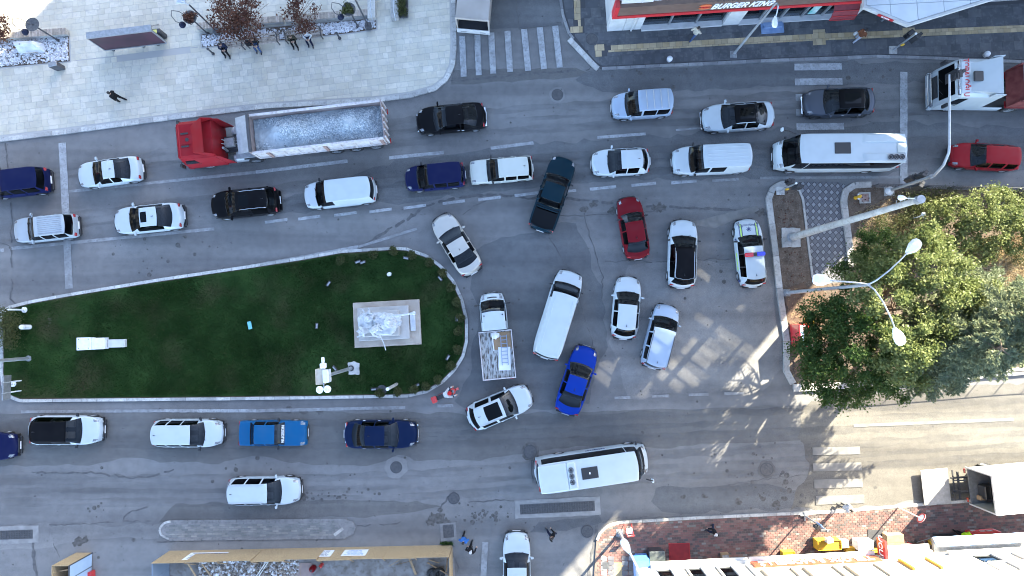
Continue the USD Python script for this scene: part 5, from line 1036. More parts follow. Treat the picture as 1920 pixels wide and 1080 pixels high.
part(gt, 'roof_hatch', cyl(.12, 2.95, 3.0, 5.35, .0), 'black_plastic')
part(gt, 'roof_panel', rb(5.0, 5.8, -.3, .3, 2.945, 2.975, .02), 'paint_red')
for s in (1, -1): part(gt, 'side_fairing', hull([(3.74, s * 1.24, .8), (3.74, s * 1.24, 2.9), (3.1, s * 1.26, .8), (3.4, s * 1.26, 2.7), (3.74, s * 1.2, .8), (3.74, s * 1.2, 2.9), (3.1, s * 1.22, .8)]), 'paint_red')
part(gt, 'chassis', cat([bx(-7.0, 4.9, y - .1, y + .1, .75, 1.0) for y in (-.42, .42)] + [bx(2.4, 3.7, -.4, .4, .8, 1.15)]), 'metal_dark')
part(gt, 'fuel_tank', cat([rot(cyl(.3, -.6, .6), (0, 1, 0), 90).apply_translation([2.6, y, .72]) for y in (-.92, .92)]), 'galvanised')
part(gt, 'gearbox_gear', cat([rb(2.9, 3.6, -.3, .3, 1.15, 1.5, .05), rb(2.2, 2.8, -.5, .2, 1.1, 1.35, .04), tube([(3.5, .5, 1.2), (3.4, .55, 2.2)], .08, 8), tube([(3.7, -.2, 1.6), (3.2, 0, 1.3), (2.6, -.1, 1.4)], .03, 6), tube([(3.7, .1, 1.7), (3.2, .2, 1.35), (2.6, .1, 1.4)], .03, 6), rb(1.5, 3.0, .6, 1.1, 1.0, 1.12, .02), rb(1.5, 3.0, -1.1, -.6, 1.0, 1.12, .02)]), 'metal_grey')
part(gt, 'body_floor', bx(-7.25, 1.4, -1.24, 1.24, 1.05, 1.2), 'metal_dark')
M('tipper_paint', (.56, .53, .54), (.46, .43, .43), rough=.6, scale=2., c3=(.25, .16, .12), s3=5., f3=.6); M('tipper_inside', (.3, .24, .22), (.22, .17, .16), rough=.8, scale=3.)
for s in (1, -1):
    part(gt, 'side_wall', bx(-7.2, 1.4, min(s * 1.2, s * 1.25), max(s * 1.2, s * 1.25), 1.2, 2.55), 'tipper_inside' if s < 0 else 'tipper_paint')
    part(gt, 'side_rail', bx(-7.2, 1.4, min(s * 1.17, s * 1.31), max(s * 1.17, s * 1.31), 2.552, 2.66), 'tipper_paint'); part(gt, 'side_rail', bx(-7.2, 1.4, min(s * 1.25, s * 1.3), max(s * 1.25, s * 1.3), 1.2, 1.32), 'tipper_paint')
    for k in range(10):
        x = -7.1 + k * .93; part(gt, 'side_rib', bx(x, x + (.2 if k % 4 == 0 else .1), min(s * 1.252, s * (1.34 if k % 4 == 0 else 1.3)), max(s * 1.252, s * (1.34 if k % 4 == 0 else 1.3)), 1.325, 2.55), 'tipper_paint' if k % 4 else 'rust' if 'rust' in MATS else M('rust', (.2, .12, .1), (.3, .22, .2), rough=.8, scale=4.))
part(gt, 'tailgate', cat([bx(-7.3, -7.24, -1.25, 1.25, 1.2, 2.75)]), 'tipper_inside')
for k in range(6): part(gt, 'tailgate_rib', bx(-7.38, -7.302, -1.22 + k * .47, -1.13 + k * .47, 1.2, 2.75), 'tipper_paint')
part(gt, 'front_wall', bx(1.42, 1.5, -1.25, 1.25, 1.2, 2.9), 'tipper_inside')
part(gt, 'front_apron', hull([(1.51, -1.2, 2.9), (1.51, 1.2, 2.9), (2.3, -1.2, 2.55), (2.3, 1.2, 2.55), (1.51, -1.2, 2.75), (1.51, 1.2, 2.75)]), 'galvanised')
part(gt, 'rolled_cover', tube([(1.35, -1.25, 3.0), (1.35, 0, 3.04), (1.35, 1.25, 3.0)], .12, 10), 'metal_dark')
def heap():
    nx, ny = 150, 36; X, Y = np.meshgrid(np.linspace(-7.2, 1.38, nx), np.linspace(-1.19, 1.19, ny), indexing='ij')
    Z = 1.75 + .92 * np.exp(-((X + 5.2) / 1.5) ** 2 - (Y / .95) ** 2) + 1.0 * np.exp(-((X + 1.5) / 2.0) ** 2 - (Y / .95) ** 2)
    Z += (meshkit.fbm(np.stack([X * 3, Y * 3, 0 * X], -1), 4, 5) - .5) * .22; v = np.stack([X, Y, Z], -1).reshape(-1, 3); f = []
    for i in range(nx - 1):
        for j in range(ny - 1):
            a = i * ny + j; f += [(a, a + ny, a + ny + 1), (a, a + ny + 1, a + 1)]
    return trimesh.Trimesh(v, f, process=False), X, Y, Z
hm, HX, HY, HZ = heap()
def stones(pts, s0, s1, seed, flat=.7):
    r = np.random.default_rng(seed); ico = trimesh.creation.icosahedron(); n = len(pts); s = r.uniform(s0, s1, (n, 1, 1)); R = np.array([trimesh.transformations.random_rotation_matrix(r.random(3))[:3, :3] for _ in range(n)])
    v = (ico.vertices[None] * r.uniform(.6, 1.2, (n, 12, 1)) * s) @ R.transpose(0, 2, 1); v[:, :, 2] *= flat
    v += np.asarray(pts)[:, None]; f = (ico.faces[None] + np.arange(n)[:, None, None] * 12).reshape(-1, 3); return trimesh.Trimesh(v.reshape(-1, 3), f, process=False)
gl_ = top('gravel_load', hm, 'gravel_fine', 'pale blue grey crushed stone heaped in the lorry body', 'gravel', kind='stuff', smooth=True)
UsdGeom.Xformable(gl_).AddTranslateOp().Set(Gf.Vec3d(*map(float, place(523, 258, 1.2)))); UsdGeom.Xformable(gl_).AddRotateZOp().Set(186.6)
rg = np.random.default_rng(6); ii = rg.integers(2, 148, 9000); jj = rg.integers(1, 35, 9000); okk = (meshkit.noise(np.stack([HX[ii, jj] * .8, HY[ii, jj] * .8, 0 * ii], -1), 3) + rg.normal(0, .12, 9000)) > .45
sp_ = np.column_stack([HX[ii, jj] + rg.normal(0, .03, 9000), np.clip(HY[ii, jj] + rg.normal(0, .03, 9000), -1.12, 1.12), HZ[ii, jj] + .01])[okk]
gs_ = top('gravel_stones', stones(sp_, .02, .065, 3), 'gravel', 'loose broken stones lying on top of the lorry load', 'gravel', kind='stuff')
UsdGeom.Xformable(gs_).AddTranslateOp().Set(Gf.Vec3d(*map(float, place(523, 258, 1.2)))); UsdGeom.Xformable(gs_).AddRotateZOp().Set(186.6)
lorry_wheels(gt, [5.1, 1.9, -3.6, -4.95, -6.3], 2.5); [part(gt, 'mudguard', rb(xx - .6, xx + .6, s * 1.06 - .14, s * 1.06 + .14, 1.03, 1.06, .01), 'black_plastic') for xx in (1.9, -3.6, -4.95, -6.3) for s in (1, -1)]
for s in (1, -1): part(gt, 'taillight', rb(-7.42, -7.34, s * 1.0 - .18, s * 1.0 + .18, .85, 1.0, .02), 'taillight')
# white tractor unit with a red trailer (front at the left)
tt = thing('lorry_tractor', 'white lorry cab with red roof lettering at the right end of the upper road', 'truck', place(1845, 166, 1.3), 179.3)
cab(tt, 'paint_white', 3.3, 2.3, 2.5, 3.35, deflector=True)
part(tt, 'roof_deflector', hull([(2.3, -.9, 3.3), (2.3, .9, 3.3), (1.6, -1.0, 3.62), (1.6, 1.0, 3.62), (.55, -1.2, 3.9), (.55, 1.2, 3.9), (.5, -1.22, 3.3), (.5, 1.22, 3.3)]), 'paint_white', smooth=25)
for s in (1, -1): part(tt, 'side_fairing', hull([(1.0, s * 1.25, .8), (1.0, s * 1.25, 3.8), (.2, s * 1.28, .8), (.35, s * 1.3, 3.85), (1.0, s * 1.2, .8), (1.0, s * 1.2, 3.8), (.2, s * 1.23, .8), (.35, s * 1.25, 3.85)]), 'paint_white')
part(tt, 'roof_hatch', rb(1.62, 2.22, -.32, .32, 3.5, 3.66, .04), 'black_plastic')
part(tt, 'light_bar', tube([(2.95, -1.1, 3.3), (3.02, -.5, 3.36), (3.02, .5, 3.36), (2.95, 1.1, 3.3)], .05, 8), 'chrome')
for y in (-.7, -.25, .25, .7): part(tt, 'roof_lamp', rb(2.98, 3.1, y - .12, y + .12, 3.3, 3.46, .03), 'headlight')
part(tt, 'bull_bar', cat([tube([(3.42, -1.15, .5), (3.5, -1.0, 1.2), (3.5, 1.0, 1.2), (3.42, 1.15, .5)], .04, 8), tube([(3.48, -1.0, .8), (3.48, 1.0, .8)], .04, 8)]), 'chrome')
ltt = txt('TOPALOĞLU', .3, .015); part(tt, 'roof_lettering', frame(ltt, (2.52, 0, 3.335), (0, 1, 0), (-.98, 0, .2), (.2, 0, .98)), 'text_red')
part(tt, 'chassis', cat([bx(-3.6, 2.6, y - .1, y + .1, .75, 1.0) for y in (-.42, .42)]), 'metal_dark'); part(tt, 'deck_plate', cat([rb(-.9, .3, -.6, .6, 1.0, 1.1, .02), rot(cyl(.28, -.5, .5), (0, 1, 0), 90).apply_translation([-.2, -.1, 1.3]), tube([(.3, .4, 1.9), (-.3, .3, 1.3), (-.9, .2, 1.5)], .04, 6)]), 'metal_grey')
for s in (1, -1): part(tt, 'side_skirt', rb(-1.4, .9, min(s * 1.16, s * 1.24), max(s * 1.16, s * 1.24), .5, 1.0, .03), 'paint_white')
[part(tt, 'mudguard', rb(-2.9, -1.5, s * 1.0 - .24, s * 1.0 + .24, 1.02, 1.08, .02), 'paint_red') for s in (1, -1)]; lorry_wheels(tt, [1.9, -2.2], 2.5)
M('trailer_red', (.13, .022, .022), (.2, .05, .045), rough=.7, scale=2.5)
tr_ = thing('red_trailer', 'red tipping trailer behind the white cab, cut by the right picture edge', 'trailer', place(1845, 166, 1.3), 179.3)
part(tr_, 'body', cat([bx(-9, -1.55, -1.22, 1.22, 1.15, 1.25)] + [bx(-9, -1.5, s * 1.22 - .03, s * 1.22 + .03, 1.25, 2.5) for s in (1, -1)] + [hull([(-1.5, -1.22, 1.25), (-1.5, 1.22, 1.25), (-2.05, -1.22, 2.5), (-2.05, 1.22, 2.5), (-1.56, -1.22, 1.25), (-1.56, 1.22, 1.25), (-2.11, -1.22, 2.5), (-2.11, 1.22, 2.5)])]), 'trailer_red')
part(tr_, 'cover', rb(-9, -1.75, -1.2, 1.2, 2.52, 2.6, .03), 'statue_white'); part(tr_, 'rim_rail', cat([bx(-9, -1.6, s * 1.25 - .05, s * 1.25 + .05, 2.5, 2.6) for s in (1, -1)]), 'trailer_red'); lorry_wheels(tr_, [-6.2, -7.4], 2.5)
# flatbed with corrugated bed
fb = thing('flatbed_truck', 'white small truck with a scraped corrugated load bed carrying a ladder', 'truck', place(928, 618, 1.0), 95.5)
Sf = car_shape(5.0, 1.78, 2.05, xb=2.02, xt=1.22, xr=-.02, xd=-.12, zdk=1.3, zhood=1.15, znose=.95, zb=1.15, wroof=.84, K=.22, wheel=.33, mid=.5, tail=1.2, fw=1.75, rw=-1.3)
for k_ in ():
    pass
def cab_van(t, S, mat, x_end):
    xs = np.array(sorted(set(list(np.linspace(x_end, S['hx'], 34)) + [S['xb'], S['xt']] + list(S['fw'] * 1.1 + np.array([-1, -.9, -.7, -.4, 0, .4, .7, .9, 1]) * (S['wheel'] + .06)) + [1.9, .55])))
    xs = xs[xs <= S['hx']]; secs = np.array([[(x, y, z) for y, z in S['sec'](x)] for x in xs]); ins = lambda x, a, b: a < x < b
    ws = lambda x, j, s: j >= 10 and ins(x, S['xt'], S['xb'] - .02); sw = lambda x, j, s: 5 <= j <= 8 and ins(x, .55, 1.9)
    caps = []
    for i in (0, len(xs) - 1):
        p = secs[i]; q = p * np.array([1, -1, 1]); ring = S['warp'](np.vstack([p, q[::-1][1:]])); c = len(ring); v = np.vstack([ring, [ring.mean(0)]]); fs = [(a, (a + 1) % c, c) for a in range(c)]; caps.append(trimesh.Trimesh(v, fs if i else [g[::-1] for g in fs], process=False))
    part(t, 'cab_body', cat([grid_mesh(S, lambda x, j, s: not (ws(x, j, s) or sw(x, j, s)), xs, secs)] + caps), mat, smooth=38); part(t, 'windscreen', grid_mesh(S, ws, xs, secs), 'car_glass', smooth=60)
    for sg in (1, -1):
        part(t, 'side_window', grid_mesh(S, lambda x, j, s: s == sg and sw(x, j, s), xs, secs), 'car_glass_dark', smooth=60)
        part(t, 'headlight', surf_patch(S, S['hx'] - .4, S['hx'] - .08, sg * .5, sg * .78), 'headlight'); y = .9
        part(t, 'mirror', cat([rb(1.62, 1.75, min(sg * 1.0, sg * 1.2), max(sg * 1.0, sg * 1.2), 1.2, 1.5, .03), tube([(1.68, sg * .84, 1.2), (1.68, sg * 1.05, 1.3)], .025, 6)]), 'black_plastic')
    for y in (-.37, .37): part(t, 'seat', cat([rb(.6, 1.1, y - .24, y + .24, .6, .8, .05), rb(.42, .58, y - .24, y + .24, .8, 1.5, .05)]), 'interior_dark')
    part(t, 'dashboard', rb(1.5, 1.95, -.75, .75, .7, 1.1, .08), 'interior_dark'); part(t, 'grille', rb(S['hx'] - .06, S['hx'] + .015, -.45, .45, .5, .7, .02), 'black_plastic'); part(t, 'number_plate', rb(S['hx'] + .012, S['hx'] + .03, -.26, .26, .4, .5, .004), 'plate')
    part(t, 'wiper', tube([(S['xb'] - .03, -.1, 1.19), (S['xb'] - .1, .5, 1.24)], .014, 5), 'black_plastic')
part(fb, 'bonnet_vent', surf_patch(Sf, 2.12, 2.2, -.32, .32, .008), 'black_plastic')
cab_van(fb, Sf, 'paint_white', -.02); part(fb, 'chassis', bx(-3.0, 1.8, -.4, .4, .5, .75), 'metal_dark')
for y in (-.6, .6): part(fb, 'roof_lamp', cyl(.045, 2.0, 2.06, .95, y, 10), 'black_plastic')
M('bed_worn', (.42, .43, .42), (.1, .085, .075), rough=.75, scale=1.0, detail=8., lo=.46, hi=.6, stretch=(9., 2.2, 1.))
part(fb, 'bed_floor', bx(-3.25, -.15, -1.05, 1.05, .86, .92), 'bed_worn')
for k in range(15): part(fb, 'bed_rib', bx(-3.2, -.2, -1.0 + k * .138, -.93 + k * .138, .922, .95), 'bed_worn')
for a_ in (bx(-3.28, -3.22, -1.1, 1.1, .86, 1.25), bx(-.14, -.08, -1.1, 1.1, .86, 1.45), bx(-3.218, -.142, 1.05, 1.1, .86, 1.25), bx(-3.218, -.142, -1.1, -1.05, .86, 1.25)): part(fb, 'bed_side', a_, 'tipper_paint')
wheel_parts(fb, .33, .22, [(1.75, .76), (1.75, -.76), (-2.0, .8), (-2.0, -.8)], 'metal_grey')
for s in (1, -1): part(fb, 'taillight', rb(-3.32, -3.28, s * .85 - .14, s * .85 + .14, .9, 1.05, .01), 'taillight')
FB, FR = place(928, 618, 1.0), 95.5
def on_fb(name, label, cat_): return thing(name, label, cat_, FB, FR)
o_ = on_fb('plywood_sheet', 'brown board lying at the front of the small truck bed', 'board'); part(o_, 'panel', bx(-1.35, -.2, -1.0, .15, .955, .985), 'cardboard')
o_ = on_fb('white_board', 'white board lying under the ladder on the truck bed', 'board'); part(o_, 'panel', rot(bx(-2.75, -1.2, -.85, -.05, .99, 1.01), (0, 0, 1), -4, (-2, -.4, 0)), 'paper')
o_ = on_fb('ladder', 'blue grey aluminium ladder on the white board of the truck bed', 'ladder')
lz = 1.06
for s in (-.2, .2): part(o_, 'rail', rot(bx(-2.4, -.4, -.5 + s - .02, -.5 + s + .02, lz, lz + .07), (0, 0, 1), -2, (-1.4, -.5, 0)), M('ladder_metal', (.25, .32, .42), rough=.4, metal=.5) if 'ladder_metal' not in MATS else 'ladder_metal')
for k in range(8): part(o_, 'rung', rot(bx(-2.25 + k * .25, -2.21 + k * .25, -.68, -.32, lz + .02, lz + .05), (0, 0, 1), -2, (-1.4, -.5, 0)), 'ladder_metal')
o_ = on_fb('white_plank', 'white plank standing on edge along the middle of the truck bed', 'plank'); part(o_, 'panel', rot(bx(-1.4, -.2, .18, .24, .955, 1.15), (0, 0, 1), 1, (-.8, .2, 0)), 'paper')
o_ = on_fb('plastic_bag', 'crumpled pale plastic bag at the front wall of the truck bed', 'bag'); bm = trimesh.creation.icosphere(3, .2); bm.vertices *= 1 + (meshkit.noise(bm.vertices * 14, 3)[:, None] - .5) * .7; bm.vertices *= [1, 1.3, .5]; part(o_, 'bag', mv(bm, -.4, -.0, 1.08), 'paper', smooth=True)
# small lorry at the top, open back
sl = thing('box_lorry', 'tan covered small lorry with a white rear beam beside the top zebra crossing', 'truck', place(891, 8, 1.3), 85.0)
M('tan_cover', (.3, .27, .24), (.36, .32, .29), rough=.75, scale=.9)
part(sl, 'cover', cat([bx(-1.6, 4, -1.08, 1.08, 2.5, 2.6), bx(-1.6, 4, 1.05, 1.1, 1.0, 2.5), bx(-1.6, 4, -1.1, -1.05, 1.0, 2.5), bx(3.9, 4, -1.05, 1.05, 1, 2.5)]), 'tan_cover'); part(sl, 'cover_edge', cat([rb(-1.66, -1.56, -1.12, 1.12, 2.46, 2.64, .03), rb(-1.66, -1.58, 1.02, 1.12, 1.0, 2.46, .02), rb(-1.66, -1.58, -1.12, -1.02, 1.0, 2.46, .02)]), 'tan_cover')
part(sl, 'load_floor', bx(-1.6, 4, -1.05, 1.05, .95, 1.0), 'metal_dark'); part(sl, 'tail_board', rb(-1.74, -1.66, -1.12, 1.12, .62, 1.15, .02), 'white_trim'); part(sl, 'tail_lettering', cat([bx(-1.75, -1.742, .45, .85, .84, .88), bx(-1.75, -1.742, -.85, -.45, .84, .88)]), 'text_black'); wheel_parts(sl, .4, .25, [(-.7, .9), (-.7, -.9)], 'metal_grey')
part(sl, 'chassis', bx(-1.6, 4, -.4, .4, .55, .9), 'metal_dark')
# delivery lorry with tail lift at the lower right
dl = thing('delivery_lorry', 'white box lorry with open rear and lowered tail lift on the lower right', 'truck', G(1800, 905) * np.array([1, 1, 0]), 5.2)
lx0, lx1, lw = .0, 7.0, 1.22
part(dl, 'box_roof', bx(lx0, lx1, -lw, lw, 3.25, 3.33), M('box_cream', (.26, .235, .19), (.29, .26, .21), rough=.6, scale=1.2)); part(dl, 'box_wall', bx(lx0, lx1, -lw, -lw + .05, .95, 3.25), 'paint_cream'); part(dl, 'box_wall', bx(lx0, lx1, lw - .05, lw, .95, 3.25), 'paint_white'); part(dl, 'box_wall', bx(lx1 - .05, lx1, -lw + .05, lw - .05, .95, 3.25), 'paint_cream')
part(dl, 'lining', bx(lx0 + .1, lx1 - .1, lw - .09, lw - .052, .97, 3.2), M('plywood', (.4, .24, .09), (.34, .2, .08), rough=.7, scale=2.)); part(dl, 'box_floor', bx(lx0, lx1, -lw, lw, .88, .95), 'metal_grey')
part(dl, 'rear_frame', cat([bx(-.06, -.003, -lw - .02, -lw + .07, .8, 3.36), bx(-.06, -.003, lw - .07, lw + .02, .8, 3.36), bx(-.06, -.003, -lw + .07, lw - .07, 3.22, 3.36)]), 'white_trim'); part(dl, 'roof_strip', bx(lx0, lx1, -lw - .03, -lw + .06, 3.334, 3.37), 'white_trim')
part(dl, 'lift_arm', cat([bx(-.9, .6, y - .05, y + .05, .45, .6) for y in (-.5, .5)] + [bx(-.5, -.4, -.9, .9, .5, .62), bx(-.75, -.68, -1.0, 1.0, .42, .5), tube([(-.1, -.35, .85), (-.8, -.35, .5)], .04, 8), tube([(-.1, .35, .85), (-.8, .35, .5)], .04, 8)]), 'metal_dark')
part(dl, 'lift_platform', bx(-2.75, -.95, -1.15, 1.15, .3, .36), M('lift_plate', (.36, .35, .34), (.28, .27, .26), rough=.6, metal=.3, scale=4.)); part(dl, 'chassis', bx(.1, 7, -.42, .42, .6, .88), 'metal_dark'); wheel_parts(dl, .4, .26, [(1.5, 1.05), (1.5, -1.05)], 'metal_grey')
for s in (1, -1): part(dl, 'taillight', rb(-.1, -.02, s * .95 - .15, s * .95 + .15, .62, .78, .02), 'taillight')
for k, (x, y, sx, sy, sz, m_, l_) in enumerate(((.5, -.55, .8, .9, .75, 'black_plastic', 'dark covered bundle inside the open lorry box'), (.35, -.95, .5, .3, .4, 'cardboard', 'brown carton at the open end of the lorry box'))):
    c_ = thing('cargo_box', l_, 'box', G(1800, 905) * np.array([1, 1, 0]), 5.2); part(c_, 'carton', rb(x, x + sx, y - sy / 2 + .2, y + sy / 2 + .2, .955, .955 + sz, .05), m_); part(c_, 'strap', rb(x + sx * .4, x + sx * .46, y - sy / 2 + .195, y + sy / 2 + .205, .954, .965 + sz, .01), 'metal_dark')
# ================================================================ people
def ball(p, r, n=14): return manifold3d.Manifold.sphere(float(r), n).translate([float(q) for q in p])
def bone(a, ra, b, rb_, n=14): return manifold3d.Manifold.batch_hull([ball(a, ra, n), ball(b, rb_, n)])
def union(ms):
    m = manifold3d.Manifold.batch_boolean(ms, manifold3d.OpType.Add).to_mesh(); return trimesh.Trimesh(m.vert_properties[:, :3], m.tri_verts, process=False)
def hand(w, d, side, up, spread=.1):
    """palm and five bent fingers from the wrist w along d"""
    d = nrm(d); s = nrm(np.cross(up, d)); n = nrm(np.cross(d, s)); out = [bone(w, .026, w + d * .085 + s * .02, .024, 8), bone(w, .026, w + d * .085 - s * .02, .024, 8)]
    for k, l in zip((-1.5, -.5, .5, 1.5), (.058, .07, .074, .062)):
        a = w + d * .095 + s * k * .019; b = a + d * l * .6 + s * k * .004; c = b + (d * .75 - n * .6) * l * .5; out += [bone(a, .0095, b, .009, 6), bone(b, .009, c, .0075, 6)]
    t0 = w + d * .03 + s * side * .03; t1 = t0 + (d * .7 + s * side * .7) * .045; out += [bone(t0, .013, t1, .011, 6), bone(t1, .011, t1 + d * .035, .009, 6)]
    return out
def figure(name, label, base, face, top_m, leg_m, hair_m='hair_dark', pose='stand', cap=None, group=None, hand_l=None, hand_r=None, skin='skin', shoe='black_plastic', seat_z=.45, stride=.22, scale=1., coat=False, lean=0., catg='person', parent=None, sparts=True):
    """a person: one continuous body; clothes, shoes and hair as children. Looks along +x before it is turned"""
    V = lambda *a: np.array(a, float) * scale
    if pose == 'sit':
        hp = V(0, 0, seat_z + .08); ch = hp + V(.02 + lean, 0, .36); nk = hp + V(.05 + lean * 1.3, 0, .52); hd = nk + V(.05, 0, .16)
        hips = [hp + V(0, s * .09, 0) for s in (1, -1)]; knees = [hp + V(.42, s * .13, .02) for s in (1, -1)]; ank = [hp + V(.46 + .1 * (s > 0), s * .15, -seat_z + .0) for s in (1, -1)]
        el = [ch + V(.1, s * .27, -.2) for s in (1, -1)]; wr = [hp + V(.3, s * .12, .12) for s in (1, -1)]
    elif pose == 'ride':
        hp = V(-.1, 0, .84); ch = hp + V(.2, 0, .34); nk = hp + V(.3, 0, .48); hd = nk + V(.1, 0, .13)
        hips = [hp + V(0, s * .1, 0) for s in (1, -1)]; knees = [hp + V(.38, s * .2, -.12) for s in (1, -1)]; ank = [hp + V(.3, s * .19, -.55) for s in (1, -1)]
        el = [ch + V(.2, s * .3, -.16) for s in (1, -1)]; wr = [ch + V(.42, s * .3, -.12) for s in (1, -1)]
    else:
        hp = V(0, 0, .93); ch = hp + V(.03 + lean, 0, .36); nk = hp + V(.03 + lean * 1.4, 0, .53); hd = nk + V(.05, 0, .16); st_ = stride
        hips = [hp + V(0, s * .085, -.02) for s in (1, -1)]; knees = [V(s * st_ * .6 + .06, s * .1, .50) for s in (1, -1)]; ank = [V(s * st_, s * .1, .09 if s > 0 else .12) for s in (1, -1)]
        el = [ch + V(-s * st_ * .5 - .04, s * .27, -.18) for s in (1, -1)]; wr = [ch + V(-s * st_ * .6 + .1, s * .26, -.42) for s in (1, -1)]
    if hand_l is not None: wr[0] = V(*hand_l); el[0] = (ch + V(0, .19, .08) + wr[0]) / 2 + V(0, .08, -.06)
    if hand_r is not None: wr[1] = V(*hand_r); el[1] = (ch + V(0, -.19, .08) + wr[1]) / 2 + V(0, -.08, -.06)
    sh = [ch + V(0, s * .175, .1) for s in (1, -1)]; S_ = scale
    def torso(e): return [manifold3d.Manifold.batch_hull([ball(hp + V(0, s * .07, .02), (.105 + e) * S_) for s in (1, -1)] + [ball(ch + V(0, s * .1, -.02), (.11 + e) * S_) for s in (1, -1)]), manifold3d.Manifold.batch_hull([ball(ch + V(0, s * .1, -.02), (.11 + e) * S_) for s in (1, -1)] + [ball(q, (.062 + e) * S_) for q in sh])]
    def arms(e): return [bone(sh[i], (.058 + e) * S_, el[i], (.044 + e) * S_) for i in (0, 1)] + [bone(el[i], (.044 + e) * S_, wr[i], (.031 + e * .8) * S_) for i in (0, 1)]
    def legs(e): return [bone(hips[i], (.095 + e) * S_, knees[i], (.06 + e) * S_) for i in (0, 1)] + [bone(knees[i], (.06 + e) * S_, ank[i], (.042 + e) * S_) for i in (0, 1)]
    head = [bone(nk - V(0, 0, .08), .06 * S_, hd - V(.02, 0, .03), .055 * S_), manifold3d.Manifold.batch_hull([ball(hd + V(-.01, 0, .03), .095 * S_), ball(hd + V(.025, 0, -.06), .062 * S_)]), bone(hd + V(.085, 0, .02), .012 * S_, hd + V(.108, 0, -.02), .016 * S_, 8)]
    head += [ball(hd + V(-.005, s * .094, -.005), .024 * S_, 8) for s in (1, -1)] + [bone(hd + V(.082, -.02, -.06), .009 * S_, hd + V(.082, .02, -.06), .009 * S_, 6)]
    hands = []
    for i in (0, 1): hands += [m for m in hand(np.zeros(3), (wr[i] - el[i]), 1 if i else -1, np.array([0, .2, 1.]))] if False else [m.scale([S_] * 3).translate([float(q) for q in wr[i]]) for m in hand(np.zeros(3), (wr[i] - el[i]), (1, -1)[i], np.array([.1, .2, 1.]))]
    feet = [bone(a + V(-.03, 0, -.04), .04 * S_, a + V(.15, 0, -.055), .032 * S_) for a in ank]
    t = parent or thing(name, label, catg, base, face, group)
    body = union(torso(0) + arms(0) + legs(0) + head + hands + feet)
    part(t, 'body', body, skin, smooth=50)
    if skin == 'skin':
        part(t, 'eyes', cat([mv(trimesh.creation.icosphere(1, .012), *(hd + np.array([.09, s * .035, .012]))) for s in (1, -1)]), 'hair_dark')
    jk = torso(.018) + arms(.016)
    if coat: jk += [manifold3d.Manifold.batch_hull([ball(hp + V(0, s * .08, 0), .125 * S_) for s in (1, -1)] + [ball((hips[i] + knees[i]) / 2 + V(0, 0, .05), .1 * S_) for i in (0, 1)])]
    part(t, 'jacket', union(jk), top_m, smooth=50); part(t, 'trousers', union(legs(.014) + [manifold3d.Manifold.batch_hull([ball(h, .11 * S_) for h in hips])]), leg_m, smooth=50)
    for a in ank: part(t, 'shoe', union([bone(a + V(-.03, 0, -.035), .052 * S_, a + V(.16, 0, -.05), .04 * S_)]), shoe, smooth=50)
    if hair_m: part(t, 'cap' if cap else 'hair', union([bone(hd + V(-.018, 0, .045), .098 * S_, hd + V(-.035, 0, .0), .092 * S_)] + ([bone(hd + V(.06, -.04, .05), .02 * S_, hd + V(.14, 0, .045), .02 * S_), bone(hd + V(.06, .04, .05), .02 * S_, hd + V(.14, 0, .045), .02 * S_)] if cap else [])), hair_m, smooth=50)
    return t
for n_, c_ in (('cloth_black', (.012, .012, .014)), ('cloth_navy', (.015, .02, .045)), ('cloth_blue', (.03, .12, .36)), ('cloth_jeans', (.06, .1, .2)), ('cloth_white', (.55, .55, .55)), ('cloth_cream', (.5, .46, .38)), ('cloth_brown', (.16, .06, .03)), ('cloth_grey', (.1, .1, .1)), ('cloth_olive', (.05, .045, .03)), ('hi_vis', (.45, .75, .03)), ('helmet_red', (.5, .02, .02)), ('cloth_pale', (.42, .45, .52))): M(n_, c_, tuple(x * .7 for x in c_), rough=.85, scale=7., spec=.2)
ZP = .135
figure('person', 'person in black walking alone across the pale plaza', G(231, 189, ZP), 170, 'cloth_black', 'cloth_black')
figure('person', 'person in a light jacket and jeans walking below the restaurant windows', G(1297, 72, .115), 40, 'cloth_cream', 'cloth_jeans', stride=.28)
p7 = figure('person', 'person in a brown jacket carrying a white bag on the dark pavement', G(1601, 76, .115), 35, 'cloth_brown', 'cloth_pale', stride=.2)
bg = thing('white_bag', 'white shoulder bag held by the person in the brown jacket', 'bag', G(1601, 76, .115), 35); part(bg, 'bag', rb(-.3, -.06, .2, .38, .7, 1.05, .06), 'cloth_white'); part(bg, 'strap', tube([(-.18, .29, 1.04), (-.08, .22, 1.3), (0, .18, 1.4)], .012, 5), 'cloth_white')
figure('person', 'person in a bright blue jacket walking at the corner of the board hoarding', G(872, 1002), 250, 'cloth_blue', 'cloth_black', stride=.2)
figure('person', 'person in black with a pale cap beside the one in the blue jacket', G(884, 1022), 60, 'cloth_black', 'cloth_black', 'cloth_white', cap=True, stride=.2)
figure('person', 'person in black walking right of the white car at the bottom', G(1034, 996), 140, 'cloth_black', 'cloth_navy', stride=.3)
figure('person', 'person in black with a pale cap on the shaded brick pavement', G(1331, 988, .115), 200, 'cloth_black', 'cloth_navy', 'cloth_white', cap=True, stride=.25)
figure('person', 'person in a long white coat at the sunlit kerb of the brick pavement', G(1573, 944, .115), 330, 'cloth_white', 'cloth_grey', 'hair_dark', coat=True, stride=.12)
figure('person', 'person in a lime yellow vest beside the red street cart', G(1790, 994, .115), 300, 'hi_vis', 'cloth_black', 'cloth_white', cap=True, stride=.1)
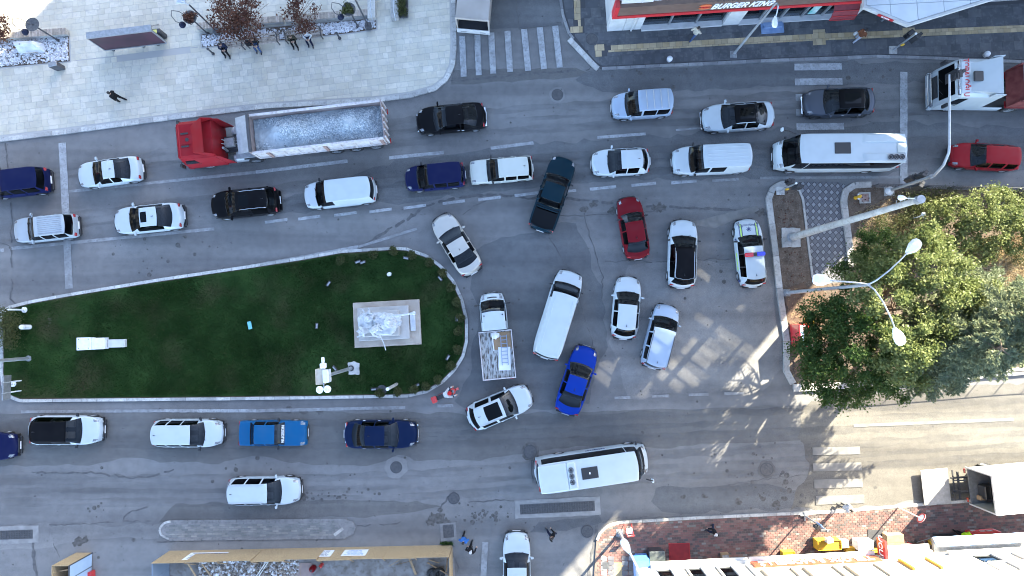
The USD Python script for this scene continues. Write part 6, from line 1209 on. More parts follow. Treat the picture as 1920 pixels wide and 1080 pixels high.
# ---- street benches of the plaza and the people on them
E_ = math.degrees(math.atan2(*(np.array(g2((607, 66))) - np.array(g2((425, 92))))[::-1]))
def bench(a, b_, label, arms=True):
    A, B = np.array(g2(a, ZP)), np.array(g2(b_, ZP)); l = np.linalg.norm(B - A); t = thing('park_bench', label, 'bench', (*A, ZP), math.degrees(math.atan2(*(B - A)[::-1])), 'park benches on the plaza')
    for k in range(5): part(t, 'seat_slat', rb(0, l, .02 + k * .1, .095 + k * .1, .40, .44, .008), 'wood_slat')
    for k in range(2): part(t, 'back_slat', rb(0, l, .52 + k * .03, .55 + k * .03, .52 + k * .14, .62 + k * .14, .008), 'wood_slat')
    for x in (.08, l - .14): part(t, 'arm_frame', cat([rb(x, x + .06, -.02, .04, 0, .66, .01), rb(x, x + .06, -.02, .58, .6, .66, .01), rb(x, x + .06, .5, .58, 0, .85, .01), rb(x, x + .06, .0, .55, .33, .395, .01)]), 'metal_dark')
    return t
bench((419, 99), (463, 93), 'left wooden park bench, with the person in dark clothes at its left end')
bench((466, 92), (528, 84), 'middle wooden park bench, carrying one person and a black bag')
bench((538, 83), (609, 73), 'right wooden park bench, with the person in the white jacket on it')
def sit(px, py, label, tm, lm, hair='hair_dark', **k):
    q = np.array(g2((px, py), ZP)); return figure('person', label, (*q, ZP - .01), E_ - 90, tm, lm, hair, 'sit', seat_z=.44, **k)
sit(425, 92, 'seated person in dark clothes alone on the left bench', 'cloth_navy', 'cloth_black', lean=.06)
sit(484, 84, 'seated person in a black coat and blue jeans on the middle bench', 'cloth_black', 'cloth_jeans')
sit(553, 76, 'seated person in an olive jacket leaning forward at the left of the right bench', 'cloth_olive', 'cloth_black', lean=.1)
sit(581, 72, 'seated person in a white jacket on the right bench', 'cloth_white', 'cloth_navy')
bb_ = thing('black_bag', 'square black bag on the middle bench', 'bag', (*g2((468, 83), ZP + .44), ZP + .445), E_); part(bb_, 'bag', rb(-.2, .2, -.16, .16, 0, .38, .05), 'cloth_black'); part(bb_, 'handle', tube([(-.1, 0, .36), (0, 0, .48), (.1, 0, .36)], .015, 5), 'cloth_black')
# ---- raised slatted benches at the back of the pebble beds
def slat_bench(a, b_, label, n):
    A, B = np.array(g2(a, ZP)), np.array(g2(b_, ZP)); l = np.linalg.norm(B - A); t = thing('slatted_bench', label, 'bench', (*A, ZP), math.degrees(math.atan2(*(B - A)[::-1])), 'slatted benches behind the pebble beds')
    part(t, 'plinth', bx(.02, l - .02, .03, .42, 0, .4), 'concrete')
    for k in range(n): part(t, 'slat', bx(l * k / n + .008, l * (k + 1) / n - .008, 0, .45, .41, .45), 'wood_slat')
slat_bench((-6, 79), (131, 69), 'slatted wooden bench top behind the left pebble bed', 44)
slat_bench((374, 60), (534, 46), 'slatted wooden bench top behind the large copper tree', 52)
slat_bench((537, 46), (700, 33), 'slatted wooden bench top behind the slender copper tree', 52)
def pebbles(poly, n, seed, s0=.04, s1=.1, dens=None):
    r = np.random.default_rng(seed); b = poly.bounds; p = np.column_stack([r.uniform(b[0], b[2], n * 2), r.uniform(b[1], b[3], n * 2)]); p = p[shapely.contains_xy(poly, p[:, 0], p[:, 1])]
    if dens is not None: p = p[dens(p) > r.random(len(p))]
    p = p[:n]; return stones(np.column_stack([p, np.full(len(p), ZP + .02) + r.uniform(0, .03, len(p))]), s0, s1, seed)
for k, (bd, lb) in enumerate(((bed1, 'white pebbles covering the left bed of the plaza'), (bed2, 'white pebbles covering the long bed behind the benches'))):
    struct('pebble_bed', ext(bd, .02, .14), 'soil')
    top('pebbles', pebbles(bd.buffer(-.08), 3600 if k == 0 else 3800, 5 + k, dens=lambda p: np.clip(meshkit.noise(np.column_stack([p * .9, np.zeros(len(p))]), 4) * 2.2 - .25, .08, 1)), 'white_stone', lb, 'pebbles', kind='stuff')
pl = thing('stone_plaque', 'pale inscribed stone plaque lying in the left pebble bed', 'plaque', (*g2((62, 92), ZP), ZP), 4)
part(pl, 'stone', hull([(x * s, y * q, z) for x, y, z, s, q in ((-.9, -.3, .03, 1, 1), (.9, -.34, .03, 1, 1), (.85, .3, .03, 1, 1), (-.95, .36, .03, 1, 1), (-.85, .3, .7, 1, 1), (.35, .3, .62, 1, 1), (-.85, .12, .7, 1, 1), (.4, .1, .62, 1, 1))]), 'statue_white')
part(pl, 'inscription', cat([bx(-.4, .5, -.36 + 0, -.33, .2, .24)] + [rot(bx(-.3 + k * .16, -.2 + k * .16, -.05, .05, 0, .01), (1, 0, 0), 55).apply_translation([0, -.02, .42]) for k in range(5)]), 'plinth_stone')
def lamp_basket(base, label, plant, rz):
    t = thing('basket_lamp', label, 'street lamp', G(*base, ZP), rz, 'lamp posts with planter baskets')
    part(t, 'pole', cat([tube([(0, 0, 0), (0, 0, 2.5)], .05, 10), lathe([(.13, 0), (.13, .05), (.07, .12), (.05, .5)], 14)]), 'metal_dark')
    part(t, 'basket', lathe([(.03, 2.42), (.3, 2.48), (.43, 2.62), (.46, 2.66), (.4, 2.66), (.05, 2.6)], 20), 'cast_iron', smooth=40)
    part(t, 'hook', tube([(-.1, 0, 2.55), (-.55, .3, 2.95), (-.95, .35, 3.1), (-1.05, .05, 3.0), (-.85, -.3, 2.85), (-.6, -.38, 2.75)], .025, 7), 'metal_dark')
    part(t, 'lamp', lathe([(.02, 2.74), (.12, 2.7), (.2, 2.56), (.22, 2.46), (.1, 2.44), (.0, 2.44)], 16).apply_translation([-.6, -.38, 0]), 'cloth_navy', smooth=40)
    if plant:
        r = np.random.default_rng(plant); part(t, 'plant', leaves(np.column_stack([r.normal(0, .17, (30, 2)), r.uniform(2.62, 2.85, 30), np.full(30, .3)]), 500, .14, .25, plant), 'leaf_brown' if plant == 5 else 'leaf_shrub')
lamp_basket((111, 77), 'basket lamp post with an empty planter in the left pebble bed', 0, 6); lamp_basket((390, 64), 'basket lamp post with a brown withered plant beside the large copper tree', 5, 6); lamp_basket((671, 50), 'basket lamp post with a green plant at the right end of the long pebble bed', 7, 6)
def tall_lamp(base, label, h, arm):
    t = thing('plaza_lamp', label, 'street lamp', G(*base, ZP), 0, 'tall black lamp posts on the plaza')
    part(t, 'base', rb(-.2, .2, -.2, .2, 0, .5, .04), 'metal_dark'); part(t, 'pole', tube([(0, 0, .4), (0, 0, h)], .055, 10), 'metal_dark'); part(t, 'lamp_head', cat([tube([(0, 0, h - .1), (.0 + arm[0] * .5, arm[1] * .5, h + .2), (arm[0], arm[1], h + .1)], .04, 8), rb(arm[0] - .3, arm[0] + .3, arm[1] - .14, arm[1] + .14, h + .02, h + .12, .03)]), 'galvanised')
tall_lamp((692, 52), 'tall black lamp post on a square base at the bed corner', 5.2, (-.6, 0)); tall_lamp((409, 62), 'tall black lamp post rising through the large copper tree', 4.2, (-.5, .2))
def bollard(base, label): t = thing('black_bollard', label, 'bollard', G(*base, ZP), 0, 'short black bollards along the benches'); part(t, 'post', lathe([(.11, 0), (.11, .06), (.06, .1), (.055, .78), (.09, .82), (.09, .9), (.04, .95), (0, .95)], 14), 'metal_dark', smooth=40)
bollard((400, 101), 'short black bollard left of the left bench'); bollard((637, 72), 'short black bollard right of the right bench')
bn = thing('litter_bin', 'dark sloping litter bin at the corner of the left pebble bed', 'bin', G(118, 128, ZP), 12); part(bn, 'bin_body', hull([(x, y, z) for x in (-.4, .15) for y in (-.13, .13) for z in (0, .75)] + [(-.45, y, .8) for y in (-.15, .15)] + [(.1, y, .85) for y in (-.15, .15)]), 'metal_dark'); part(bn, 'lid', rb(-.44, .14, -.16, .16, .852, .9, .02), 'metal_grey')
# big dark advertising board
fa = Fr(g2((200, 97), ZP), g2((316, 83), ZP)); ad = thing('advertising_board', 'large dark advertising screen on struts standing on the plaza', 'billboard')
part(ad, 'screen', fa.b(.06, fa.len - .06, -.06, .0, .42, 2.28), M('screen_dark', (.018, .008, .012), (.04, .012, .02), rough=.35, scale=.8)); part(ad, 'frame', cat([fa.b(0, fa.len, -.4, .03, 2.29, 2.4), fa.b(0, fa.len, -.1, .03, .3, .41), fa.b(0, .055, -.1, .03, .412, 2.288), fa.b(fa.len - .055, fa.len, -.1, .03, .412, 2.288)]), 'metal_grey')
for u in (.5, 2.6, 3.6): part(ad, 'strut', fa.put(tube([(u, .3, 2.2), (u + .15, 1.5, 0.13)], .035, 6)), 'metal_grey'); part(ad, 'foot', fa.b(u - .08, u + .08, -.3, .02, .13, .3), 'metal_dark')
cb = thing('control_box', 'black cabinet with a yellow label behind the advertising screen', 'cabinet', G(312, 76, ZP), 6); part(cb, 'cabinet', rb(-.5, .1, .1, .45, 0, 1.0, .06), 'metal_dark'); part(cb, 'warning_label', bx(-.42, -.12, .14, .36, 1.001, 1.008), M('label_yellow', (.62, .6, .18), rough=.5))
for x0, lb in ((699, 'white ramp wall at the right end of the long pebble bed'), (742, 'white ramp wall left of the clipped hedge')):
    rw_ = thing('ramp_wall', lb, 'wall'); P_ = gpoly([(x0 - 7, -80), (x0 + 7, -80), (x0 + 7, 38), (x0 - 7, 40)], ZP); part(rw_, 'wall', ext(P_, .1, .65), 'kerb_white'); q = G(x0, 36, .65); part(rw_, 'handrail', tube([q + [0, -.1, 0], q + [-.05, .3, .5], q + [-.1, 3.5, .55]], .03, 6), 'galvanised')
hd_ = thing('clipped_hedge', 'clipped dark hedge strip beside the white ramp wall', 'hedge'); hb = bed3.bounds; rh = np.random.default_rng(8); hp_ = np.column_stack([rh.uniform(hb[0] + .1, hb[2] - .1, 500), rh.uniform(hb[1], hb[3] - .1, 500), rh.uniform(.3, .75, 500), np.full(500, .3)])
part(hd_, 'planter', ext(bed3, .02, .3), 'metal_dark'); part(hd_, 'foliage', leaves(hp_, 7000, .09, .25, 9), 'leaf_shrub')
# ================================================================ lawn furniture
st_ = thing('statue_group', 'white marble statue group with a raised torch on a stepped stone plinth', 'statue', G(727, 606, .1), 3.2)
part(st_, 'lower_step', rb(-2.25, 2.25, -1.5, 1.5, 0, .28, .03), 'plinth_stone')
for k in range(5): part(st_, 'facing_slab', rb(-2.28 + k * .912, -1.39 + k * .912, -1.545, -1.505, .02, .26, .005), 'plinth_stone')
part(st_, 'upper_step', rb(-1.85, 1.55, -1.1, 1.12, .282, .75, .03), 'plinth_cap'); part(st_, 'inscription_slab', rb(1.6, 1.95, -.6, .65, .282, .55, .03), 'statue_white'); part(st_, 'pedestal', rb(-1.6, .95, -.85, .85, .752, 1.15, .05), 'plinth_cap')
def rocky(r, s, seed): m = trimesh.creation.icosphere(4, 1.); m.vertices *= 1 + (meshkit.fbm(m.vertices * 2.2, 4, seed)[:, None] - .5) * .8; m.vertices *= s; return m
part(st_, 'rock', mv(rocky(1, [1.35, .75, .5], 3), -.3, 0, 1.2), 'statue_white', smooth=50); part(st_, 'rock', mv(rocky(1, [.6, .6, .55], 8), -1.0, .2, 1.45), 'statue_white', smooth=50)
def sfig(x, y, z, face, pose, **k):
    g = UsdGeom.Xform.Define(stage, numbered(str(st_.GetPath()) + '/figure')); g.AddTranslateOp().Set(Gf.Vec3d(x, y, z)); g.AddRotateZOp().Set(face)
    figure('f', None, None, 0, 'statue_white', 'statue_white', 'statue_white', pose, skin='statue_white', shoe='statue_white', parent=g.GetPrim(), **k)
sfig(.35, .0, 1.3, 8, 'stand', scale=1.25, stride=.35, hand_l=(.8, .25, 1.5), lean=.12); sfig(-.4, -.25, 1.25, -60, 'stand', scale=1.2, stride=.25, lean=.1, hand_r=(.5, -.1, 1.25)); sfig(-.75, .3, 1.35, 120, 'sit', scale=1.2, seat_z=.3); sfig(-1.1, -.35, 1.2, 200, 'sit', scale=1.15, seat_z=.25, lean=.15)
part(st_, 'drapery', mv(rocky(1, [.75, .5, .75], 12), .15, .15, 1.75), 'statue_white', smooth=50)
part(st_, 'torch', cat([tube([(1.05, .42, 3.12), (1.5, .46, 3.18), (2.2, .52, 3.25)], .06, 8), mv(trimesh.creation.icosphere(2, .12), 2.27, .53, 3.26)]), 'statue_white', smooth=50); part(st_, 'spear', tube([(-.15, -.6, 2.5), (.05, -1.3, 2.0), (.1, -1.75, 1.7)], .03, 6), 'statue_white')
wb = thing('concrete_bench', 'white two part concrete block seat on the left of the lawn', 'bench', G(197, 643, .13), 2); part(wb, 'block', rb(-1.55, -.62, -.42, .42, 0, .62, .02), 'lamp_white'); part(wb, 'block', rb(-.6, .28, -.4, .36, 0, .55, .02), 'lamp_white'); part(wb, 'block', rb(.34, 1.5, -.32, .22, 0, .3, .02), 'white_trim'); part(wb, 'bolt', cat([cyl(.03, .62, .635, x, y, 8) for x in (-1.4, -.75) for y in (-.3, .3)]), 'metal_dark')
tl = thing('blue_carton', 'small turquoise carton dropped on the lawn', 'carton', G(469, 611, .2), 12); part(tl, 'carton', rb(-.12, .12, -.22, .22, 0, .1, .01), M('turquoise', (.15, .45, .5), rough=.6)); part(tl, 'flap', rb(-.12, .12, .22, .3, .06, .08, .004), 'turquoise')
wp = thing('white_rag', 'crumpled white rag on the upper right of the lawn', 'rag', G(730, 514, .18), 20); rg_ = rocky(1, [.15, .13, .06], 5); part(wp, 'cloth', rg_, 'paper', smooth=50)
fl0 = None
for k, (p, a_) in enumerate((((672, 491), 20), ((681, 492), 20), ((762, 484), -10), ((617, 532), 55), ((595, 611), 85), ((826, 522), -50), ((857, 597), 90), ((840, 670), 60), ((782, 722), 30), ((702, 729), 5), ((629, 690), -50))):
    lb = ['leftmost of the pair of lawn spotlights near the upper kerb', 'right one of the pair of lawn spotlights near the upper kerb', 'lawn spotlight right of the white rag by the upper kerb', 'tilted lawn spotlight left of the white rag', 'lawn spotlight standing midway left of the statue', 'lawn spotlight at the upper right curve of the lawn', 'lawn spotlight right of the statue torch', 'lawn spotlight at the lower right curve of the lawn', 'lawn spotlight by the lower kerb right of the short post', 'lawn spotlight by the lower kerb left of the short post', 'lawn spotlight beside the camera mast'][k]
    if fl0 is None:
        fl0 = thing('lawn_spotlight', lb, 'spotlight', G(*p, .16), a_, 'spotlights on the lawn'); part(fl0, 'housing', rot(rb(-.2, .2, -.09, .09, .1, .22, .02), (1, 0, 0), 25, (0, 0, .16)), 'metal_dark'); part(fl0, 'lens', rot(rb(-.15, .15, -.05, .05, .222, .235, .004), (1, 0, 0), 25, (0, 0, .16)), 'metal_grey'); part(fl0, 'bracket', bx(-.03, .03, -.05, .05, 0, .12), 'metal_dark')
    else: dup(fl0, G(*p, .16), a_, lb)
cm = thing('camera_mast', 'grey camera mast with white cabinets and floodlights leaning out over the lawn', 'mast', G(662, 690, .1), 4)
part(cm, 'footing', ext(rough_edge(Polygon([(-.3, -.4), (.4, -.45), (.5, .3), (.1, .42), (-.3, .4)]), .05, .1, 3), -.02, .14), 'concrete'); part(cm, 'pole', tube([(-.1, 0, .1), (-.1, 0, 6.4)], .12, 12, .09), 'galvanised'); part(cm, 'flange', cyl(.2, .14, .2, -.1, 0, 16), 'metal_dark')
part(cm, 'cabinet', rb(-.75, -.3, -.5, .42, 5.6, 6.3, .03), M('cabinet_beige', (.5, .45, .36), (.4, .34, .26), rough=.6, scale=3.)); part(cm, 'cabinet', rb(-.28, .06, -.4, .36, 5.8, 6.45, .03), 'lamp_white')
part(cm, 'camera', cat([rb(-.4, -.05, .45, .75, 6.2, 6.5, .04), rb(-.32, -.15, .75, 1.1, 6.2, 6.42, .04)]), 'lamp_white')
for x in (-.5, -.05): part(cm, 'floodlight', lathe([(.08, 6.25), (.2, 6.3), (.22, 6.42), (.14, 6.5), (0, 6.52)], 16).apply_translation([x, -.78, 0]), 'lamp_white', smooth=40)
part(cm, 'bracket', cat([tube([(-.28, -.75, 6.3), (-.28, .7, 6.3)], .04, 6), tube([(-.5, -.78, 6.3), (-.05, -.78, 6.3)], .03, 6)]), 'galvanised')
po_ = thing('concrete_post', 'short grey concrete post near the lower kerb of the lawn', 'post', G(744, 720, .13), 0); part(po_, 'shaft', tube([(0, 0, 0), (0, 0, 3.4)], .1, 10), 'concrete'); part(po_, 'cap', cyl(.11, 3.4, 3.46, 0, 0, 12), 'lamp_white')
top('lawn_cover', cat([cyl(.34, .12, .2, *g2((716, 731), .15), 20)]), 'metal_dark', 'dark round shaft cover in the grass beside the short post', 'cover')
def island_posts():
    for p, lb in (((46, 581), 'white flanged post at the upper left tip of the lawn'), ((25, 720), 'white flanged post beside the two legged sign')):
        t = thing('flanged_post', lb, 'post', G(*p, .15), 0); part(t, 'flange', lathe([(.2, 0), (.2, .05), (.12, .09), (.07, .12)], 18), 'lamp_white'); part(t, 'shaft', tube([(0, 0, .05), (0, 0, 1.5 if p[0] > 40 else .5)], .055, 10), 'lamp_white'); part(t, 'bolt', cat([cyl(.02, .05, .1, .15 * math.cos(a), .15 * math.sin(a), 6) for a in np.arange(5) * 1.257]), 'metal_dark')
    t = thing('white_marker', 'short thick white marker post at the left of the lawn', 'post', G(56, 613, .13), 0); part(t, 'shaft', lathe([(.16, 0), (.16, .8), (.12, .88), (0, .9)], 16), 'lamp_white', smooth=40); part(t, 'band', lathe([(.165, .55), (.165, .7)], 16), 'white_trim')
    t = thing('grey_mast', 'thick grey mast at the left edge of the lawn', 'mast', G(54, 672, .13), 0); part(t, 'shaft', tube([(0, 0, 0), (0, 0, 5.5)], .12, 12, .1), 'galvanised'); part(t, 'flange', cyl(.2, 0, .06, 0, 0, 14), 'metal_grey')
    t = thing('two_leg_sign', 'blue grey sign on two white legs at the left end of the lawn', 'sign', G(40, 723, .13), 0)
    for y in (.34, -.34): part(t, 'leg', tube([(0, y, 0), (0, y, 1.7)], .045, 8), 'lamp_white')
    part(t, 'panel', rb(-.04, .04, -.8, .8, 1.0, 1.7, .01), 'metal_grey')
    t = thing('entry_slab', 'narrow purple grey slab path at the left tip of the lawn', 'path'); part(t, 'slab', ext(gpoly([(-40, 650), (6, 650), (7, 722), (-40, 722)]), .02, .12), M('purple_slab', (.16, .13, .16), rough=.8)); part(t, 'edge', ext(gline([(6, 650), (8, 722)]).buffer(.06, cap_style='flat'), .02, .16), 'kerb_white')
island_posts()
# ================================================================ scooter with its rider
sc = thing('red_scooter', 'red scooter with a top case at the lower kerb of the lawn', 'scooter', place(838, 738, .5), 24)
for x in (.62, -.6):
    w_ = part(sc, 'wheel', rot(mv(trimesh.creation.torus(.21, .055, 22, 8), 0, 0, 0), (1, 0, 0), 90).apply_translation([x, 0, .265]), 'black_rubber', smooth=50); part(w_, 'rim', rot(cyl(.16, -.03, .03, 0, 0, 16), (1, 0, 0), 90).apply_translation([x, 0, .265]), 'rim')
part(sc, 'bodywork', cat([hull([(-.75, s * .14, .55) for s in (1, -1)] + [(-.8, s * .1, .72) for s in (1, -1)] + [(-.1, s * .17, .45) for s in (1, -1)] + [(-.1, s * .15, .74) for s in (1, -1)] + [(-.35, s * .17, .35) for s in (1, -1)]), rb(-.15, .35, -.16, .16, .28, .38, .03), hull([(.32, s * .2, .35) for s in (1, -1)] + [(.55, s * .2, .5) for s in (1, -1)] + [(.42, s * .22, .95) for s in (1, -1)] + [(.34, s * .18, .95) for s in (1, -1)] + [(.62, s * .07, .75) for s in (1, -1)]), hull([(.5, s * .07, .5) for s in (1, -1)] + [(.85, s * .08, .5) for s in (1, -1)] + [(.68, s * .07, .58) for s in (1, -1)])]), 'red_plastic', smooth=35)
part(sc, 'seat', rb(-.72, -.02, -.15, .15, .74, .83, .04), 'black_plastic'); part(sc, 'handlebar', cat([tube([(.36, -.36, 1.06), (.42, 0, 1.0), (.36, .36, 1.06)], .02, 7), tube([(.42, 0, .9), (.42, 0, 1.02)], .03, 7)]), 'black_plastic'); part(sc, 'headlight', rb(.42, .56, -.1, .1, .9, 1.05, .04), 'headlight')
for s in (1, -1): part(sc, 'mirror', cat([tube([(.38, s * .2, 1.04), (.42, s * .3, 1.22)], .01, 5), mv(trimesh.creation.icosphere(1, .06), .42, s * .31, 1.25)]), 'black_plastic')
part(sc, 'fork', cat([tube([(.45, s * .09, .85), (.62, s * .09, .265)], .025, 6) for s in (1, -1)]), 'metal_grey'); part(sc, 'top_case', rb(-1.05, -.7, -.22, .22, .78, 1.1, .06), 'red_plastic'); part(sc, 'taillight', rb(-.86, -.8, -.1, .1, .6, .68, .02), 'taillight')
rd = figure('person', 'rider in a white jacket, jeans and red helmet on the red scooter', place(838, 738, .5), 24, 'cloth_white', 'cloth_jeans', None, 'ride')
hd0 = np.array([-.1 + .3 + .1, 0, .84 + .48 + .13]); hm_ = trimesh.creation.icosphere(3, .15); hm_.vertices *= [1.05, .95, 1.0]; part(rd, 'helmet', mv(hm_, *(hd0 + [-.01, 0, .03])), 'helmet_red', smooth=60); part(rd, 'visor', hull([hd0 + [.13, y, z] for y in (-.09, .09) for z in (0, .08)] + [hd0 + [.155, 0, z] for z in (0, .07)]), 'black_plastic')
# ================================================================ street furniture
def manhole(px, py, r, label, ring=None, z=.012, mat='cast_iron', patch_r=0):
    t = thing('manhole_cover', label, 'manhole cover', G(px, py, 0) * np.array([1, 1, 0]) + np.array([0, 0, .015]), 15)
    if patch_r: part(t, 'collar', sheet(rough_edge(Point(0, 0).buffer(patch_r), .08, .15, int(px)), .014 + z - .012), ring or 'concrete_dark')
    part(t, 'rim', lathe([(r * 1.08, z - .01), (r * 1.08, z + .018), (r * .96, z + .018), (r * .96, z + .008)], 28), 'metal_dark')
    part(t, 'lid', cyl(r * .94, z - .01, z + .014, 0, 0, 28), mat); part(t, 'stud', cat([bx(x - .03, x + .03, y - .03, y + .03, z + .014, z + .022) for x in np.arange(-.24, .25, .12) for y in np.arange(-.24, .25, .12) if x * x + y * y < (r * .85) ** 2]), mat, kind='stuff')
manhole(1045, 178, .37, 'round manhole cover in the upper road left of the silver people carrier', 'asphalt_light', patch_r=.55)
manhole(1109, 75, .38, 'dark round manhole cover on the shop pavement corner', 'slate', z=.125, patch_r=.5)
manhole(743, 876, .37, 'round manhole cover in a pale collar below the dark blue saloon', 'asphalt_light', patch_r=.75)
manhole(851, 934, .36, 'round manhole cover among cracks left of the long drain', None)
manhole(1101, 996, .38, 'round manhole cover beside the rounded brick corner', None)
manhole(994, 847, .42, 'round manhole cover half hidden by the white minibus', 'stain', patch_r=.6)
manhole(1437, 880, .42, 'worn manhole cover under the tree shadow', 'asphalt_dark', patch_r=.6)
sq = thing('square_cover', 'square dark inspection cover near the hoarding corner', 'manhole cover', place(841, 996, 0) + np.array([0, 0, .012]), 5); part(sq, 'frame', sheet(sbox(-.55, -.62, .52, .55).difference(sbox(-.36, -.42, .36, .44)), .018), 'concrete_dark'); part(sq, 'lid', bx(-.35, .35, -.41, .43, 0, .022), 'cast_iron'); part(sq, 'handle', cat([bx(-.06, .06, y, y + .03, .022, .03) for y in (-.2, .2)]), 'metal_dark')
def drain(a, b_, w, label, nb):
    A, B = np.array(g2(a)), np.array(g2(b_)); l = np.linalg.norm(B - A); t = thing('drain_grate', label, 'drain', (*A, .012), math.degrees(math.atan2(*(B - A)[::-1])), 'long drain grates in the road')
    part(t, 'frame', sheet(rough_edge(sbox(-.35, -w / 2 - .3, l + .4, w / 2 + .3), .05, .3, nb).difference(sbox(0, -w / 2, l, w / 2)), .02), 'drain_concrete'); part(t, 'pit', sheet(sbox(0, -w / 2, l, w / 2), .017), 'interior_dark')
    for k in range(nb): part(t, 'bar', bx(l * (k + .2) / nb, l * (k + .75) / nb, -w / 2, w / 2, .018, .034), 'cast_iron')
    for y in np.linspace(-w / 2, w / 2, 5): part(t, 'cross_bar', bx(0, l, y - .02, y + .02, .036, .042), 'cast_iron')
drain((975, 955), (1115, 948), .62, 'long dark drain grate in front of the white minibus', 30)
drain((-25, 1004), (62, 1001), .55, 'long dark drain grate at the lower left picture edge', 18)
bl0 = thing('ball_bollard', 'white ball bollard at the kerb under the restaurant front', 'bollard', G(1254, 113, .1), 0, 'white ball bollards on the kerb'); part(bl0, 'ball', mv(trimesh.creation.icosphere(3, .2), 0, 0, .28), 'lamp_white', smooth=True); part(bl0, 'neck', lathe([(.16, 0), (.12, .05), (.1, .14)], 16), 'concrete'); dup(bl0, G(1846, 104, .1), 0, 'white ball bollard at the kerb beside the white lorry cab')
def lamp_head(o, d, L=.8, w=.3):
    d = nrm(np.array([d[0], d[1], 0.])); s = np.array([-d[1], d[0], 0]); o = np.array(o, float); q = []
    for f, ww, h in ((0, .25, .05), (.15, .5, .09), (.45, .95, .13), (.75, 1., .13), (.95, .7, .09), (1, .35, .04)):
        for sg in (1, -1): q += [o + d * L * f + s * sg * w / 2 * ww, o + d * L * f + s * sg * w / 2 * ww * .6 + np.array([0, 0, h])]
    return hull(q)
def street_lamp(base, h, heads, label, z0=.1, r=.09, foot=True, head_L=.85, head_w=.36):
    B = G(*base, z0); t = thing('street_lamp', label, 'street lamp', B, 0)
    part(t, 'pole', tube([(0, 0, 0), (0, 0, h * .5), (0, 0, h)], r, 12, r * .6), 'galvanised', smooth=40); part(t, 'flange', cat([rb(-.24, .24, -.24, .24, 0, .03, .004), cyl(r * 1.5, .03, .25, 0, 0, 14)]), 'metal_grey')
    for hx_, hy, up in heads:                                                 # head position in the picture, at the lamp's height
        e = G(hx_, hy, h + z0 + up) - B; m = np.array([0, 0, h]); d = e - m; k = [m - [0, 0, .1], m + d * .12 + [0, 0, .25], m + d * .4 + [0, 0, .38], m + d * .75 + [0, 0, .22], e]
        part(t, 'arm', tube(k, .045, 8, .035), 'galvanised', smooth=40); part(t, 'lamp_head', lamp_head(e - nrm(d) * .12 - np.array([0, 0, .04]), d, head_L, head_w), 'lamp_white', smooth=30)
    return t
street_lamp((1375, 102), 7.6, [(1454, 33, .1)], 'street lamp with one drooping head in front of the restaurant', head_L=.7)
street_lamp((1475, 549), 10.7, [(1556, 526, .3), (1703, 472, .3), (1679, 618, .3)], 'tall street lamp with three curved arms over the broadleaf tree', .15, .13, head_L=1.0, head_w=.62)
street_lamp((1162, 999), 7.3, [(1180, 1036, .1)], 'white street lamp at the rounded corner of the brick pavement', .1, .1, head_L=.95, head_w=.45)
ms = thing('concrete_mast', 'tall thick tapering concrete mast on a square footing in the left bed', 'mast', G(1485, 445, .12), 0)
part(ms, 'footing', ext(rough_edge(Polygon([(-.72, -.72), (.55, -.65), (.55, .62), (-.72, .65)]), .06, .12, 6), -.02, .1), 'concrete'); part(ms, 'flange', cat([lathe([(.36, .1), (.36, .15), (.26, .2)], 20)] + [cyl(.03, .15, .22, .31 * math.cos(a), .31 * math.sin(a), 6) for a in np.arange(10) * .628]), 'metal_grey'); part(ms, 'shaft', tube([(0, 0, .1), (0, 0, 7), (0, 0, 14.4)], .25, 16, .14), 'concrete', smooth=40)
part(ms, 'top_cap', cyl(.2, 14.4, 14.75, 0, 0, 14), 'metal_grey'); e_ = G(1699, 372, 14.6) - G(1485, 445, .12); part(ms, 'arm', tube([(0, 0, 14.5), np.array([0, 0, 14.7]) * .5 + (e_ + [0, 0, .2]) * .5, e_], .03, 6), 'galvanised'); part(ms, 'lamp_head', lamp_head(e_, e_ - np.array([0, 0, 14.5]), .4, .26), 'lamp_white')
for k in range(4): part(ms, 'step_iron', tube([(.1, .14, 12.5 + k * .35), (.12, .34, 12.5 + k * .35)], .015, 5), 'metal_grey')
def signal(o, mat='black_plastic', face=(1, 0)):
    f = math.degrees(math.atan2(face[1], face[0])); ms_ = [rb(-.12, .12, -.15, .15, 0, .9, .03)]
    for k in range(3): ms_.append(hull([(.12, y, .12 + k * .29 + z) for y in (-.11, .11) for z in (0, .2)] + [(.32, y, .22 + k * .29 + z) for y in (-.1, .1) for z in (.06, .1)]))
    return mv(rot(cat(ms_), (0, 0, 1), f), *o)
def ped_light(base, label, h, z0, face):
    t = thing('pedestrian_light', label, 'traffic light', G(*base, z0), 0); part(t, 'footing', rb(-.28, .28, -.28, .28, -.02, .06, .02), 'concrete'); part(t, 'pole', tube([(0, 0, .05), (0, 0, h)], .055, 10), 'galvanised'); part(t, 'signal_head', signal((.22, -.12, h - .95), face=face), 'black_plastic'); part(t, 'signal_head', signal((-.2, .16, h - .85), face=(-face[0], -face[1])), 'black_plastic'); part(t, 'push_button', rb(-.1, .1, -.16, -.05, 1.05, 1.3, .03), 'yellow_paint'); part(t, 'pole_cap', cyl(.07, h, h + .05, 0, 0, 12), 'lamp_white')
ped_light((1674, 94), 'pedestrian traffic light with a yellow button on the dark pavement', 2.7, .11, (1, 1)); ped_light((1463, 358), 'pedestrian traffic light at the tip of the left bed', 2.6, .15, (1, -.3))
ta_ = thing('traffic_light_mast', 'cantilever traffic light mast reaching over the upper road on the right', 'traffic light', G(1667, 358, .12), 0)
B_ = G(1667, 358, .12); tip = G(1780, 140, 6.5) - B_; bend = G(1780, 275, 6.4) - B_
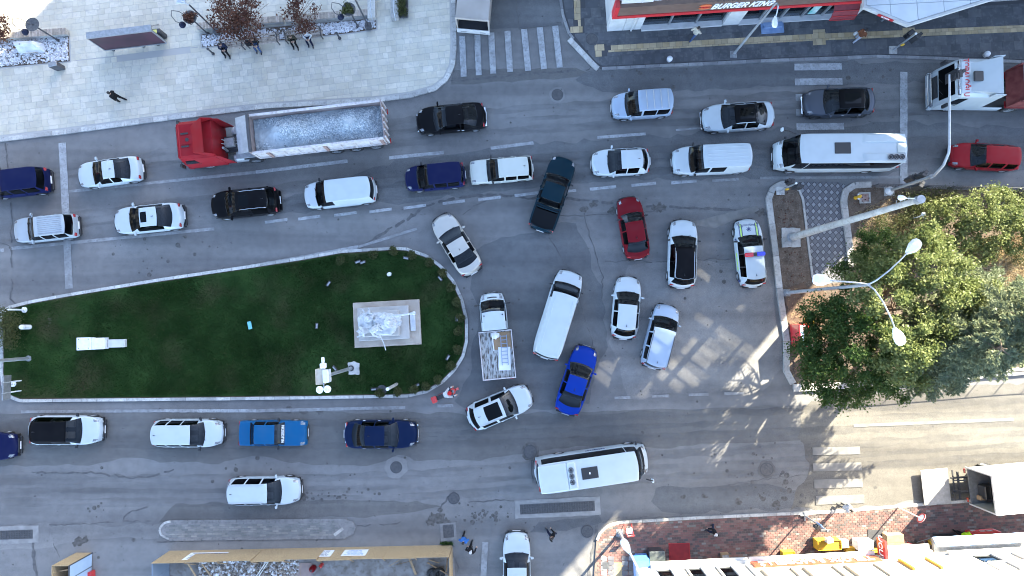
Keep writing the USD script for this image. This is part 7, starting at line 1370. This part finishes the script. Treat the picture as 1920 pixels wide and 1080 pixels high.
part(ta_, 'footing', rb(-.36, .36, -.36, .36, -.02, .05, .03), 'concrete'); part(ta_, 'base_dome', lathe([(.3, .05), (.3, .12), (.2, .3), (.12, .4)], 18), 'lamp_white', smooth=40)
part(ta_, 'mast', tube([(0, 0, .1), (0, 0, 2.5), (0, 0, 5.0), (bend[0] * .3, bend[1] * .3, 5.85), (bend[0] * .8, bend[1] * .75, 6.25), bend, bend * .5 + tip * .5, tip], .1, 12, .06), 'galvanised', smooth=40); part(ta_, 'joint_ring', cyl(.13, 4.6, 4.75, 0, 0, 12), 'metal_grey')
part(ta_, 'signal_head', signal(tip + np.array([.35, -.1, -.7]), face=(1, 0)), 'black_plastic'); part(ta_, 'signal_head', signal(tip + np.array([.6, .12, -.75]), face=(.8, .3)), 'black_plastic'); part(ta_, 'signal_board', hull([tip + np.array([.28, y, z]) for y in (-.3, .3) for z in (-.85, .35)] + [tip + np.array([.31, y, z]) for y in (-.3, .3) for z in (-.85, .35)]), 'black_plastic')
for o in ((-.12, .25, 2.2), (.3, -.25, 2.3), (.1, .3, 3.0)): part(ta_, 'signal_head', signal(o, face=(.6, .8)), 'black_plastic')
hy = thing('fire_hydrant', 'small yellow and white hydrant beside the square pit', 'hydrant', G(1604, 371, .12), 0); part(hy, 'barrel', lathe([(.13, 0), (.1, .05), (.1, .55), (.13, .58), (.09, .72), (0, .76)], 14), 'yellow_paint', smooth=40); part(hy, 'cap', cat([rot(cyl(.06, -.2, .2, 0, 0, 10), (1, 0, 0), 90).apply_translation([0, 0, .42])]), 'lamp_white')
pit = thing('square_pit', 'square concrete pit frame with a rusty lid in the right bed', 'pit', G(1621, 371, .11), 2); part(pit, 'frame', ext(sbox(-.38, -.38, .38, .38).difference(sbox(-.27, -.27, .27, .27)), 0, .09), 'concrete'); part(pit, 'lid', bx(-.265, .265, -.265, .265, 0, .05), 'rust')
gd = thing('garden_lamp', 'small white globe lamp on a bent stem between the two broadleaf trees', 'lamp', G(1705, 411, .12), 0); part(gd, 'stem', tube([(0, 0, 0), (0, 0, 1.0), (.1, .1, 1.3)], .03, 7), 'lamp_white'); part(gd, 'globe', mv(trimesh.creation.icosphere(2, .15), .12, .12, 1.42), 'lamp_white', smooth=True); part(gd, 'side_stem', tube([(.05, .02, 1.0), (.7, -.1, .9)], .03, 6), 'lamp_white')
bs = thing('poster_stand', 'dark red stand of blue and white posters at the left edge of the planted corner', 'stand', G(1496, 628, .13), 4); 
part(bs, 'frame', cat([rb(-.5, -.44, -.75, .75, 0, 1.5, .01), rb(.1, .16, -.75, .75, 0, 1.5, .01), rb(-.44, .1, -.75, -.7, 0, 1.4, .01), rb(-.44, .1, .7, .75, 0, 1.4, .01)]), 'sign_red'); part(bs, 'poster', rb(-.4, -.22, -.68, .68, 1.36, 1.42, .005), M('poster_blue', (.16, .3, .6), (.6, .65, .75), rough=.5, scale=5.)); part(bs, 'poster', rb(-.18, .06, -.68, .68, 1.3, 1.36, .005), M('poster_red', (.25, .04, .05), (.5, .4, .42), rough=.5, scale=6.)); part(bs, 'side_panel', rb(.3, .36, -.9, .5, 0, 1.4, .01), 'lamp_white')
yb = thing('yellow_board', 'yellow board standing behind the poster stand', 'board', G(1508, 611, .13), 4); part(yb, 'panel', rb(-.1, .25, -.5, .5, .2, 1.2, .02), 'yellow_paint'); part(yb, 'leg', cat([bx(.05, .1, y, y + .05, 0, .2) for y in (-.4, .35)]), 'metal_dark')
# railings
def railing(pts, h, label, step, mat, z0, rails=(1.,), r=.025, bars=.16):
    l = gline(pts, z0); t = thing('railing', label, 'railing'); n = int(l.length / step); c = [np.array([*l.interpolate(k * l.length / n).coords[0], z0]) for k in range(n + 1)]
    for p in c: part(t, 'post', tube([p, p + [0, 0, h]], r * 1.4, 6), mat)
    for f in rails: part(t, 'rail', tube([p + [0, 0, h * f] for p in c], r, 6), mat)
    if bars: part(t, 'baluster', cat([tube([(*l.interpolate(d).coords[0], z0 + h * rails[-1]), (*l.interpolate(d).coords[0], z0 + h * .98)], .011, 4) for d in np.arange(bars, l.length, bars)]), mat, kind='stuff')
railing([(1634, 350), (1760, 353.5), (1930, 358), (2060, 358)], .95, 'dark low railing along the upper road beside the shrubs', 1.6, 'metal_dark', .12, (1., .55, .15), .03, .18)
railing([(1590, 721), (1700, 713), (1930, 693), (2060, 689)], 1.0, 'metal railing with thin bars along the lower road under the cedar', 1.8, 'metal_grey', .14, (1., .12), .025, .13)
# signs on the brick pavement
s1 = thing('sign_post', 'grey sign post with a small blue plate and dark fittings on the sunny brick pavement', 'sign', G(1508, 966, .11), 0); part(s1, 'footing', cat([rb(-.3, .25, -.05, .05, 0, .12, .02), rb(-.05, .05, -.35, .2, 0, .12, .02)]), 'metal_grey'); part(s1, 'pole', tube([(0, 0, 0), (0, 0, 3.4)], .05, 9), 'galvanised'); part(s1, 'plate', rot(rb(-.02, .02, -.3, .3, 2.2, 2.9, .004), (0, 0, 1), 40), 'sign_blue'); part(s1, 'fitting', cat([rb(-.2, .05, -.3, -.06, 1.7, 2.15, .05), rb(-.4, .25, -.12, .04, 3.2, 3.3, .03)]), 'metal_dark')
s2 = thing('no_entry_sign', 'round red and white road sign on a slanting white post by the box lorry shadow', 'sign', G(1684, 951, .11), 0); part(s2, 'post', tube([(0, 0, 0), (0, 0, 2.6)], .04, 9), 'lamp_white'); dsc = rot(cyl(.33, -.01, .01, 0, 0, 26), (0, 1, 0), 90); part(s2, 'disc', mv(rot(dsc, (0, 0, 1), -35), .05, 0, 2.5), 'lamp_white'); part(s2, 'ring', mv(rot(rot(lathe([(.33, -.02), (.33, .02), (.24, .02), (.24, -.02), (.33, -.02)], 26), (0, 1, 0), 90), (0, 0, 1), -35), .05, 0, 2.5), 'red_plastic')
fc = thing('folding_chair', 'red folding chair with a white seat at the corner of the brick pavement', 'chair', G(1178, 992, .11), 8); part(fc, 'seat', rb(-.2, .2, -.18, .2, .44, .47, .02), 'lamp_white'); part(fc, 'backrest', rb(-.22, .22, -.26, -.2, .6, .85, .02), 'red_plastic')
for s in (1, -1): part(fc, 'leg', cat([tube([(s * .24, .35, 0), (s * .22, -.05, .5), (s * .22, -.24, .85)], .022, 6)]), 'red_plastic'); part(fc, 'leg', tube([(s * .2, -.28, 0), (s * .2, .2, .46)], .022, 6), 'red_plastic')
mt = thing('red_mat', 'square dark red mat on the brick pavement in front of the corner shop', 'mat', G(1274, 1036, .112), 1.5); part(mt, 'carpet', rb(-.68, .68, -.58, .6, 0, .03, .008), 'red_mat'); part(mt, 'border', ext(sbox(-.7, -.6, .7, .62).difference(sbox(-.68, -.58, .68, .6)), 0, .025), 'text_red')
gb = thing('grey_bin', 'dark grey rounded bin beside the blue shop corner', 'bin', G(1226, 1034, .11), 2); part(gb, 'bin_body', hull([(x * k, y * k, z) for x in (-.5, .5) for y in (-.34, .34) for k, z in ((.85, 0), (1, 1.0))]), 'metal_dark'); part(gb, 'lid', rb(-.52, .52, -.36, .36, 1.01, 1.1, .08), M('bin_green', (.07, .085, .085), (.1, .11, .11), rough=.6, scale=3.))
bv = thing('blue_box', 'blue cabinet at the left end of the corner shop', 'cabinet', G(1201, 1044, .11), 3); part(bv, 'cabinet', rb(-.4, .4, -.3, .25, 0, 1.1, .05), 'blue_plastic'); part(bv, 'door', rb(-.36, .36, .252, .27, .1, 1.0, .01), 'sign_blue')
def crate(px, py, w, d, h, mat, label, rz=3, z0=.112, filled=None):
    t = thing('crate', label, 'crate', G(px, py, z0), rz)
    for nm, a in (('side', bx(-w / 2, w / 2, -d / 2, -d / 2 + .03, 0, h)), ('side', bx(-w / 2, w / 2, d / 2 - .03, d / 2, 0, h)), ('end', bx(-w / 2, -w / 2 + .03, -d / 2 + .03, d / 2 - .03, 0, h)), ('end', bx(w / 2 - .03, w / 2, -d / 2 + .03, d / 2 - .03, 0, h)), ('base', bx(-w / 2 + .03, w / 2 - .03, -d / 2 + .03, d / 2 - .03, 0, h * (.9 if filled else .1)))): part(t, nm, a, mat if nm != 'base' or not filled else filled)
    return t
crate(1546, 1016, 1.55, .62, .75, 'yellow_paint', 'large yellow crate chest in front of the shops', 2, filled='yellow_paint'); crate(1474, 1036, .8, .4, .5, 'yellow_paint', 'small yellow crate left of the large yellow chest', 2, filled='yellow_paint'); crate(1357, 1040, .5, .35, .45, 'cardboard', 'brown and yellow carton by the corner shop window', 5, filled='rubble')
def carton(px, py, w, d, h, mat, label, z0=.112, rz=3): t = thing('carton', label, 'carton', G(px, py, z0), rz); part(t, 'box', rb(-w / 2, w / 2, -d / 2, d / 2, 0, h, .015), mat); part(t, 'flap', cat([rb(-w / 2 + .02, w / 2 - .02, -d / 2 + .01, -.01, h + .002, h + .014, .003), rb(-w / 2 + .02, w / 2 - .02, .01, d / 2 - .01, h + .002, h + .014, .003)]), mat)
carton(1552, 1011, .42, .3, .35, 'lamp_white', 'white carton standing on the large yellow chest', .87); carton(1612, 1016, 1.05, .6, .8, 'lamp_white', 'large white freezer chest with a red base on the brick pavement'); carton(1578, 1016, .5, .5, .5, 'cabinet_beige', 'beige carton between yellow chest and white freezer'); carton(1670, 1012, 1.15, 1.0, .6, 'cardboard', 'large brown carton on the shaded brick pavement')
carton(1590, 1028, .6, .3, .35, 'yellow_paint', 'flat yellow box below the beige carton'); carton(1640, 1030, .7, .25, .3, 'yellow_paint', 'flat yellow box right of the red base')
dm = thing('dark_mat', 'dark grey mat on the pavement left of the large brown carton', 'mat', G(1641, 1008, .112), -2); part(dm, 'carpet', rb(-.5, .5, -.55, .5, 0, .03, .008), 'slate_joint'); part(dm, 'edge', ext(sbox(-.52, -.57, .52, .52).difference(sbox(-.5, -.55, .5, .5)), 0, .024), 'black_rubber')
rs = thing('red_stool', 'low red plastic stool right of the large brown carton', 'stool', G(1695, 1022, .112), 0); part(rs, 'seat', rb(-.28, .28, -.24, .24, .4, .45, .03), 'red_plastic'); [part(rs, 'leg', bx(x, x + .06, y, y + .06, 0, .4), 'red_plastic') for x in (-.26, .2) for y in (-.22, .16)]
hc = thing('hand_trolley', 'folded metal hand trolley lying by the shop front', 'trolley', G(1733, 1016, .112), 20); part(hc, 'frame', cat([tube([(-.6, s * .22, .15), (.6, s * .22, .3)], .025, 6) for s in (1, -1)] + [tube([(x, -.22, .22 + x * .12), (x, .22, .22 + x * .12)], .02, 6) for x in (-.5, -.1, .3, .6)]), 'metal_grey'); [part(hc, 'wheel', rot(cyl(.12, -.03, .03, 0, 0, 14), (1, 0, 0), 90).apply_translation([-.6, s * .28, .12]), 'black_rubber') for s in (1, -1)]
yt = thing('yellow_toolbox', 'yellow and black toolbox on the pavement beside the trolley', 'toolbox', G(1746, 1014, .112), 25); part(yt, 'box', rb(-.24, .24, -.15, .15, 0, .3, .03), 'yellow_paint'); part(yt, 'handle', tube([(-.12, 0, .3), (0, 0, .4), (.12, 0, .3)], .02, 6), 'black_plastic'); part(yt, 'stripe', cat([bx(-.15 + k * .14, -.1 + k * .14, -.152, .152, .302, .31) for k in range(3)]), 'black_plastic')
bmk = thing('black_mat', 'long black mat between the toolbox and the red cart', 'mat', G(1771, 1012, .112), 1); part(bmk, 'carpet', rb(-.75, .75, -.4, .4, 0, .03, .008), 'black_rubber'); part(bmk, 'edge', ext(sbox(-.78, -.43, .78, .43).difference(sbox(-.75, -.4, .75, .4)), 0, .024), 'metal_dark')
rc = thing('street_cart', 'red and white street vendor cart in front of the copy shop', 'cart', G(1832, 1003, .112), 1)
part(rc, 'cabinet', rb(-1.0, 1.0, -.45, .45, .25, .85, .05), 'red_plastic'); part(rc, 'counter', rb(-.95, .95, -.42, .1, .852, .9, .02), 'lamp_white'); part(rc, 'glass_case', rb(-.8, .8, -.05, .36, .9, 1.2, .02), M('cart_goods', (.45, .35, .2), (.3, .42, .2), rough=.6, scale=9.)); part(rc, 'roof_hoop', tube([(-1.0, .42, .85), (-.5, .62, .95), (.4, .66, .95), (1.0, .42, .85)], .05, 8), 'red_plastic'); part(rc, 'sign', cat([rb(-.75 + k * .5, -.4 + k * .5, .455, .47, .4, .7, .005) for k in range(3)]), 'lamp_white'); [part(rc, 'wheel', rot(mv(trimesh.creation.torus(.2, .04, 18, 6), 0, 0, 0), (1, 0, 0), 90).apply_translation([x, .3 * s, .22]), 'black_rubber') for x in (-.7, .7) for s in (1, -1)]
bb2 = thing('barrier_board', 'low red and white striped barrier board right of the vendor cart', 'barrier', G(1893, 1008, .112), 2)
for k in range(9): part(bb2, 'stripe_board', hull([(-1.0 + k * .22 + x, y, z) for x, z in ((0, .4), (.2, .4), (.3, .7), (.1, .7)) for y in (0, .03)]), 'tipper_paint' if k % 2 else M('board_orange', (.5, .25, .12), rough=.6) if 'board_orange' not in MATS else 'board_orange')
part(bb2, 'foot', cat([rb(x, x + .1, -.25, .25, 0, .1, .02) for x in (-.9, .8)] + [bx(x, x + .05, 0, .04, .1, .4) for x in (-.9, .8)]), 'metal_dark')
# ================================================================ board hoarding and building site at the bottom
hf = Fr(g2((848, 1022)), g2((318, 1033))); ho = thing('board_hoarding', 'long chipboard hoarding with posters around the building site', 'hoarding')
npan = 9; rk = np.random.default_rng(5)
for k in range(npan):
    a, b_ = hf.len * k / npan, hf.len * (k + 1) / npan; dz = rk.uniform(-.05, .08); m = bx(a + .006, b_ - .006, -.02, .0, .02, 2.38 + dz); part(ho, 'panel', hf.put(rot(m, (1, 0, 0), float(rk.uniform(-1.2, 1.2)), (0, 0, 0))), 'osb')
    part(ho, 'stud', hf.put(bx(a + .02, a + .1, .03, .1, .02, 2.2)), 'wood_raw')
for k, (y0, y1) in enumerate(((.05, 1.2), (1.21, 2.3))): part(ho, 'panel', hf.b(-.02, .0, -y1, -y0, .02, 2.35), 'osb')
for k, (y0, y1) in enumerate(((.05, 1.1), (1.13, 2.3))): part(ho, 'side_sheet', hf.b(hf.len, hf.len + .03, -y1, -y0, .02, 2.2), 'ladder_metal')
part(ho, 'top_batten', cat([hf.put(tube([(hf.len * k / npan, .06, 2.3), (hf.len * k / npan + .3, .9, .1)], .035, 4)) for k in range(1, npan)]), 'wood_raw', kind='stuff')
def poster(pa, pb, z0, z1, name, seed, base):
    ua, ub = [hf.len * (848 - p) / 530 for p in (pb, pa)]; part(ho, name, hf.b(ua, ub, .01, .03, z0, z1), base)
    r = np.random.default_rng(seed); ls = []
    for k in range(5):
        z = z1 - (z1 - z0) * (.14 + k * .17); x = ua + .15 + r.uniform(0, .3); 
        while x < ub - .3:
            w = r.uniform(.06, .3); ls.append(hf.b(x, min(x + w, ub - .1), .031, .034, z - .045 * (1.5 if k in (1, 4) else .8), z + .03)); x += w + .05
    part(ho, name + '_print', cat(ls), 'text_navy' if seed != 3 else 'sign_blue', kind='stuff')
poster(366, 458, .55, 1.9, 'banner', 1, 'paper'); poster(588, 632, .6, 1.8, 'poster', 2, 'paper'); poster(651, 695, .6, 1.75, 'poster', 3, 'paper')
site = struct('site_ground', sheet(gpoly([(320, 1036), (850, 1025), (856, 1120), (318, 1120)]), .02), M('site_dirt', (.15, .135, .125), (.24, .23, .22), rough=.95, scale=1.3, detail=8., c3=(.1, .08, .06), s3=3., f3=.7))
dbp = gpoly([(375, 1052), (560, 1048), (545, 1090), (390, 1090)]); rdb = np.random.default_rng(8); dp = np.column_stack([rdb.uniform(dbp.bounds[0], dbp.bounds[2], 2600), rdb.uniform(dbp.bounds[1], dbp.bounds[3], 2600)]); 
dz_ = .05 + .5 * np.clip(meshkit.noise(np.column_stack([dp * .7, 0 * dp[:, :1]]), 5) - .3, 0, 1)
top('rubble', stones(np.column_stack([dp, dz_ * rdb.uniform(.3, 1, 2600)]), .03, .14, 9), 'rubble', 'heap of broken white and brown rubble inside the hoarding', 'rubble', kind='stuff')
def plank(a, b_, za, zb, w, label, mat='wood_raw', name='loose_plank', grp=None):
    A, B = G(*a, za), G(*b_, zb); t = thing(name, label, 'plank', A, 0, grp); part(t, 'board', hull([p + o for p in (np.zeros(3), B - A) for o in (np.array([0, 0, 0]), np.array([0, 0, .05]), np.array([w, w * .3, 0]), np.array([w, w * .3, .05]))]), mat); part(t, 'nail_strip', hull([(B - A) * f + np.array([w * .4, w * .2, .052]) + o for f in (.1, .14) for o in (np.zeros(3), np.array([.04, .01, .0]), np.array([0, .03, .012]))]), 'metal_dark')
for a, b_, za, zb, w, lb in (((352, 1058), (372, 1090), 1.2, .1, .1, 'leftmost thin plank leaning behind the hoarding banner'), ((378, 1058), (398, 1085), .9, .1, .08, 'thin plank leaning right of the leftmost one behind the hoarding'), ((728, 1062), (756, 1045), .2, .5, .1, 'short plank sticking up in the middle of the building site'), ((738, 1060), (770, 1052), .15, .25, .3, 'wide plank in the wooden pile of the building site'), ((766, 1048), (778, 1078), .3, .1, .14, 'broken plank hanging down from the wooden pile'), ((800, 1055), (846, 1082), .1, .4, .09, 'long diagonal plank near the right corner of the hoarding'), ((803, 1050), (822, 1056), .1, .12, .1, 'dark short plank near the right corner of the hoarding'), ((838, 1046), (836, 1072), .1, .9, .07, 'upright plank against the right end of the hoarding'), ((700, 1050), (716, 1044), .2, .3, .08, 'pale splintered plank left of the wooden pile')): plank(a, b_, za, zb, w, lb)
ty = thing('scrap_tyre', 'black tyres lying at the right end of the building site', 'tyre', G(812, 1076, .03), 0); part(ty, 'tyre', mv(trimesh.creation.torus(.3, .11, 22, 8), 0, 0, .11), 'black_rubber', smooth=True); part(ty, 'tread', mv(trimesh.creation.torus(.36, .07, 22, 6), 0, 0, .11), 'black_plastic')
ty2 = thing('scrap_tyre', 'second black tyre leaning on the first in the building site', 'tyre', G(822, 1074, .03), 0); part(ty2, 'tyre', rot(mv(trimesh.creation.torus(.3, .11, 22, 8), 0, 0, .2), (0, 1, 0), 14), 'black_rubber', smooth=True); part(ty2, 'tread', rot(mv(trimesh.creation.torus(.36, .07, 22, 6), 0, 0, .2), (0, 1, 0), 14), 'black_plastic')
for (px, py, lb, r_) in ((604, 1058, 'red plastic can on the building site floor', .12), (588, 1064, 'dark red gas bottle beside the red can', .2)): t = thing('red_canister', lb, 'canister', G(px, py, .03), 20); part(t, 'body', lathe([(r_, 0), (r_, .4), (r_ * .6, .5), (r_ * .3, .55), (0, .56)], 14), 'red_plastic' if r_ < .15 else 'paint_crimson', smooth=40); part(t, 'cap', cyl(r_ * .35, .55, .62, 0, 0, 10), 'metal_dark')
wbk = thing('white_bucket', 'white bucket among the rubble', 'bucket', G(517, 1072, .2), 0); part(wbk, 'bucket', lathe([(.12, 0), (.16, .3), (.17, .3), (.15, .28), (.11, .03), (0, .03)], 16), 'lamp_white'); part(wbk, 'handle', tube([(-.16, 0, .28), (0, .1, .36), (.16, 0, .28)], .008, 5), 'metal_grey')
for k in range(2): t = thing('metal_pipe', ['long bright pipe crossing the rubble heap', 'second bright pipe beside the long one on the rubble'][k], 'pipe', G(478 + k * 5, 1084, .2), 0); part(t, 'tube', tube([(0, 0, 0), G(500 + k * 4, 1052, .9) - G(478 + k * 5, 1084, .2)], .03, 7), 'galvanised'); part(t, 'collar', tube([(0, 0, 0), (G(500 + k * 4, 1052, .9) - G(478 + k * 5, 1084, .2)) * .04], .042, 8), 'metal_grey')
fs = thing('floor_sheet', 'pinkish brown sheet lying on the site floor beside the rubble', 'sheet', (*g2((565, 1068)), .03), 0); part(fs, 'panel', bx(-.75, .7, -.8, .45, 0, .03), M('pink_board', (.3, .22, .2), (.24, .18, .16), rough=.8, scale=2.)); part(fs, 'joint', bx(-.02, .0, -.8, .45, .03, .034), 'wood_raw')
# small chipboard kiosk
kf = Fr(g2((173, 1036)), g2((143, 1036))); kk = thing('chipboard_booth', 'small open chipboard booth with pale blue side panels', 'booth'); H_ = 2.45; w_ = kf.len
part(kk, 'front_panel', kf.b(0, w_, -.03, 0, .02, H_), 'osb'); part(kk, 'left_panel', kf.b(w_ - .03, w_, -2.4, -.031, .02, H_), 'osb'); part(kk, 'back_panel', kf.b(.031, w_ - .031, -2.4, -2.37, .02, H_), 'osb'); part(kk, 'floor', kf.b(.03, w_ - .03, -2.37, -.03, .02, .05), 'interior_dark')
for y0, y1 in ((.04, .85), (.9, 2.3)): part(kk, 'side_panel', kf.b(-.05, -.01, -y1, -y0, .1, H_ - .05), M('panel_blue', (.3, .4, .52), (.36, .46, .58), rough=.35, scale=1.) if 'panel_blue' not in MATS else 'panel_blue')
part(kk, 'side_frame', cat([kf.b(-.06, .0, -.04, .01, 0.02, H_ + .02), kf.b(-.06, .0, -.9, -.85, .02, H_ + .02), kf.b(-.06, .0, -2.4, -2.3, .02, H_ + .02), kf.b(-.06, 0, -2.3, -.9, H_ - .05, H_ + .03), kf.b(-.06, 0, -.85, -.04, H_ - .05, H_ + .03)]), 'metal_dark'); part(kk, 'brace', kf.put(tube([(.1, .3, 2.3), (w_ - .2, .5, 2.0)], .04, 5)), 'wood_raw')
rbx = thing('red_crate', 'red plastic crate beside the chipboard booth', 'crate', G(171, 1077, .0), 4); part(rbx, 'box', rb(-.2, .3, -.3, .3, 0, .5, .03), 'red_plastic'); part(rbx, 'lid', rb(-.22, .32, -.32, .32, .502, .54, .01), 'sign_red')
wd = thing('kerb_weed', 'small dark green weed growing at the hoarding corner', 'plant', G(838, 1018), 0); part(wd, 'stem', cat([tube([(0, 0, 0), (x, y, .2)], .008, 4) for x, y in ((.1, 0), (-.15, .02), (.25, .03))]), 'bark'); part(wd, 'foliage', leaves(np.array([(x, 0, .12, .12) for x in np.linspace(-.35, .35, 8)]), 350, .09, .5, 3), 'leaf_green')
pv = thing('loose_pavers', 'patch of patterned light pavers at the lower left of the brick pavement', 'paving')
rp = np.random.default_rng(3)
for i in range(6):
    for j in range(5):
        c = np.array(g2((1132 + i * 13, 1046 + j * 9)));
        if 1150 < 1132 + i * 13 < 1168: continue
        part(pv, 'paver', ext(affinity.rotate(sbox(c[0] - .2, c[1] - .14, c[0] + .2, c[1] + .14), float(rp.uniform(-20, 20))), .1, .128), 'paver_light' if rp.random() < .5 else 'paver_dark')
part(pv, 'tactile_slab', ext(gpoly([(1147, 1054), (1168, 1053), (1168, 1100), (1147, 1100)]), .1, .127), 'tactile'); part(pv, 'dark_slab', ext(gpoly([(1129, 1053), (1142, 1053), (1142, 1066), (1129, 1066)]), .112, .131), 'slate')
